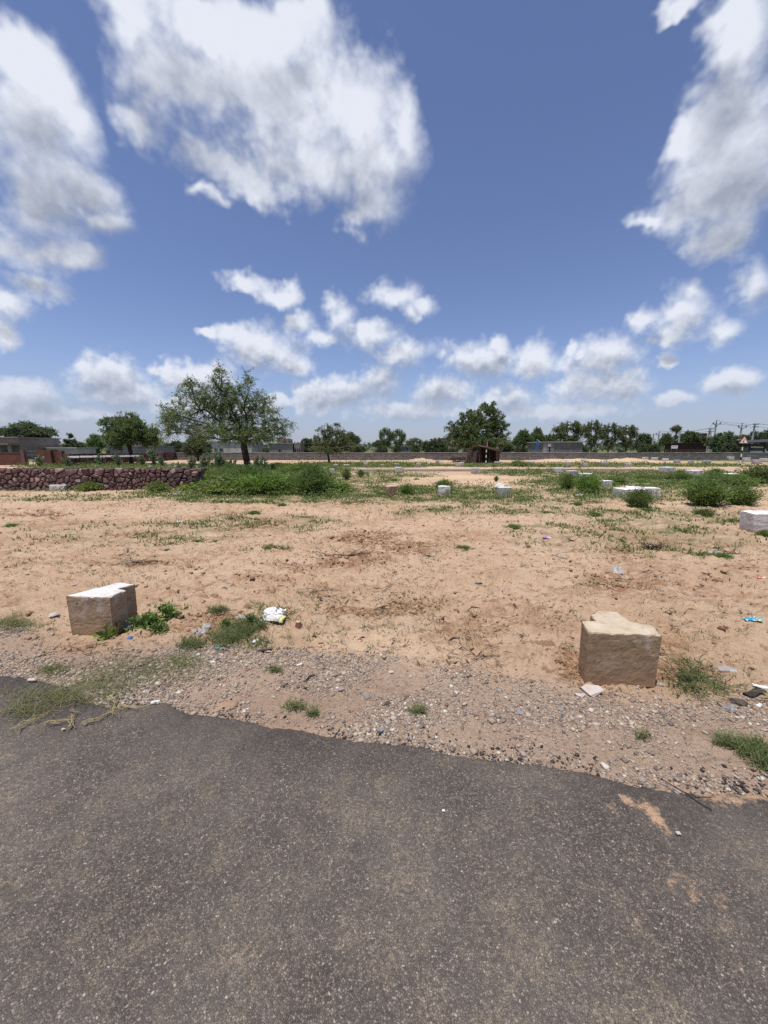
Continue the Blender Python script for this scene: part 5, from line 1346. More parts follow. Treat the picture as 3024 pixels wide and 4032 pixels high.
def build_blocks():
    rng = random.Random(5)
    # the tan stone, right: one T-shaped plan read off its top face
    def plan(pxs, z, org): return [tuple(G(a, b, z)[:2] - org) for a, b in pxs]
    H = 0.36
    org = G(2460, 2700)[:2]
    pts = [(2318, 2489), (2608, 2499), (2569, 2460), (2503, 2449), (2480, 2444), (2430, 2406), (2350, 2402), (2325, 2418), (2349, 2443), (2290, 2443)]
    me = extruded_stone('marker_stone', plan(pts, H, org), H, M['tan_block'], 3, 0.02, 0.0024, 0.014, 22, 0.012)
    obj('marker_stone', me, loc=(org[0], org[1], float(gz(*org)) - 0.008), label='rough tan T-shaped marker stone with pale top beside rank grass at the gravel edge', cat='marker stone', group='plot marker stones')
    H = 0.335
    org = G(400, 2490)[:2]
    pts = [(259, 2347), (430, 2352), (497, 2321), (466, 2317), (531, 2297), (470, 2293), (383, 2315)]
    me = extruded_stone('marker_stone', plan(pts, H, org), H, M['white_tan_block'], 8, 0.02, 0.0022, 0.014, 22, 0.010)
    obj('marker_stone', me, loc=(org[0], org[1], float(gz(*org)) - 0.008), label='brown marker stone with limewashed white top, weeds at its side', cat='marker stone', group='plot marker stones')
    # kinds of small block, unit width 0.42
    def blk(nm, seed, mat, poly, h): return extruded_stone(nm, poly, h, mat, seed, 0.05, 0.010, 0.05, 5, 0.016)
    sq = [(-0.21, -0.19), (0.21, -0.19), (0.21, 0.19), (-0.21, 0.19)]
    st = [(-0.21, -0.2), (0.06, -0.2), (0.06, -0.12), (0.21, -0.12), (0.21, 0.22), (-0.06, 0.22), (-0.06, 0.14), (-0.21, 0.14)]
    tt = [(-0.21, -0.16), (0.21, -0.16), (0.21, 0.02), (0.1, 0.02), (0.1, 0.2), (-0.1, 0.2), (-0.1, 0.02), (-0.21, 0.02)]
    KB = {}
    for mk in ('white_block', 'grey_block', 'brown_block'):
        KB[mk] = [blk(mk, 11, M[mk], sq, 0.36), blk(mk, 12, M[mk], st, 0.36), blk(mk, 13, M[mk], tt, 0.36)]
    W, Gy, Br = 'white_block', 'grey_block', 'brown_block'
    big = [  # left, right, top, base, kind, shape, turn, label
        (1518, 1563, 1917, 1958, Br, 1, 0.2, 'brown split-faced marker block at the grass edge next to a bush'),
        (1727, 1774, 1912, 1953, W, 2, 0.0, 'pale square marker block in front of a rounded bush'),
        (1966, 2018, 1917, 1960, Gy, 1, -0.1, 'grey cracked marker block beside a white plastic bag'),
        (2376, 2417, 1887, 1916, W, 1, 0.15, 'white marker block between the full round bush and the bush belt'),
        (2456, 2545, 1923, 1965, W, 0, 0.05, 'wide white marker block half hidden by the round leafy bush'),
        (2543, 2601, 1921, 1965, W, 0, -0.08, 'white marker block with a small black spot, standing beside the round leafy bush'),
        (2478, 2546, 1915, 1950, W, 2, 0.1, 'white marker block standing behind two others at the round leafy bush'),
        (2293, 2335, 1866, 1890, W, 1, -0.2, 'white marker block behind the full round bush'),
        (2239, 2276, 1852, 1880, Gy, 1, 0.1, 'grey-white marker block near the far road, stained with cracks'),
        (2190, 2220, 1843, 1864, W, 1, 0.0, 'whitish marker block on the far road margin beside a little bush'),
        (1857, 1885, 1843, 1866, Gy, 2, 0.0, 'grey two-part marker block on the near margin of the far road, facing the shelter'),
        (1556, 1583, 1844, 1866, W, 1, 0.3, 'pale two-part marker block on the near margin of the far road by the pale track'),
        (2618, 2662, 1843, 1866, W, 0, 0.05, 'white marker block by the far road with grey-green bush at its foot'),
        (2726, 2773, 1851, 1873, W, 0, -0.1, 'clean white marker block beside the far road bend, near a round bush'),
        (2872, 2930, 1867, 1891, W, 1, 0.1, 'wide white marker block in front of the far road bend'),
        (190, 251, 1904, 1931, W, 0, 0.0, 'low white-topped slab-like marker block at the foot of the red stone wall'),
        (1297, 1315, 1847, 1863, W, 0, 0.4, 'tilted white marker block at the corner of the thicket'),
    ]
    tops = {}
    def put(x0, x1, yt, yb, kind, shape, turn, lab, grp):
        p = G((x0 + x1) / 2, yb); d = p[1] * math.cos(P) + EYE * math.sin(P)
        w = (x1 - x0) / F * d; h = (yb - yt) / F * d
        s = w / 0.42
        zc = float(gz(p[0], p[1]))
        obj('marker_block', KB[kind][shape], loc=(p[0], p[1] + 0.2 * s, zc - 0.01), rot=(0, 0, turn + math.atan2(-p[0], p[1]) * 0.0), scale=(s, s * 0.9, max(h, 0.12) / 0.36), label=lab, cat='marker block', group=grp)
    for b in big: put(*b, 'plot marker blocks near the far road')
    # big white block at the edge of view
    org = G(2960, 2098)[:2]
    Hb = 0.365
    pl = [(0.0, 0.0), (0.62, -0.04), (0.72, 0.38), (0.12, 0.41)]
    me = extruded_stone('marker_block', pl, Hb, M['white_block'], 17, 0.06, 0.004, 0.025, 12, 0.010)
    obj('marker_block', me, loc=(org[0], org[1], float(gz(*org)) - 0.01), label='big clean white marker block on the sand next to a thin weed', cat='marker block', group='plot marker blocks near the far road')
    small_w = [(1315, 1330, 1827, 1836), (1432, 1448, 1822, 1832), (1553, 1570, 1825, 1834), (1680, 1695, 1820, 1834), (1810, 1827, 1820, 1833), (1950, 1966, 1819, 1829), (2293, 2312, 1808, 1818), (2536, 2556, 1805, 1814), (2573, 2594, 1804, 1815), (2614, 2635, 1806, 1816),
               (2811, 2839, 1799, 1812), (2873, 2894, 1801, 1813), (2936, 2958, 1803, 1818), (3008, 3032, 1805, 1819), (656, 673, 1824, 1833), (581, 594, 1833, 1842), (685, 706, 1832, 1842), (1500, 1511, 1828, 1834), (1352, 1373, 1829, 1837)]
    small_g = [(1640, 1659, 1825, 1841), (1716, 1730, 1813, 1825), (1795, 1813, 1824, 1841), (2083, 2105, 1816, 1828), (2232, 2252, 1818, 1838), (2299, 2316, 1824, 1840), (2373, 2395, 1818, 1833), (2467, 2490, 1824, 1839), (2662, 2683, 1812, 1825), (2715, 2735, 1814, 1828), (2776, 2803, 1814, 1829), (2977, 3005, 1810, 1827), (371, 386, 1831, 1840)]
    near = {1315: 'in the shade of the slim young tree', 1432: 'on the grass right of the slim young tree\'s shade', 1680: 'half way between the fan-shaped trees and the shelter', 1810: 'touching the brushwood by the shelter', 1950: 'at the open side of the thatched shelter', 2293: 'below the end of the concrete-block building',
            2536: 'first of a row of three below the bare concrete posts', 2573: 'middle one of a row of three below the bare concrete posts', 2614: 'last of a row of three below the bare concrete posts', 2811: 'on the sand mounds left of the warning sign', 2873: 'just behind the striped post of the warning sign', 2936: 'right of the striped post, before the dark-roofed shed',
            656: 'on the grass by the milkweeds, the smallest of three', 581: 'in the grass behind the red rubble wall', 685: 'in the grass behind the free end of the red rubble wall', 1640: 'beside a sand mound before the wall', 1716: 'up against the wall left of the shelter', 1795: 'before the brushwood pile', 2083: 'among low bushes right of the shelter', 2232: 'with a little bush at its side below the block building',
            2776: 'on the verge before the warning sign', 2977: 'before the dark-roofed shed', 371: 'behind the red rubble wall near the slab lean-to', 2467: 'alone on the verge below the pale feathery tree', 2373: 'alone on the verge below the big fanned-out tree'}
    for lst, kd, nm in ((small_w, W, 'small white-topped marker block'), (small_g, Gy, 'small grey unpainted marker block')):
        for b in lst: put(*b, kd, rng.randrange(3), rng.uniform(-0.3, 0.3), nm + ' ' + near.get(b[0], 'on the verge before the grey boundary wall'), 'small blocks before the boundary wall')


build_blocks()


# ------------------------------------------------------------------ the red rubble wall, stone by stone
def clip_poly(poly, n, d):
    out = []
    for i in range(len(poly)):
        a, b = poly[i], poly[(i + 1) % len(poly)]
        da, db = np.dot(a, n) - d, np.dot(b, n) - d
        if da <= 0: out.append(a)
        if da * db < 0: out.append(a + (b - a) * (da / (da - db)))
    return out


def rubble_cells(L, H, size, seed):
    rng = np.random.default_rng(seed)
    nx, nz = int(L / size), max(2, int(round(H / (size * 0.80))))
    S = []
    for j in range(nz):
        for i in range(nx):
            S.append(((i + 0.5 * (j % 2) + 0.5 + rng.uniform(-0.36, 0.36)) * L / nx, (j + 0.5 + rng.uniform(-0.34, 0.34)) * H / nz))
    S = [q for q in S if rng.random() > 0.16] + [(rng.uniform(0, L), rng.uniform(0, H)) for _ in range(int(0.22 * nx * nz))]
    S = np.array(S); cells = []
    for k, s in enumerate(S):
        top = H + 0.025 * math.sin(s[0] * 9.0) + 0.02 * rng.normal()
        poly = [np.array(q) for q in ((max(0, s[0] - size * 1.6), 0.0), (min(L, s[0] + size * 1.6), 0.0), (min(L, s[0] + size * 1.6), top), (max(0, s[0] - size * 1.6), top))]
        o = np.argsort(((S - s) ** 2).sum(1))[1:16]
        for j in o:
            n = S[j] - s; ln = np.linalg.norm(n); n = n / ln
            poly = clip_poly(poly, n, np.dot((S[j] + s) / 2, n) - rng.uniform(0.007, 0.024))
            if len(poly) < 3: break
        if len(poly) >= 3: cells.append(np.array(poly))
    return cells


def cell_stone(poly, depth, proud, rng):
    """one stone: back ring, front ring, smaller uneven front facet"""
    c = poly.mean(0); n = len(poly); vs = []; fs = []
    p = c + (poly - c) * (0.97 + 0.05 * rng.random((n, 1)))
    tx, tz = rng.normal(0, 0.10, 2)
    for q in p: vs.append((q[0] - c[0], depth, q[1] - c[1]))
    for q in p: vs.append((q[0] - c[0], -proud * 0.35 + rng.normal(0, 0.006), q[1] - c[1]))
    k = rng.uniform(0.62, 0.80)
    for q in p:
        e = (q - c) * k; vs.append((e[0], -proud + tx * e[0] + tz * e[1] + rng.normal(0, 0.005), e[1]))
    vs.append((0, -proud * 1.05, 0))
    for i in range(n):
        j = (i + 1) % n
        fs.append((i, j, n + j, n + i)); fs.append((n + i, n + j, 2 * n + j, 2 * n + i)); fs.append((2 * n + i, 2 * n + j, 3 * n))
    return vs, fs, c


def build_red_wall():
    rng = np.random.default_rng(3)
    Y = G(700, 1929)[1]; xe = at(776, 1900, Y)[0]; x0 = at(-60, 1900, Y)[0]; Hh = 0.80
    root = thing('rubble_wall', 'low dry-stone wall of dark red rubble along the sand', 'wall', (x0, Y, 0.0))
    L = xe - x0
    core = MB()
    core.box(-6, L - 0.10, 0.03, 0.50, -0.1, Hh - 0.07)
    obj('core', core.mesh('wall_core', M['mortar']), root)
    mats = [M['redstone'], M['redstone2'], M['redstone'], M['redstone3'], M['redstone2'], M['rustone']]
    cells = rubble_cells(L, Hh, 0.205, 4)
    for poly in cells:
        vs, fs, c = cell_stone(poly, 0.10, rng.uniform(0.02, 0.065), rng)
        mi = rng.choice(6, p=[0.30, 0.28, 0.16, 0.13, 0.11, 0.02])
        obj('stone', MB().add(vs, fs).mesh('stone', mats[mi]), root, loc=(c[0], 0, c[1] - 0.03))
    # top course seen from above, and the broken end
    jm = MB()
    x = -6.0
    while x < L - 0.05:
        w = rng.uniform(0.14, 0.34)
        for yy in (0.06, 0.26, 0.42):
            z1 = Hh - 0.06 + rng.uniform(0.0, 0.05)
            a = [(x + rng.uniform(0, 0.03), yy + rng.uniform(0, 0.03)), (x + w, yy + rng.uniform(-0.02, 0.03)), (x + w - 0.02, yy + 0.17), (x + rng.uniform(0, 0.04), yy + 0.16)]
            vs = [(q[0], q[1], Hh - 0.12) for q in a] + [(q[0], q[1], z1 + rng.uniform(-0.012, 0.012)) for q in a]
            jm.add(vs, [(0, 1, 5, 4), (1, 2, 6, 5), (2, 3, 7, 6), (3, 0, 4, 7), (4, 5, 6, 7)])
        x += w + 0.012
    for poly in rubble_cells(6.0, Hh, 0.22, 6):                       # further along, out of view
        vs, fs, c = cell_stone(poly, 0.08, rng.uniform(0.02, 0.05), rng)
        jm.add([(v[0] + c[0] - 6.0, v[1], v[2] + c[1] - 0.03) for v in vs], fs)
    o = obj('capping', jm.mesh('capping', M['rubblejoin']), root, kind='stuff')
    for i in range(26):                                              # stones of the tumbled end
        z = rng.uniform(-0.02, 0.72); yy = rng.uniform(0.02, 0.45); r = rng.uniform(0.09, 0.15)
        v = ICO_V * (1 + rng.uniform(-0.3, 0.3, ICO_V.shape)) * r * np.array([1.2, 1.1, 0.8])
        obj('stone', mesh_np('end_stone', v, ICO_F, mats[rng.integers(6)]), root, loc=(L - 0.06 + (0.72 - z) * 0.10, yy, z), rot=(0, 0, rng.uniform(0, 6)))
    # loose stones before the wall
    for px, py, w, m, lab in [(703, 1955, 34, 'rock', 'pale loose boulder on the sand near the wall end'), (788, 1930, 44, 'redstone3', 'flat reddish stone fallen from the wall end'), (180, 1925, 24, 'rock', 'dark round stone beside the slab-like marker block'), (905, 1949, 22, 'whiterock', 'white stone at the grass edge below the thicket'), (940, 1950, 22, 'whiterock', 'pale stone next to the white one at the grass edge')]:
        p = G(px, py); s = w / F * p[1] / 2
        v = ICO_V * (1 + rng.uniform(-0.25, 0.25, ICO_V.shape)) * s * np.array([1.1, 0.9, 0.75])
        obj('loose_stone', mesh_np('loose_stone', v, ICO_F, M[m]), loc=(p[0], p[1], float(gz(p[0], p[1])) + s * 0.4), label=lab, cat='stone')


build_red_wall()


# ------------------------------------------------------------------ boundary walls
def strip_wall(name, label, pts, h, th, mat, cap, seed, cap_h=0.07, wob=0.03, cat='wall', cap_mat=None):
    """a wall along ground points, its top slightly uneven, with a coping"""
    root = thing(name, label, cat, (pts[0][0], pts[0][1], 0))
    o = np.array(pts[0][:2]); P2 = []
    for a, b in zip(pts[:-1], pts[1:]):
        k = max(2, int(math.hypot(b[0] - a[0], b[1] - a[1]) / 0.6))
        for i in range(k): P2.append(np.array(a[:2]) * (1 - i / k) + np.array(b[:2]) * i / k)
    P2.append(np.array(pts[-1][:2])); P2 = np.array(P2)
    t = unit(np.gradient(P2, axis=0)); nrm = np.stack([-t[:, 1], t[:, 0]], -1)
    s = np.arange(len(P2)) * 0.6
    zt = h + wob * fbm(s * 0.35, s * 0 + seed, 3, seed)
    zb = np.full(len(P2), -0.2)
    def body(mb, off, z0, z1):
        A = P2 - nrm * off - o; B = P2 + nrm * off - o; n = len(P2); vs = []; fs = []
        for i in range(n): vs += [(A[i, 0], A[i, 1], z0[i]), (A[i, 0], A[i, 1], z1[i]), (B[i, 0], B[i, 1], z1[i]), (B[i, 0], B[i, 1], z0[i])]
        for i in range(n - 1):
            for j in range(4): fs.append((4 * i + j, 4 * i + (j + 1) % 4, 4 * i + 4 + (j + 1) % 4, 4 * i + 4 + j))
        fs += [(0, 3, 2, 1), (4 * n - 4, 4 * n - 3, 4 * n - 2, 4 * n - 1)]
        mb.add(vs, fs)
    m1 = MB(); body(m1, th / 2, zb, zt - cap_h); obj('masonry', m1.mesh('masonry', mat), root)
    if cap:
        m2 = MB(); body(m2, th / 2 + 0.03, zt - cap_h + 0.002, zt); obj('coping', m2.mesh('coping', cap_mat or M['coping']), root)
    return root


def build_walls():
    Yw = 52.8
    a = at(690, 1800, 53.5); b = at(2200, 1800, Yw); c = at(3300, 1800, 52.0)
    hw = at(1512, 1783, Yw)[2]
    strip_wall('boundary_wall', 'long low grey masonry boundary wall across the plots', [(a[0], a[1]), (b[0], b[1]), (c[0], c[1])], hw + 0.05, 0.35, M['rubble_wall'], True, 3, 0.09, 0.035)
    # the red-stone enclosure to the left, running towards the viewer
    p0 = at(690, 1800, 53.4); p1 = at(470, 1800, 43.0); p2 = at(236, 1800, 37.0)
    root = strip_wall('enclosure_wall', 'low red rubble enclosure wall leading from the grey wall to the brick gateway', [(p0[0], p0[1]), (p1[0], p1[1]), (p2[0], p2[1])], 1.05, 0.4, M['mortar'], True, 5, 0.10, 0.06, cap_mat=M['redstone2'])
    rng = np.random.default_rng(9)
    jm = MB(); o = np.array([p0[0], p0[1]])
    for A, B in ((p0, p1), (p1, p2)):
        d = np.array([B[0] - A[0], B[1] - A[1]]); L = np.linalg.norm(d); d /= L; nn = np.array([-d[1], d[0]])
        if nn[1] > 0: nn = -nn
        for poly in rubble_cells(L, 0.93, 0.30, 12):
            vs, fs, c = cell_stone(poly, 0.03, rng.uniform(0.02, 0.06), rng)
            base = np.array([A[0], A[1]]) - o + nn * 0.21
            jm.add([tuple(np.append(base + d * (v[0] + c[0]) - nn * v[1], v[2] + c[1])) for v in vs], [f[::-1] for f in fs])
    obj('facing_stones', jm.mesh('facing_stones', M['rubblejoin']), root, kind='stuff')
    # stone slab lean-to along it
    r = thing('slab_shelter', 'low lean-to of pale stone slabs on rubble supports beside the enclosure wall', 'shelter', tuple(np.append(at(420, 1800, 38.5)[:2], 0)))
    base = at(420, 1800, 38.5)
    q0, q1 = at(262, 1800, 36.6)[:2] - base[:2], at(560, 1800, 40.0)[:2] - base[:2]
    d = unit(q1 - q0); nn = np.array([d[1], -d[0]])
    for i in range(6):
        s0, s1 = q0 + (q1 - q0) * (i / 6 + 0.004), q0 + (q1 - q0) * ((i + 1) / 6 - 0.004)
        mb = MB(); v = []
        for z in (0.0, 0.05):
            for q, k in ((s0, 0.0), (s1, 0.0), (s1, 1.1), (s0, 1.1)): v.append((*(q + nn * k), 0.80 - 0.14 * k / 1.1 + 0.08 * i / 6 + z))
        mb.add(v, [(3, 2, 1, 0), (4, 5, 6, 7), (0, 1, 5, 4), (1, 2, 6, 5), (2, 3, 7, 6), (3, 0, 4, 7)])
        obj('roof_slab', mb.mesh('roof_slab', M['coping']), r)
    for i in range(5):
        q = q0 + (q1 - q0) * (0.05 + 0.22 * i) + nn * 0.95
        obj('support', MB().box(-0.12, 0.12, -0.12, 0.12, -0.05, 0.68).mesh('support', M['redstone2']), r, loc=(q[0], q[1], 0))
    # brick gateway
    Y = 36.3
    x0, x1 = at(143, 1800, Y)[0], at(201, 1800, Y)[0]; h = at(170, 1772, Y)[2]
    r = thing('brick_pier', 'thick red brick pier of the gateway, stepped down on one side', 'brick wall', (x0, Y, 0))
    obj('pier', MB().box(0, x1 - x0, 0, 0.9, -0.1, h).mesh('pier', M['brick']), r)
    x2 = at(236, 1800, Y)[0]
    obj('return_wall', MB().box(x1 - x0 + 0.003, x2 - x0, 0.25, 0.6, -0.1, h - 0.1).mesh('return_wall', M['brick']), r)
    x3 = at(262, 1800, Y)[0]
    obj('step', MB().box(x2 - x0 + 0.003, x3 - x0, 0.3, 0.65, -0.1, h - 0.35).mesh('step', M['brick']), r)
    xa, xb = at(-120, 1800, Y)[0], at(84, 1800, Y)[0]; h2 = at(50, 1784, Y)[2]
    r = thing('brick_wall', 'red brick yard wall ending at a stone gatepost', 'brick wall', (xa, Y, 0))
    obj('masonry', MB().box(0, xb - xa, 0, 0.25, -0.1, h2).mesh('masonry', M['brick']), r)
    obj('coping', MB().box(-0.02, xb - xa + 0.02, -0.03, 0.28, h2 + 0.002, h2 + 0.06).mesh('coping', M['brick']), r)
    xg = at(93, 1800, Y)[0]
    obj('gatepost', MB().box(-0.14, 0.14, -0.1, 0.3, -0.1, at(93, 1772, Y)[2]).mesh('gatepost', M['redstone2']), loc=(xg, Y, 0), label='dark stone gatepost standing at the end of the brick yard wall', cat='gatepost')
    g0, g1 = at(100, 1800, Y)[0], at(142, 1800, Y)[0]
    r = thing('iron_gate', 'thin iron bar gate between gatepost and brick pier', 'gate', (g0, Y + 0.1, 0))
    for z in (0.55, 0.95, 1.30): obj('rail', MB().tube([(0, 0, z), (g1 - g0, 0, z)], 0.022, 6).mesh('rail', M['steel']), r)
    for k in (0.02, 0.55, 0.98): obj('upright', MB().tube([((g1 - g0) * k, 0.0, 0.05), ((g1 - g0) * k, 0.0, 1.34)], 0.025, 6).mesh('upright', M['steel']), r)


build_walls()


# ------------------------------------------------------------------ buildings
def house(name, label, px0, px1, pyt, Y, depth, wall, roof=None, windows=(), parapet=0.35, extra=None, cat='house', pyb=1785):
    """windows: (px0, px1, py top, py bottom) on the front"""
    a, b = at(px0, 1760, Y), at(px1, 1760, Y); h = at((px0 + px1) / 2, pyt, Y)[2]
    r = thing(name, label, cat, (a[0], Y, 0)); w = b[0] - a[0]
    obj('wall', MB().box(0, w, 0, depth, -0.3, h - 0.08).mesh('wall', wall), r)
    obj('roof', MB().box(-0.18, w + 0.18, -0.2, depth + 0.2, h - 0.078, h + 0.06).mesh('roof', roof or wall), r)
    for (x0, x1, y0, y1) in windows:
        p, q = at(x0, y0, Y), at(x1, y1, Y)
        f = obj('window', MB().box(p[0] - a[0] - 0.08, q[0] - a[0] + 0.08, -0.05, -0.004, q[2] - 0.08, p[2] + 0.08).mesh('window', M['plaster_grey']), r)
        obj('pane', MB().box(p[0] - a[0], q[0] - a[0], -0.07, -0.052, q[2], p[2]).mesh('pane', M['glass']), f)
    return r, a, w, h


def build_houses():
    r, a, w, h = house('village_house', 'pale concrete house with porch and flat overhanging roof behind the brick yard wall', -60, 78, 1722, 56, 7, M['plaster_tan'], M['plaster_grey'], [(20, 36, 1768, 1786)], 0.3)
    for px in (4, 34, 72): obj('porch_pillar', MB().box(-0.14, 0.14, -1.5, -1.2, -0.2, h - 1.1).mesh('porch_pillar', M['plaster_grey']), r, loc=(at(px, 1760, 56)[0] - a[0], 0, 0))
    obj('porch_roof', MB().box(-0.1, w + 0.1, -1.8, -0.02, h - 1.09, h - 0.86).mesh('porch_roof', M['plaster_tan']), r)
    house('white_shed', 'low whitewashed shed behind the brick pier', 180, 300, 1763, 60, 4, M['plaster_white'], M['plaster_white'])
    r, a, w, h = house('low_shed', 'long low pale shed behind the dense round-topped tree', 430, 620, 1757, 64, 5, M['plaster_grey'], M['plaster_grey'])
    obj('rooftop_room', MB().box(3.6, 5.4, 1.0, 3, h + 0.063, h + 0.85).mesh('rooftop_room', M['plaster_grey']), r)
    r, a, w, h = house('low_house', 'whitish low house with two dark openings seen under the spreading tree', 835, 990, 1738, 66, 6, M['plaster_white'], M['plaster_white'], [(845, 857, 1766, 1777), (864, 878, 1766, 1777)])
    r, a, w, h = house('grey_house', 'unplastered grey house with taller stair block and crenellated side wing', 1060, 1152, 1746, 68, 7, M['plaster_grey'], M['plaster_grey'], [(1097, 1106, 1768, 1780)])
    obj('stair_block', MB().box(w * 0.30, w * 0.78, 0.6, 4, h + 0.063, at(1110, 1727, 68)[2]).mesh('stair_block', M['plaster_tan']), r)
    obj('stair_door', MB().box(w * 0.58, w * 0.70, 0.55, 0.597, h + 0.07, at(1110, 1734, 68)[2]).mesh('stair_door', M['brick']), r)
    ww = at(1180, 1760, 68)[0] - a[0]; h3 = at(1165, 1750, 68)[2]
    wing = obj('side_wing', MB().box(w + 0.2, ww, 0.3, 4, -0.2, h3).mesh('side_wing', M['plaster_tan']), r)
    for i in range(5):
        x = w + 0.2 + (ww - w - 0.2) * (i + 0.1) / 5
        obj('merlon', MB().box(x, x + 0.14, 0.3, 0.5, h3 + 0.002, h3 + 0.22).mesh('merlon', M['plaster_tan']), wing)
    for i in range(3):
        x = w + 0.35 + 0.32 * i
        obj('opening', MB().box(x, x + 0.16, 0.27, 0.297, 0.9, 1.6).mesh('opening', M['dark']), wing)
    house('small_hut', 'small grey hut among the far trees', 1582, 1616, 1757, 90, 3, M['plaster_grey'], M['plaster_grey'], [(1600, 1606, 1764, 1772)])
    house('apartment_block', 'distant pale multi-storey block beside the leafy shelter tree', 1744, 1775, 1724, 170, 9, M['plaster_tan'], M['plaster_white'], [(1750, 1757, 1735, 1740), (1762, 1769, 1735, 1740), (1750, 1757, 1748, 1753), (1762, 1769, 1748, 1753)])
    house('white_tower', 'tiny bright white building far beyond the trees', 1994, 2010, 1731, 260, 8, M['plaster_white'], M['plaster_white'])
    # concrete-block building with its blue frame
    Y = 58
    r, a, w, h = house('block_building', 'flat-roofed grey concrete-block building with a white notice on its end bay', 2138, 2294, 1740, Y, 6, M['cblock'], M['coping'])
    def fx(px): return at(px, 1760, Y)[0] - a[0]
    obj('pilaster', MB().box(fx(2138), fx(2152), -0.06, -0.003, -0.1, h - 0.1).mesh('pilaster', M['coping']), r)
    obj('end_bay', MB().box(fx(2152) + 0.01, fx(2181), -0.04, -0.003, -0.1, h - 0.1).mesh('end_bay', M['plaster_grey']), r)
    obj('door', MB().box(fx(2162), fx(2167), -0.055, -0.042, 1.0, at(2165, 1755, Y)[2]).mesh('door', M['dark']), r)
    obj('notice', MB().box(fx(2156), fx(2168), -0.10, -0.058, at(2160, 1758, Y)[2], at(2160, 1748, Y)[2]).mesh('notice', M['white']), r)
    x0, x1 = at(2118, 1760, Y)[0], at(2136, 1760, Y)[0]
    r = thing('blue_frame', 'blue-painted steel frame standing against the block building', 'frame', (x0, Y + 0.6, 0))
    hh = at(2118, 1728, Y)[2]
    obj('post', MB().tube([(0, 0, -0.1), (0, 0, hh)], 0.055, 8).mesh('post', M['blue']), r)
    obj('post', MB().tube([(0.28, 0, -0.1), (0.28, 0, at(2118, 1748, Y)[2])], 0.05, 8).mesh('post', M['blue']), r)
    obj('brace', MB().tube([(0, 0, hh - 0.05), (x1 - x0, 0, at(2136, 1742, Y)[2])], 0.03, 6).mesh('brace', M['white']), r)
    obj('rail', MB().tube([(0, 0, at(2118, 1749, Y)[2]), (x1 - x0, 0, at(2118, 1749, Y)[2])], 0.05, 8).mesh('rail', M['blue']), r)
    # right-hand side
    house('brick_shed', 'dark brick shed between the poles, behind scrub', 2700, 2782, 1744, 72, 5, M['dark_brick'], M['dark_brick'])
    r, a, w, h = house('upper_house', 'pink brick house with thin flat roof showing over the trees', 2726, 2778, 1706, 120, 6, M['brick'], M['plaster_grey'], [(2752, 2756, 1714, 1722)])
    p = at(2656, 1763, 62); 
    r = thing('signboard', 'small white signboard on two legs just beyond the boundary wall', 'signboard', (p[0], 62, 0))
    z0, z1 = at(2656, 1766, 62)[2], at(2656, 1754, 62)[2]; hw = (at(2668, 1760, 62)[0] - at(2643, 1760, 62)[0]) / 2
    obj('board', MB().box(-hw, hw, 0, 0.04, z0, z1).mesh('board', M['white']), r)
    for s in (-0.8, 0.8): obj('leg', MB().box(s * hw - 0.03, s * hw + 0.03, 0.042, 0.09, -0.1, z1 - 0.02).mesh('leg', M['steel']), r)
    obj('lettering', MB().box(-hw * 0.75, hw * 0.75, -0.012, -0.003, (z0 + z1) / 2 + 0.06, (z0 + z1) / 2 + 0.10).mesh('lettering', M['plaster_grey']), r)
    # open shed with a dark sheet roof, a van under it
    Y = 60
    xa, xb = at(2922, 1760, Y)[0], at(3200, 1760, Y)[0]; zl, zr = at(2922, 1746, Y)[2], at(3024, 1742, Y)[2]
    r = thing('open_shed', 'open shed with dark sheet roof on posts beside the warning sign', 'shed', (xa, Y, 0)); w = xb - xa
    slope = (zr - zl) / (at(3024, 1742, Y)[0] - xa)
    obj('roof', MB().add([(0, -0.3, zl), (w, -0.3, zl + slope * w), (w, 5, zl + slope * w + 0.3), (0, 5, zl + 0.3), (0, -0.3, zl + 0.12), (w, -0.3, zl + slope * w + 0.12), (w, 5, zl + slope * w + 0.42), (0, 5, zl + 0.42)], [(3, 2, 1, 0), (4, 5, 6, 7), (0, 1, 5, 4), (1, 2, 6, 5), (2, 3, 7, 6), (3, 0, 4, 7)]).mesh('roof', M['tin']), r)
    for px in (2924, 2952, 3010, 3080): obj('post', MB().box(-0.08, 0.08, -0.1, 0.06, -0.1, zl - 0.003).mesh('post', M['tin']), r, loc=(at(px, 1760, Y)[0] - xa, 0, 0))
    obj('back_wall', MB().box(0.3, w, 4.6, 4.8, -0.1, zl).mesh('back_wall', M['plaster_tan']), r)
    xv = at(2974, 1760, Y)[0]
    r = thing('parked_van', 'white van parked under the dark-roofed shed', 'van', (xv, Y + 1.0, 0))
    prof = [(0.0, 0.35), (3.6, 0.35), (3.6, 0.95), (2.9, 1.15), (2.35, 1.85), (0.1, 1.9), (0.0, 1.75)]
    obj('body', MB().prism(prof, 0, 1.6).mesh('body', M['white']), r)
    obj('side_window', MB().prism([(0.25, 1.2), (2.45, 1.2), (2.2, 1.7), (0.25, 1.7)], -0.012, -0.003).mesh('side_window', M['glass']), r)
    for x in (0.7, 2.9): obj('wheel', MB().tube([(x, -0.02, 0.32), (x, 0.18, 0.32)], 0.32, 16).mesh('wheel', M['black']), r)


build_houses()


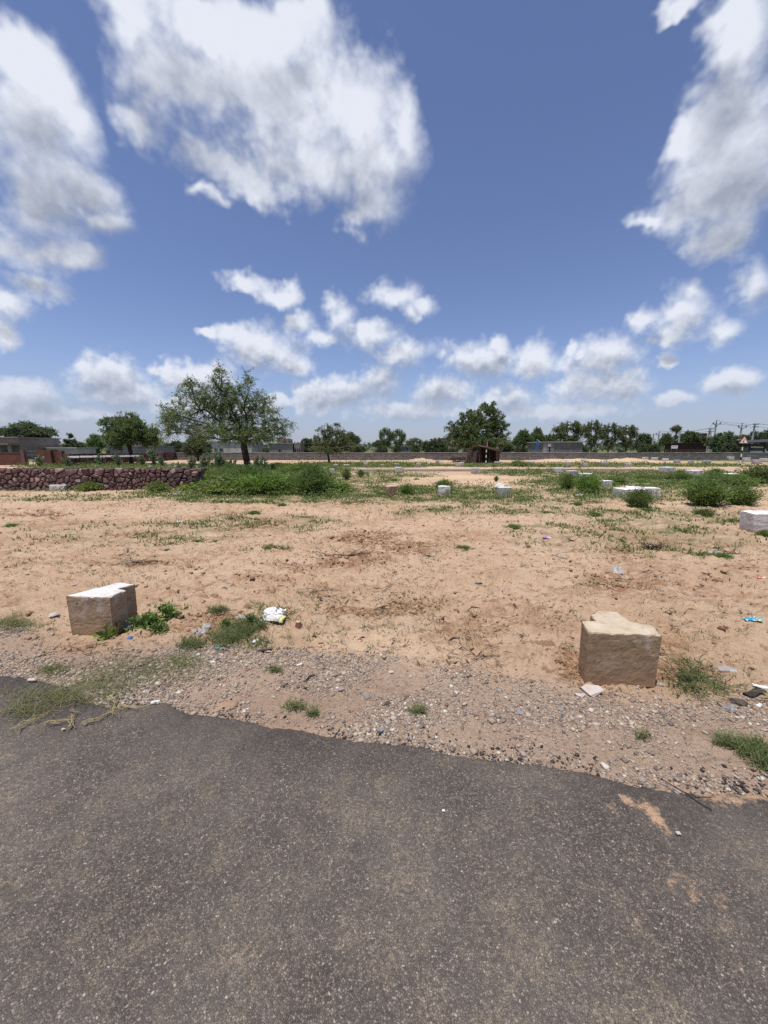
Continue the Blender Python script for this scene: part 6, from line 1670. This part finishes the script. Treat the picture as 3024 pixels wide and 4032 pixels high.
# ------------------------------------------------------------------ poles, wires, road signs, shelter
def build_poles():
    tops = {}
    def pole(key, px, pyt, Y, label, arm=None, lean=0.0):
        p = at(px, 1760, Y); h = at(px, pyt, Y)[2]
        r = thing('utility_pole', label, 'utility pole', (p[0], Y, 0), 0.0, None, 'concrete poles beyond the boundary wall')
        body = MB(); n = 4
        body.add([(s * w + l, t * w, z) for z, w, l in ((-0.2, 0.17, 0.0), (h, 0.10, lean)) for s, t in ((-1, -1), (1, -1), (1, 1), (-1, 1))], [(0, 1, 5, 4), (1, 2, 6, 5), (2, 3, 7, 6), (3, 0, 4, 7), (4, 5, 6, 7)])
        obj('shaft', body.mesh('shaft', M['pole']), r)
        pts = []
        if arm == 'v':
            zz = h - 0.55; w = 0.85
            obj('crossarm', MB().tube([(-w + lean, -0.13, zz + 0.5), (-w * 0.55 + lean, -0.13, zz + 0.1), (lean, -0.13, zz - 0.06), (w * 0.55 + lean, -0.13, zz + 0.1), (w + lean, -0.13, zz + 0.5)], 0.075, 6).mesh('crossarm', M['steel']), r)
            pts = [(-w + lean, -0.13, zz + 0.62), (lean, 0, h + 0.55), (w + lean, -0.13, zz + 0.62)]
            for q in pts: obj('insulator', MB().tube([(q[0], q[1], q[2] - 0.22 - (0.34 if q[2] > h else 0)), (q[0], q[1], q[2] - 0.1), (q[0], q[1], q[2])], [0.05, 0.10, 0.06], 8).mesh('insulator', M['steel']), r)
        elif arm == 'flat':
            for dz in (0.12, 0.72):
                obj('crossarm', MB().box(-0.55 + lean, 0.75 + lean, -0.22, -0.12, h - dz - 0.12, h - dz).mesh('crossarm', M['steel']), r)
                for x in (-0.45, 0.1, 0.65): obj('insulator', MB().tube([(x + lean, -0.17, h - dz + 0.003), (x + lean, -0.17, h - dz + 0.13)], 0.05, 6).mesh('insulator', M['steel']), r)
            pts = [(-0.45 + lean, -0.17, h), (0.65 + lean, -0.17, h), (0.1 + lean, -0.17, h - 0.6)]
        tops[key] = [np.array([p[0], Y, 0]) + np.array(q) for q in pts]
        return r
    pole('a', 2502, 1712, 105, 'thin bare concrete post left of the other poles, before the dark tree')
    pole('b', 2568, 1708, 84, 'bare concrete post without arms next to a V-armed pole')
    pole('c', 2589, 1706, 100, 'short V-armed pole beside a bare post', 'v')
    pole('d', 2638, 1730, 112, 'thin far concrete post before the pollarded tree')
    pole('e', 2670, 1698, 82, 'bare concrete post beside the small white signboard')
    pole('f', 2779, 1686, 88, 'leaning pole with flat crossarms behind the brick shed', 'flat', 0.45)
    pole('g', 2792, 1698, 110, 'thin far pole beside the leaning one')
    pole('h', 2808, 1664, 92, 'tall V-armed pole above the dense tree mass', 'v')
    pole('i', 2909, 1676, 84, 'tall V-armed pole directly behind the warning sign', 'v')
    pole('j', 2957, 1668, 90, 'tall pole with double flat crossarms at the dark-roofed shed', 'flat', 0.1)
    tops['z'] = [np.array(at(3300, y, 92)) for y in (1655, 1668, 1690)]
    tops['w'] = [np.array(at(2400, y, 130)) for y in (1728, 1732, 1735)]
    for a, b, lab in [('h', 'i', 'slack wires between the two tall V-armed poles'), ('i', 'j', 'wires from the V-armed pole by the sign to the shed pole'), ('j', 'z', 'wires leaving the shed pole past the trees'), ('f', 'h', 'wires from the leaning pole up to the tall V-armed pole'), ('c', 'f', 'sagging wires from the short V-armed pole to the leaning pole')]:
        mb = MB()
        for u, v in zip(tops[a], tops[b]):
            sag = 0.03 * np.linalg.norm(u - v)
            mb.tube([u * (1 - t) + v * t - np.array([0, 0, 4 * sag * t * (1 - t)]) for t in np.linspace(0, 1, 9)], 0.022, 4)
        obj('power_line', mb.mesh('power_line', M['wire']), label=lab, cat='power line', group='power lines')


def build_signs():
    def sign(px, pyb, pyt, plate_h_px, turn, label):
        p = G(px, pyb); d = p[1]; h = at(px, pyt, d)[2]; ph = plate_h_px / F * d
        r = thing('warning_sign', label, 'road sign', (p[0], p[1], float(gz(p[0], p[1]))), turn)
        zb = h - ph; n = 7
        for i in range(n):
            obj('post_band', MB().tube([(0, 0, -0.1 + (zb + 0.1) * i / n + (0.001 if i else 0)), (0, 0, -0.1 + (zb + 0.1) * (i + 1) / n)], 0.045, 10).mesh('post_band', M['black'] if i % 2 == 0 else M['white']), r)
        s = ph * 1.08
        tri = lambda k, y0, y1: MB().prism([(-s / 2 * k, zb + ph * (1 - k) * 0.36), (s / 2 * k, zb + ph * (1 - k) * 0.36), (0, h - ph * (1 - k) * 0.64)], y0, y1)
        pl = obj('plate', tri(1.0, -0.065, -0.05).mesh('plate', M['red']), r)
        obj('face', tri(0.74, -0.072, -0.067).mesh('face', M['white']), pl)
        obj('symbol', MB().box(-0.035 * s, 0.035 * s, -0.078, -0.074, zb + ph * 0.14, zb + ph * 0.60).add([(-0.035 * s, -0.078, zb + ph * 0.30), (-0.035 * s, -0.078, zb + ph * 0.40), (-0.17 * s, -0.078, zb + ph * 0.26), (-0.17 * s, -0.078, zb + ph * 0.17)], [(0, 1, 2, 3)]).mesh('symbol', M['black']), pl)
        obj('back_strap', MB().box(-0.05, 0.05, -0.049, 0.05, zb + 0.02, zb + 0.1).mesh('back_strap', M['steel']), r)
        return r
    r = sign(2913, 1834, 1716, 30, -0.25, 'red and white triangular warning sign on a black and white striped post')
    pw = MB().box(-0.24, 0.24, -0.065, -0.05, 1.95, 2.15)
    sign(1913, 1831, 1736, 25, 1.15, 'edge-on triangular sign on a striped post before the thatched shelter')
    # ------- the thatched shelter under the leafy tree
    Y = G(1880, 1824)[1]
    o = at(1880, 1800, Y); r = thing('thatched_shelter', 'brown shelter of reeds and sacking with sloping thatch roof under the leafy tree', 'shelter', (o[0], Y, 0))
    def q(px, py, y=0.0): p = at(px, py, Y + y); return (p[0] - o[0], y, p[2])
    rng = np.random.default_rng(15)
    # reed wall, leaning in: many stems side by side
    mb = MB(); n = 120
    for i in range(n):
        t = i / (n - 1); x0 = 1830 + t * 62 + rng.normal(0, 0.7); x1 = 1843 + t * 40 + rng.normal(0, 1.5)
        yt = 1774 - 26 * min(1, t * 1.8) + rng.normal(0, 4)
        a = np.array(q(x0, 1823, -0.5 + 0.25 * math.sin(t * 5))); b = np.array(q(x1, yt, 0.5)); a[2] = -0.05
        m = (a + b) / 2 + np.array([0, -0.18, 0.05])
        mb.tube([a, m, b], [0.035, 0.04, 0.018], 4)
    obj('reed_wall', mb.mesh('reed_wall', M['thatch']), r)
    # sacking hung inside and across the back
    g = MB(); cols, rows_ = 26, 10; vs = []
    for j in range(rows_ + 1):
        for i in range(cols + 1):
            t = i / cols; z = j / rows_
            p0 = np.array(q(1884 + t * 78, 1822, 1.5)); p1 = np.array(q(1884 + t * 72, 1756 + t * 12, 1.2))
            p0[2] = 0.0; v = p0 * (1 - z) + p1 * z; v[1] += 0.12 * math.sin(t * 23 + z) + 0.05 * rng.normal(); vs.append(v)
    g.add(vs, [(j * (cols + 1) + i, j * (cols + 1) + i + 1, (j + 1) * (cols + 1) + i + 1, (j + 1) * (cols + 1) + i) for j in range(rows_) for i in range(cols)])
    obj('sacking', g.mesh('sacking', M['cloth'], True), r)
    # thatch roof: layered stems falling to the right
    mb = MB()
    for i in range(170):
        y = rng.uniform(-1.3, 1.6); k = rng.random()
        a = np.array(q(1886 + rng.normal(0, 3), 1757 + rng.normal(0, 1.5), y)); b = np.array(q(1972 + rng.normal(0, 4), 1778 + rng.normal(0, 2), y))
        s0 = max(0, k - 0.35); s1 = min(1, k + 0.30)
        u, v = a + (b - a) * s0, a + (b - a) * s1; u[2] += rng.uniform(0, 0.10); v[2] += rng.uniform(-0.04, 0.05)
        mb.tube([u, (u + v) / 2 + np.array([0, 0, 0.03]), v], [0.05, 0.06, 0.02], 4)
    obj('thatch_roof', mb.mesh('thatch_roof', M['thatch']), r)
    for px, y in ((1888, -1.1), (1926, -1.1), (1963, -1.1), (1964, 1.2)):
        a = q(px, 1800, y); zt = at(px, 1757 + (px - 1886) * 0.25, Y + y)[2]
        obj('post', MB().tube([(a[0], y, -0.1), (a[0] + 0.04, y, zt / 2), (a[0] - 0.02, y, zt)], [0.06, 0.05, 0.05], 7).mesh('post', M['bark']), r)
    obj('side_cloth', MB().add([q(1953, 1822, -1.0)[:2] + (0.0,), q(1966, 1822, 0.9)[:2] + (0.0,), q(1966, 1778, 0.9), q(1953, 1778, -1.0)], [(0, 1, 2, 3)]).mesh('side_cloth', M['cloth']), r)
    # brushwood pile by its side
    mb = MB()
    for i in range(130):
        a = rng.uniform(0, 6.283); c = np.array([rng.normal(0, 0.5), rng.normal(0, 0.3), rng.uniform(0.02, 0.6)]); l = rng.uniform(0.4, 0.9)
        d = np.array([math.cos(a), math.sin(a) * 0.6, rng.uniform(-0.1, 0.4)]) * l / 2
        c[2] = max(c[2], abs(d[2]) + 0.02)
        mb.tube([c - d, c + rng.normal(0, 0.05, 3), c + d], [0.018, 0.016, 0.006], 4)
    p = at(1812, 1800, Y + 0.8); obj('brushwood_pile', mb.mesh('brushwood_pile', M['bark']), loc=(p[0], Y + 0.8, 0), label='tangled brushwood pile against the reed wall of the shelter', cat='brushwood')


build_poles()
build_signs()


# ------------------------------------------------------------------ litter, twigs, stones on the sand
def hull_mesh(name, pts, mat):
    bm = bmesh.new(); vs = [bm.verts.new(p) for p in pts]
    g = bmesh.ops.convex_hull(bm, input=vs)
    bmesh.ops.delete(bm, geom=[e for e in g['geom_interior'] if isinstance(e, bmesh.types.BMVert)], context='VERTS')
    me = bpy.data.meshes.new(name); bm.to_mesh(me); bm.free(); me.materials.append(mat)
    return me


def crumple(name, w, d, h, mat, seed, nx=14, ny=10, fold=1.0, thick=0.0015):
    rng = np.random.default_rng(seed); off = rng.uniform(0, 50, 2)
    X, Y = np.meshgrid(np.linspace(-0.5, 0.5, nx), np.linspace(-0.5, 0.5, ny))
    ex = 1 + 0.22 * fbm(X * 3 + off[0], Y * 3 + off[1], 2, seed); Xs, Ys = X * w * ex, Y * d * (1 + 0.22 * fbm(X * 3 + off[1], Y * 3, 2, seed + 1))
    Z = h * (0.45 + 0.9 * np.abs(fbm(X * 2.6 * fold + off[0], Y * 2.6 * fold + off[1], 3, seed + 2)))
    Z = Z * (1 - 0.6 * np.clip((np.abs(X) * 2) ** 4 + (np.abs(Y) * 2) ** 4, 0, 1))
    n = nx * ny
    v = np.concatenate([np.stack([Xs, Ys, Z + thick], -1).reshape(-1, 3), np.stack([Xs, Ys, Z - thick], -1).reshape(-1, 3)])
    i = np.arange(ny - 1)[:, None] * nx; j = np.arange(nx - 1)[None]
    q = np.stack([i + j, i + j + 1, i + nx + j + 1, i + nx + j], -1).reshape(-1, 4)
    return mesh_np(name, v, np.vstack([q, q[:, ::-1] + n]), mat, True)


def litter(name, px, py, wpx, dm, hm, mat, label, cat, seed, rz=0.0, fold=1.0, z=0.0):
    p = G(px, py); dep = p[1] * math.cos(P) + EYE * math.sin(P); w = wpx / F * dep
    gz0 = float(gz(p[0], p[1])) if p[1] > edge_y(p[0]) else 0.024
    return obj(name, crumple(name, w, w * dm, w * hm, M[mat], seed, fold=fold), loc=(p[0], p[1], gz0 + z), rot=(0, 0, rz), label=label, cat=cat)


def build_litter():
    rng = np.random.default_rng(31)
    # the torn packaging with its white flap
    p = G(1075, 2440); s = 0.17
    r = thing('torn_packaging', 'torn printed packaging with bright white flap lying in the grass of the hollow', 'packaging', (p[0], p[1], float(gz(p[0], p[1])) + 0.005), -0.1)
    obj('printed_sheet', crumple('printed_sheet', 0.19, 0.11, 0.06, M['printed'], 3, 16, 12, 1.3), r, loc=(-0.005, 0.055, 0.02), rot=(0.35, 0.0, 0.0))
    obj('white_flap', crumple('white_flap', 0.13, 0.085, 0.03, M['paper'], 4, 10, 8, 0.6), r, loc=(0.02, -0.03, 0.025), rot=(0.30, 0.05, 0.0))
    obj('yellow_edge', crumple('yellow_edge', 0.035, 0.085, 0.03, M['yellow'], 5, 6, 8), r, loc=(0.095, -0.03, 0.015), rot=(0.3, 0.25, 0))
    obj('folded_corner', crumple('folded_corner', 0.08, 0.03, 0.02, M['paper'], 6, 8, 5), r, loc=(-0.075, -0.055, 0.008), rot=(0.1, -0.4, 0.5))
    # clay cup standing upside down
    p = G(1176, 2473)
    r = thing('clay_cup', 'small brown cup turned upside down on the sand', 'cup', (p[0], p[1], float(gz(p[0], p[1])) - 0.004))
    obj('wall', MB().tube([(0, 0, 0), (0, 0, 0.006), (0, 0, 0.02), (0, 0, 0.048)], [0.031, 0.031, 0.027, 0.020], 20).mesh('wall', M['clay'], False), r)
    obj('base', MB().tube([(0, 0, 0.0482), (0, 0, 0.051)], [0.0205, 0.019], 20).mesh('base', M['claylid']), r)
    L = [('plastic_sheet', 500, 2475, 66, 0.7, 0.45, 'bluefilm', 'crumpled bluish clear film beside the white-topped marker stone', 'plastic', 11, 0.3, 1.4),
         ('plastic_sheet', 545, 2455, 40, 0.8, 0.6, 'clear', 'clear plastic wrapper half under weeds at the white-topped marker stone', 'plastic', 12, 0.8, 1.4),
         ('bottle_cap', 513, 2515, 17, 0.9, 0.5, 'blue', 'blue scrap of plastic before the white-topped marker stone', 'plastic scrap', 13, 0.0, 1.0),
         ('plastic_sheet', 790, 2500, 56, 0.7, 0.35, 'clear', 'clear plastic wrap in the rubbish hollow', 'plastic', 14, 0.5, 1.4),
         ('plastic_sheet', 815, 2480, 30, 1.0, 0.5, 'clear', 'upright shred of clear plastic in the rubbish hollow', 'plastic', 15, 0.2, 1.4),
         ('plastic_sheet', 950, 2440, 44, 0.7, 0.3, 'clear', 'pale plastic shred next to the torn packaging', 'plastic', 16, 0.2, 1.4),
         ('teal_cap', 860, 2558, 17, 0.6, 0.4, 'teal', 'teal plastic scrap on the gravel edge', 'plastic scrap', 17, 0.2, 0.6),
         ('paper_scrap', 1010, 2532, 26, 0.8, 0.4, 'paper', 'white crumpled tissue below the rubbish hollow', 'paper', 18, 0.0, 1.2),
         ('paper_scrap', 613, 2780, 30, 0.45, 0.25, 'paper', 'white paper scrap on the tarry road edge', 'paper', 19, 0.3, 0.7),
         ('paper_scrap', 214, 2430, 30, 0.9, 0.6, 'whiterock', 'white angular plaster chip on the sand left of the white-topped marker', 'plaster chip', 20, 0.6, 0.6),
         ('paper_scrap', 838, 2608, 18, 0.9, 0.4, 'paper', 'white paper pellet on the gravel', 'paper', 21, 0.6, 0.8),
         ('paper_scrap', 780, 2583, 14, 0.9, 0.4, 'paper', 'small white scrap on the gravel near the teal plastic', 'paper', 22, 0.6, 0.8),
         ('paper_scrap', 1180, 2618, 22, 0.4, 0.3, 'paper', 'white sliver of paper on the sand and gravel border', 'paper', 23, 0.6, 0.6),
         ('terracotta_scrap', 895, 2777, 66, 0.7, 0.12, 'terracotta', 'flat terracotta-coloured scrap at the asphalt edge', 'scrap', 24, 0.1, 0.5),
         ('terracotta_scrap', 850, 2798, 40, 0.6, 0.14, 'terracotta', 'smaller terracotta-coloured scrap beside the flat one', 'scrap', 25, 0.4, 0.5),
         ('foil_wrapper', 2962, 2442, 62, 0.42, 0.22, 'cyan', 'blue and yellow foil wrapper lying on the sand', 'wrapper', 26, -0.15, 1.0),
         ('foil_wrapper', 3000, 2276, 36, 0.5, 0.28, 'orange', 'orange and white wrapper on the sand', 'wrapper', 27, -0.1, 1.0),
         ('foil_wrapper', 2152, 2116, 30, 0.5, 0.3, 'purple', 'pinkish wrapper on the sand', 'wrapper', 28, 0.1, 1.0),
         ('plastic_bag', 2428, 2256, 54, 0.7, 0.55, 'clear', 'clear crumpled plastic bag on the sand', 'plastic bag', 29, 0.2, 1.5),
         ('plastic_bag', 2205, 2202, 24, 0.7, 0.5, 'clear', 'small clear plastic ball on the sand', 'plastic bag', 30, 0.2, 1.4),
         ('plastic_bag', 2812, 2176, 40, 0.6, 0.35, 'clear', 'clear plastic lying by the weed with dry stalks', 'plastic bag', 32, 0.2, 1.4),
         ('plastic_bag', 1965, 1924, 40, 0.8, 0.5, 'paper', 'white plastic bag beside the grey cracked marker block', 'plastic bag', 33, 0.2, 1.2),
         ('plastic_bag', 2866, 2636, 66, 0.5, 0.16, 'clear', 'flattened clear plastic bag right of the rank grass', 'plastic bag', 34, -0.2, 1.2),
         ('plastic_bag', 2870, 2788, 46, 0.5, 0.3, 'bluefilm', 'small bluish plastic pouch on the sand below the rank grass', 'plastic bag', 35, -0.3, 1.0),
         ('paper_scrap', 2990, 2778, 24, 0.6, 0.4, 'paper', 'white scrap by the dark stones', 'paper', 36, 0.4, 0.8),
         ('paper_scrap', 3005, 2715, 60, 0.4, 0.2, 'paper', 'long cream card strip beside the black rubber strip', 'card', 37, -0.6, 0.5),
         ('paper_scrap', 706, 2056, 26, 0.5, 0.3, 'paper', 'white scrap on the sand beyond the twig heap', 'paper', 38, 0.0, 0.7),
         ('paper_scrap', 2282, 1958, 30, 0.4, 0.3, 'paper', 'white litter on the grass near the bush belt', 'paper', 39, 0.0, 0.7),
         ('plastic_sheet', 2600, 2690, 30, 0.6, 0.2, 'clear', 'clear shred of plastic in the shade of the tan marker stone', 'plastic', 40, 0.0, 1.2),
         ('paper_scrap', 1746, 3212, 10, 0.9, 0.4, 'paper', 'white speck of paper on the asphalt', 'paper', 41, 0.0, 0.7),
         ('paper_scrap', 2668, 3302, 16, 0.8, 0.35, 'whiterock', 'white chip on the asphalt beside the sand arc', 'chip', 42, 0.0, 0.7),
         ('paper_scrap', 252, 2888, 12, 0.8, 0.4, 'whiterock', 'white chip on the asphalt below the dry runners', 'chip', 43, 0.0, 0.7),
         ('paper_scrap', 130, 2692, 34, 0.4, 0.25, 'whiterock', 'pale flake on the dark tarry patch', 'chip', 44, 0.0, 0.7),
         ('paper_scrap', 1885, 2300, 26, 0.5, 0.2, 'slate', 'grey flat shard on the sand', 'chip', 45, 0.0, 0.5)]
    for a in L: litter(*a)
    # black rubber strip and cable
    p = G(2970, 2735)
    obj('rubber_strip', MB().add([(x, y * 0.02 + 0.006 * math.sin(x * 40), z + 0.008 * math.sin(x * 30)) for z in (0.0, 0.012) for y in (-1, 1) for x in np.linspace(-0.065, 0.065, 9)],
        [(i, i + 1, i + 10, i + 9) for i in range(8)] + [(18 + i, 27 + i, 28 + i, 19 + i) for i in range(8)] + [(i, 18 + i, 19 + i, i + 1) for i in range(8)] + [(9 + i, 10 + i, 28 + i, 27 + i) for i in range(8)]).mesh('rubber_strip', M['leather']),
        loc=(p[0], p[1], float(gz(p[0], p[1])) + 0.008), rot=(0, 0, 0.15), label='torn black rubber strip on the sand by sparse stalks', cat='rubber strip')
    for pts, lab in (([(2590, 3060), (2640, 3088), (2690, 3118), (2745, 3138), (2800, 3140)], 'thin black cable snaking from the sand onto the asphalt'), ([(2650, 3095), (2710, 3130), (2760, 3165), (2805, 3190)], 'second black cable end lying on the asphalt')):
        q = [G(a, b, 0.026) for a, b in pts]
        obj('black_cable', MB().tube(q, 0.0018, 6).mesh('black_cable', M['wire'], True), label=lab, cat='cable')
    # stones
    for i, (px, py, w, m, fl, lab) in enumerate([
            (2335, 2728, 80, 'whiterock', 0.5, 'white and pink quartz lump in front of the tan marker stone'), (2285, 2740, 40, 'whiterock', 0.4, 'small pale flake beside the quartz lump'), (1342, 2718, 32, 'rock', 0.7, 'rounded stone on the gravel'), (1440, 2750, 42, 'slate', 0.3, 'long slate chip on the gravel'), (1415, 2738, 26, 'slate', 0.3, 'bluish slate chip beside the long one'),
            (1500, 2875, 32, 'slate', 0.35, 'flat grey stone at the tarry edge'), (1405, 2868, 26, 'whiterock', 0.4, 'pale chip by the flat grey stone'), (1540, 2655, 22, 'whiterock', 0.5, 'bright chip on the gravel ridge'), (1527, 2778, 30, 'darkrock', 0.5, 'dark angular stone on the gravel'), (2213, 2795, 36, 'slate', 0.3, 'flat blue-grey slate on the sandy gravel'), (2050, 2808, 36, 'slate', 0.3, 'broad slate flake below the green tuft'), (2330, 2800, 26, 'whiterock', 0.4, 'white pebble on the sandy gravel'),
            (2448, 2948, 14, 'darkrock', 0.6, 'black pebble on bare sand'), (2052, 2988, 16, 'darkrock', 0.6, 'black crumb at the asphalt edge'), (2915, 2770, 56, 'darkrock', 0.5, 'dark broken stone next to the rubber strip'), (2885, 2765, 30, 'darkrock', 0.5, 'small dark stone beside the broken one'), (2580, 2282, 16, 'darkrock', 0.8, 'dark round pebble near a twig on the sand'), (1290, 2350, 26, 'rock', 0.6, 'dirt-coloured stone on the sand'), (295, 2312, 26, 'rock', 0.5, 'dark lump on the sand above the white-topped marker'), (2796, 2640, 26, 'darkrock', 0.4, 'dark flat stone right of the tan marker stone'), (2990, 2190, 24, 'rock', 0.4, 'pale flat stone on the sand'), (2745, 2350, 32, 'slate', 0.3, 'flat grey disc-like stone on the sand')]):
        p = G(px, py); dep = p[1] * math.cos(P) + EYE * math.sin(P); s = w / F * dep / 2
        v = unit(rng.normal(size=(15, 3))) * rng.uniform(0.75, 1.1, (15, 1)) * s * np.array([1.15, 0.85, fl])
        obj('stone', hull_mesh('stone', v, M[m]), loc=(p[0], p[1], float(gz(p[0], p[1])) + s * fl * 0.55), rot=(0, 0, rng.uniform(-0.4, 0.4)), label=lab, cat='stone', group='stones on the ground')
    # dead twigs
    def twig(L, n, seed, up=0.25, r=0.003):
        q = np.random.default_rng(seed); mb = MB()
        def go(p, d, l, rr, lv):
            pts = [p]; k = 4
            for i in range(k):
                d = unit(d + q.normal(0, 0.25, 3) * np.array([1, 1, 0.4])); p = p + d * l / k; p[2] = max(p[2], rr); pts.append(p.copy())
            mb.tube(pts, [rr * (1 - 0.15 * i) for i in range(k + 1)], 5)
            if lv:
                for j in range(q.integers(1, 4)):
                    a = pts[q.integers(1, k + 1)]; go(a.copy(), unit(d + q.normal(0, 0.9, 3) * np.array([1, 1, 0.5])), l * q.uniform(0.35, 0.65), rr * 0.6, lv - 1)
        for i in range(n):
            a = q.uniform(-0.6, 0.6) + (math.pi if q.random() < 0.5 else 0)
            go(np.array([q.normal(0, 0.02), q.normal(0, 0.02), 0.006]), unit(np.array([math.cos(a), math.sin(a), up * q.random()])), L * q.uniform(0.6, 1.0), r, 2)
        return mb.mesh('twig', M['bark'])
    for i, (px, py, L, n, up, lab) in enumerate([
            (2570, 2158, 0.22, 30, 0.7, 'burnt-looking heap of dark twigs on the sand'), (540, 2225, 0.26, 16, 0.3, 'flat heap of dead dark twigs with a leafy shoot'), (1370, 2190, 0.30, 10, 0.5, 'dark dry twig cluster on trodden sand'), (1290, 2190, 0.24, 6, 0.5, 'pale dry twig cluster beside the dark one'), (1730, 2255, 0.20, 3, 0.1, 'short dead stick on the sand'), (1640, 2285, 0.24, 4, 0.2, 'forked dry twig on smooth sand'), (1500, 2330, 0.22, 4, 0.15, 'twig below the dark tuft'), (1250, 2335, 0.26, 5, 0.2, 'dry root-like twig on the sand'), (1860, 2560, 0.20, 4, 0.2, 'thin dry twig near the sand and gravel border'), (1900, 2580, 0.18, 4, 0.2, 'second thin twig near the border'), (560, 2012, 0.4, 3, 0.8, 'bare upright twig on the sand near the wall'), (930, 2050, 0.35, 5, 0.8, 'small bare bush skeleton on the sand'), (1180, 2040, 0.3, 4, 0.5, 'reddish dry twig left of a clod patch'), (2260, 2135, 0.26, 4, 0.2, 'curved dead branch on the sand'), (2880, 2180, 0.36, 6, 0.9, 'dry branching stalk among weeds'), (2540, 2262, 0.22, 3, 0.1, 'straight dead stick by the clear bag'), (340, 2565, 0.2, 2, 0.05, 'dark stick lying on the gravel by the white-topped marker'), (1700, 2190, 0.2, 4, 0.2, 'crooked stick by a tuft on trodden sand'), (650, 2150, 0.24, 5, 0.4, 'dry stalks of a weed on the sand'), (2560, 1925 + 120, 0.2, 3, 0.3, 'dry twig on the sand before the bushes'), (1800, 2060, 0.2, 3, 0.6, 'grey dry sprig on the sand')]):
        p = G(px, py); obj('dead_twig', twig(L, n, 100 + i, up, 0.0032 if p[1] < 5 else 0.005), loc=(p[0], p[1], float(gz(p[0], p[1])) + 0.002), label=lab, cat='twig', group='dead twigs on the sand')


build_litter()
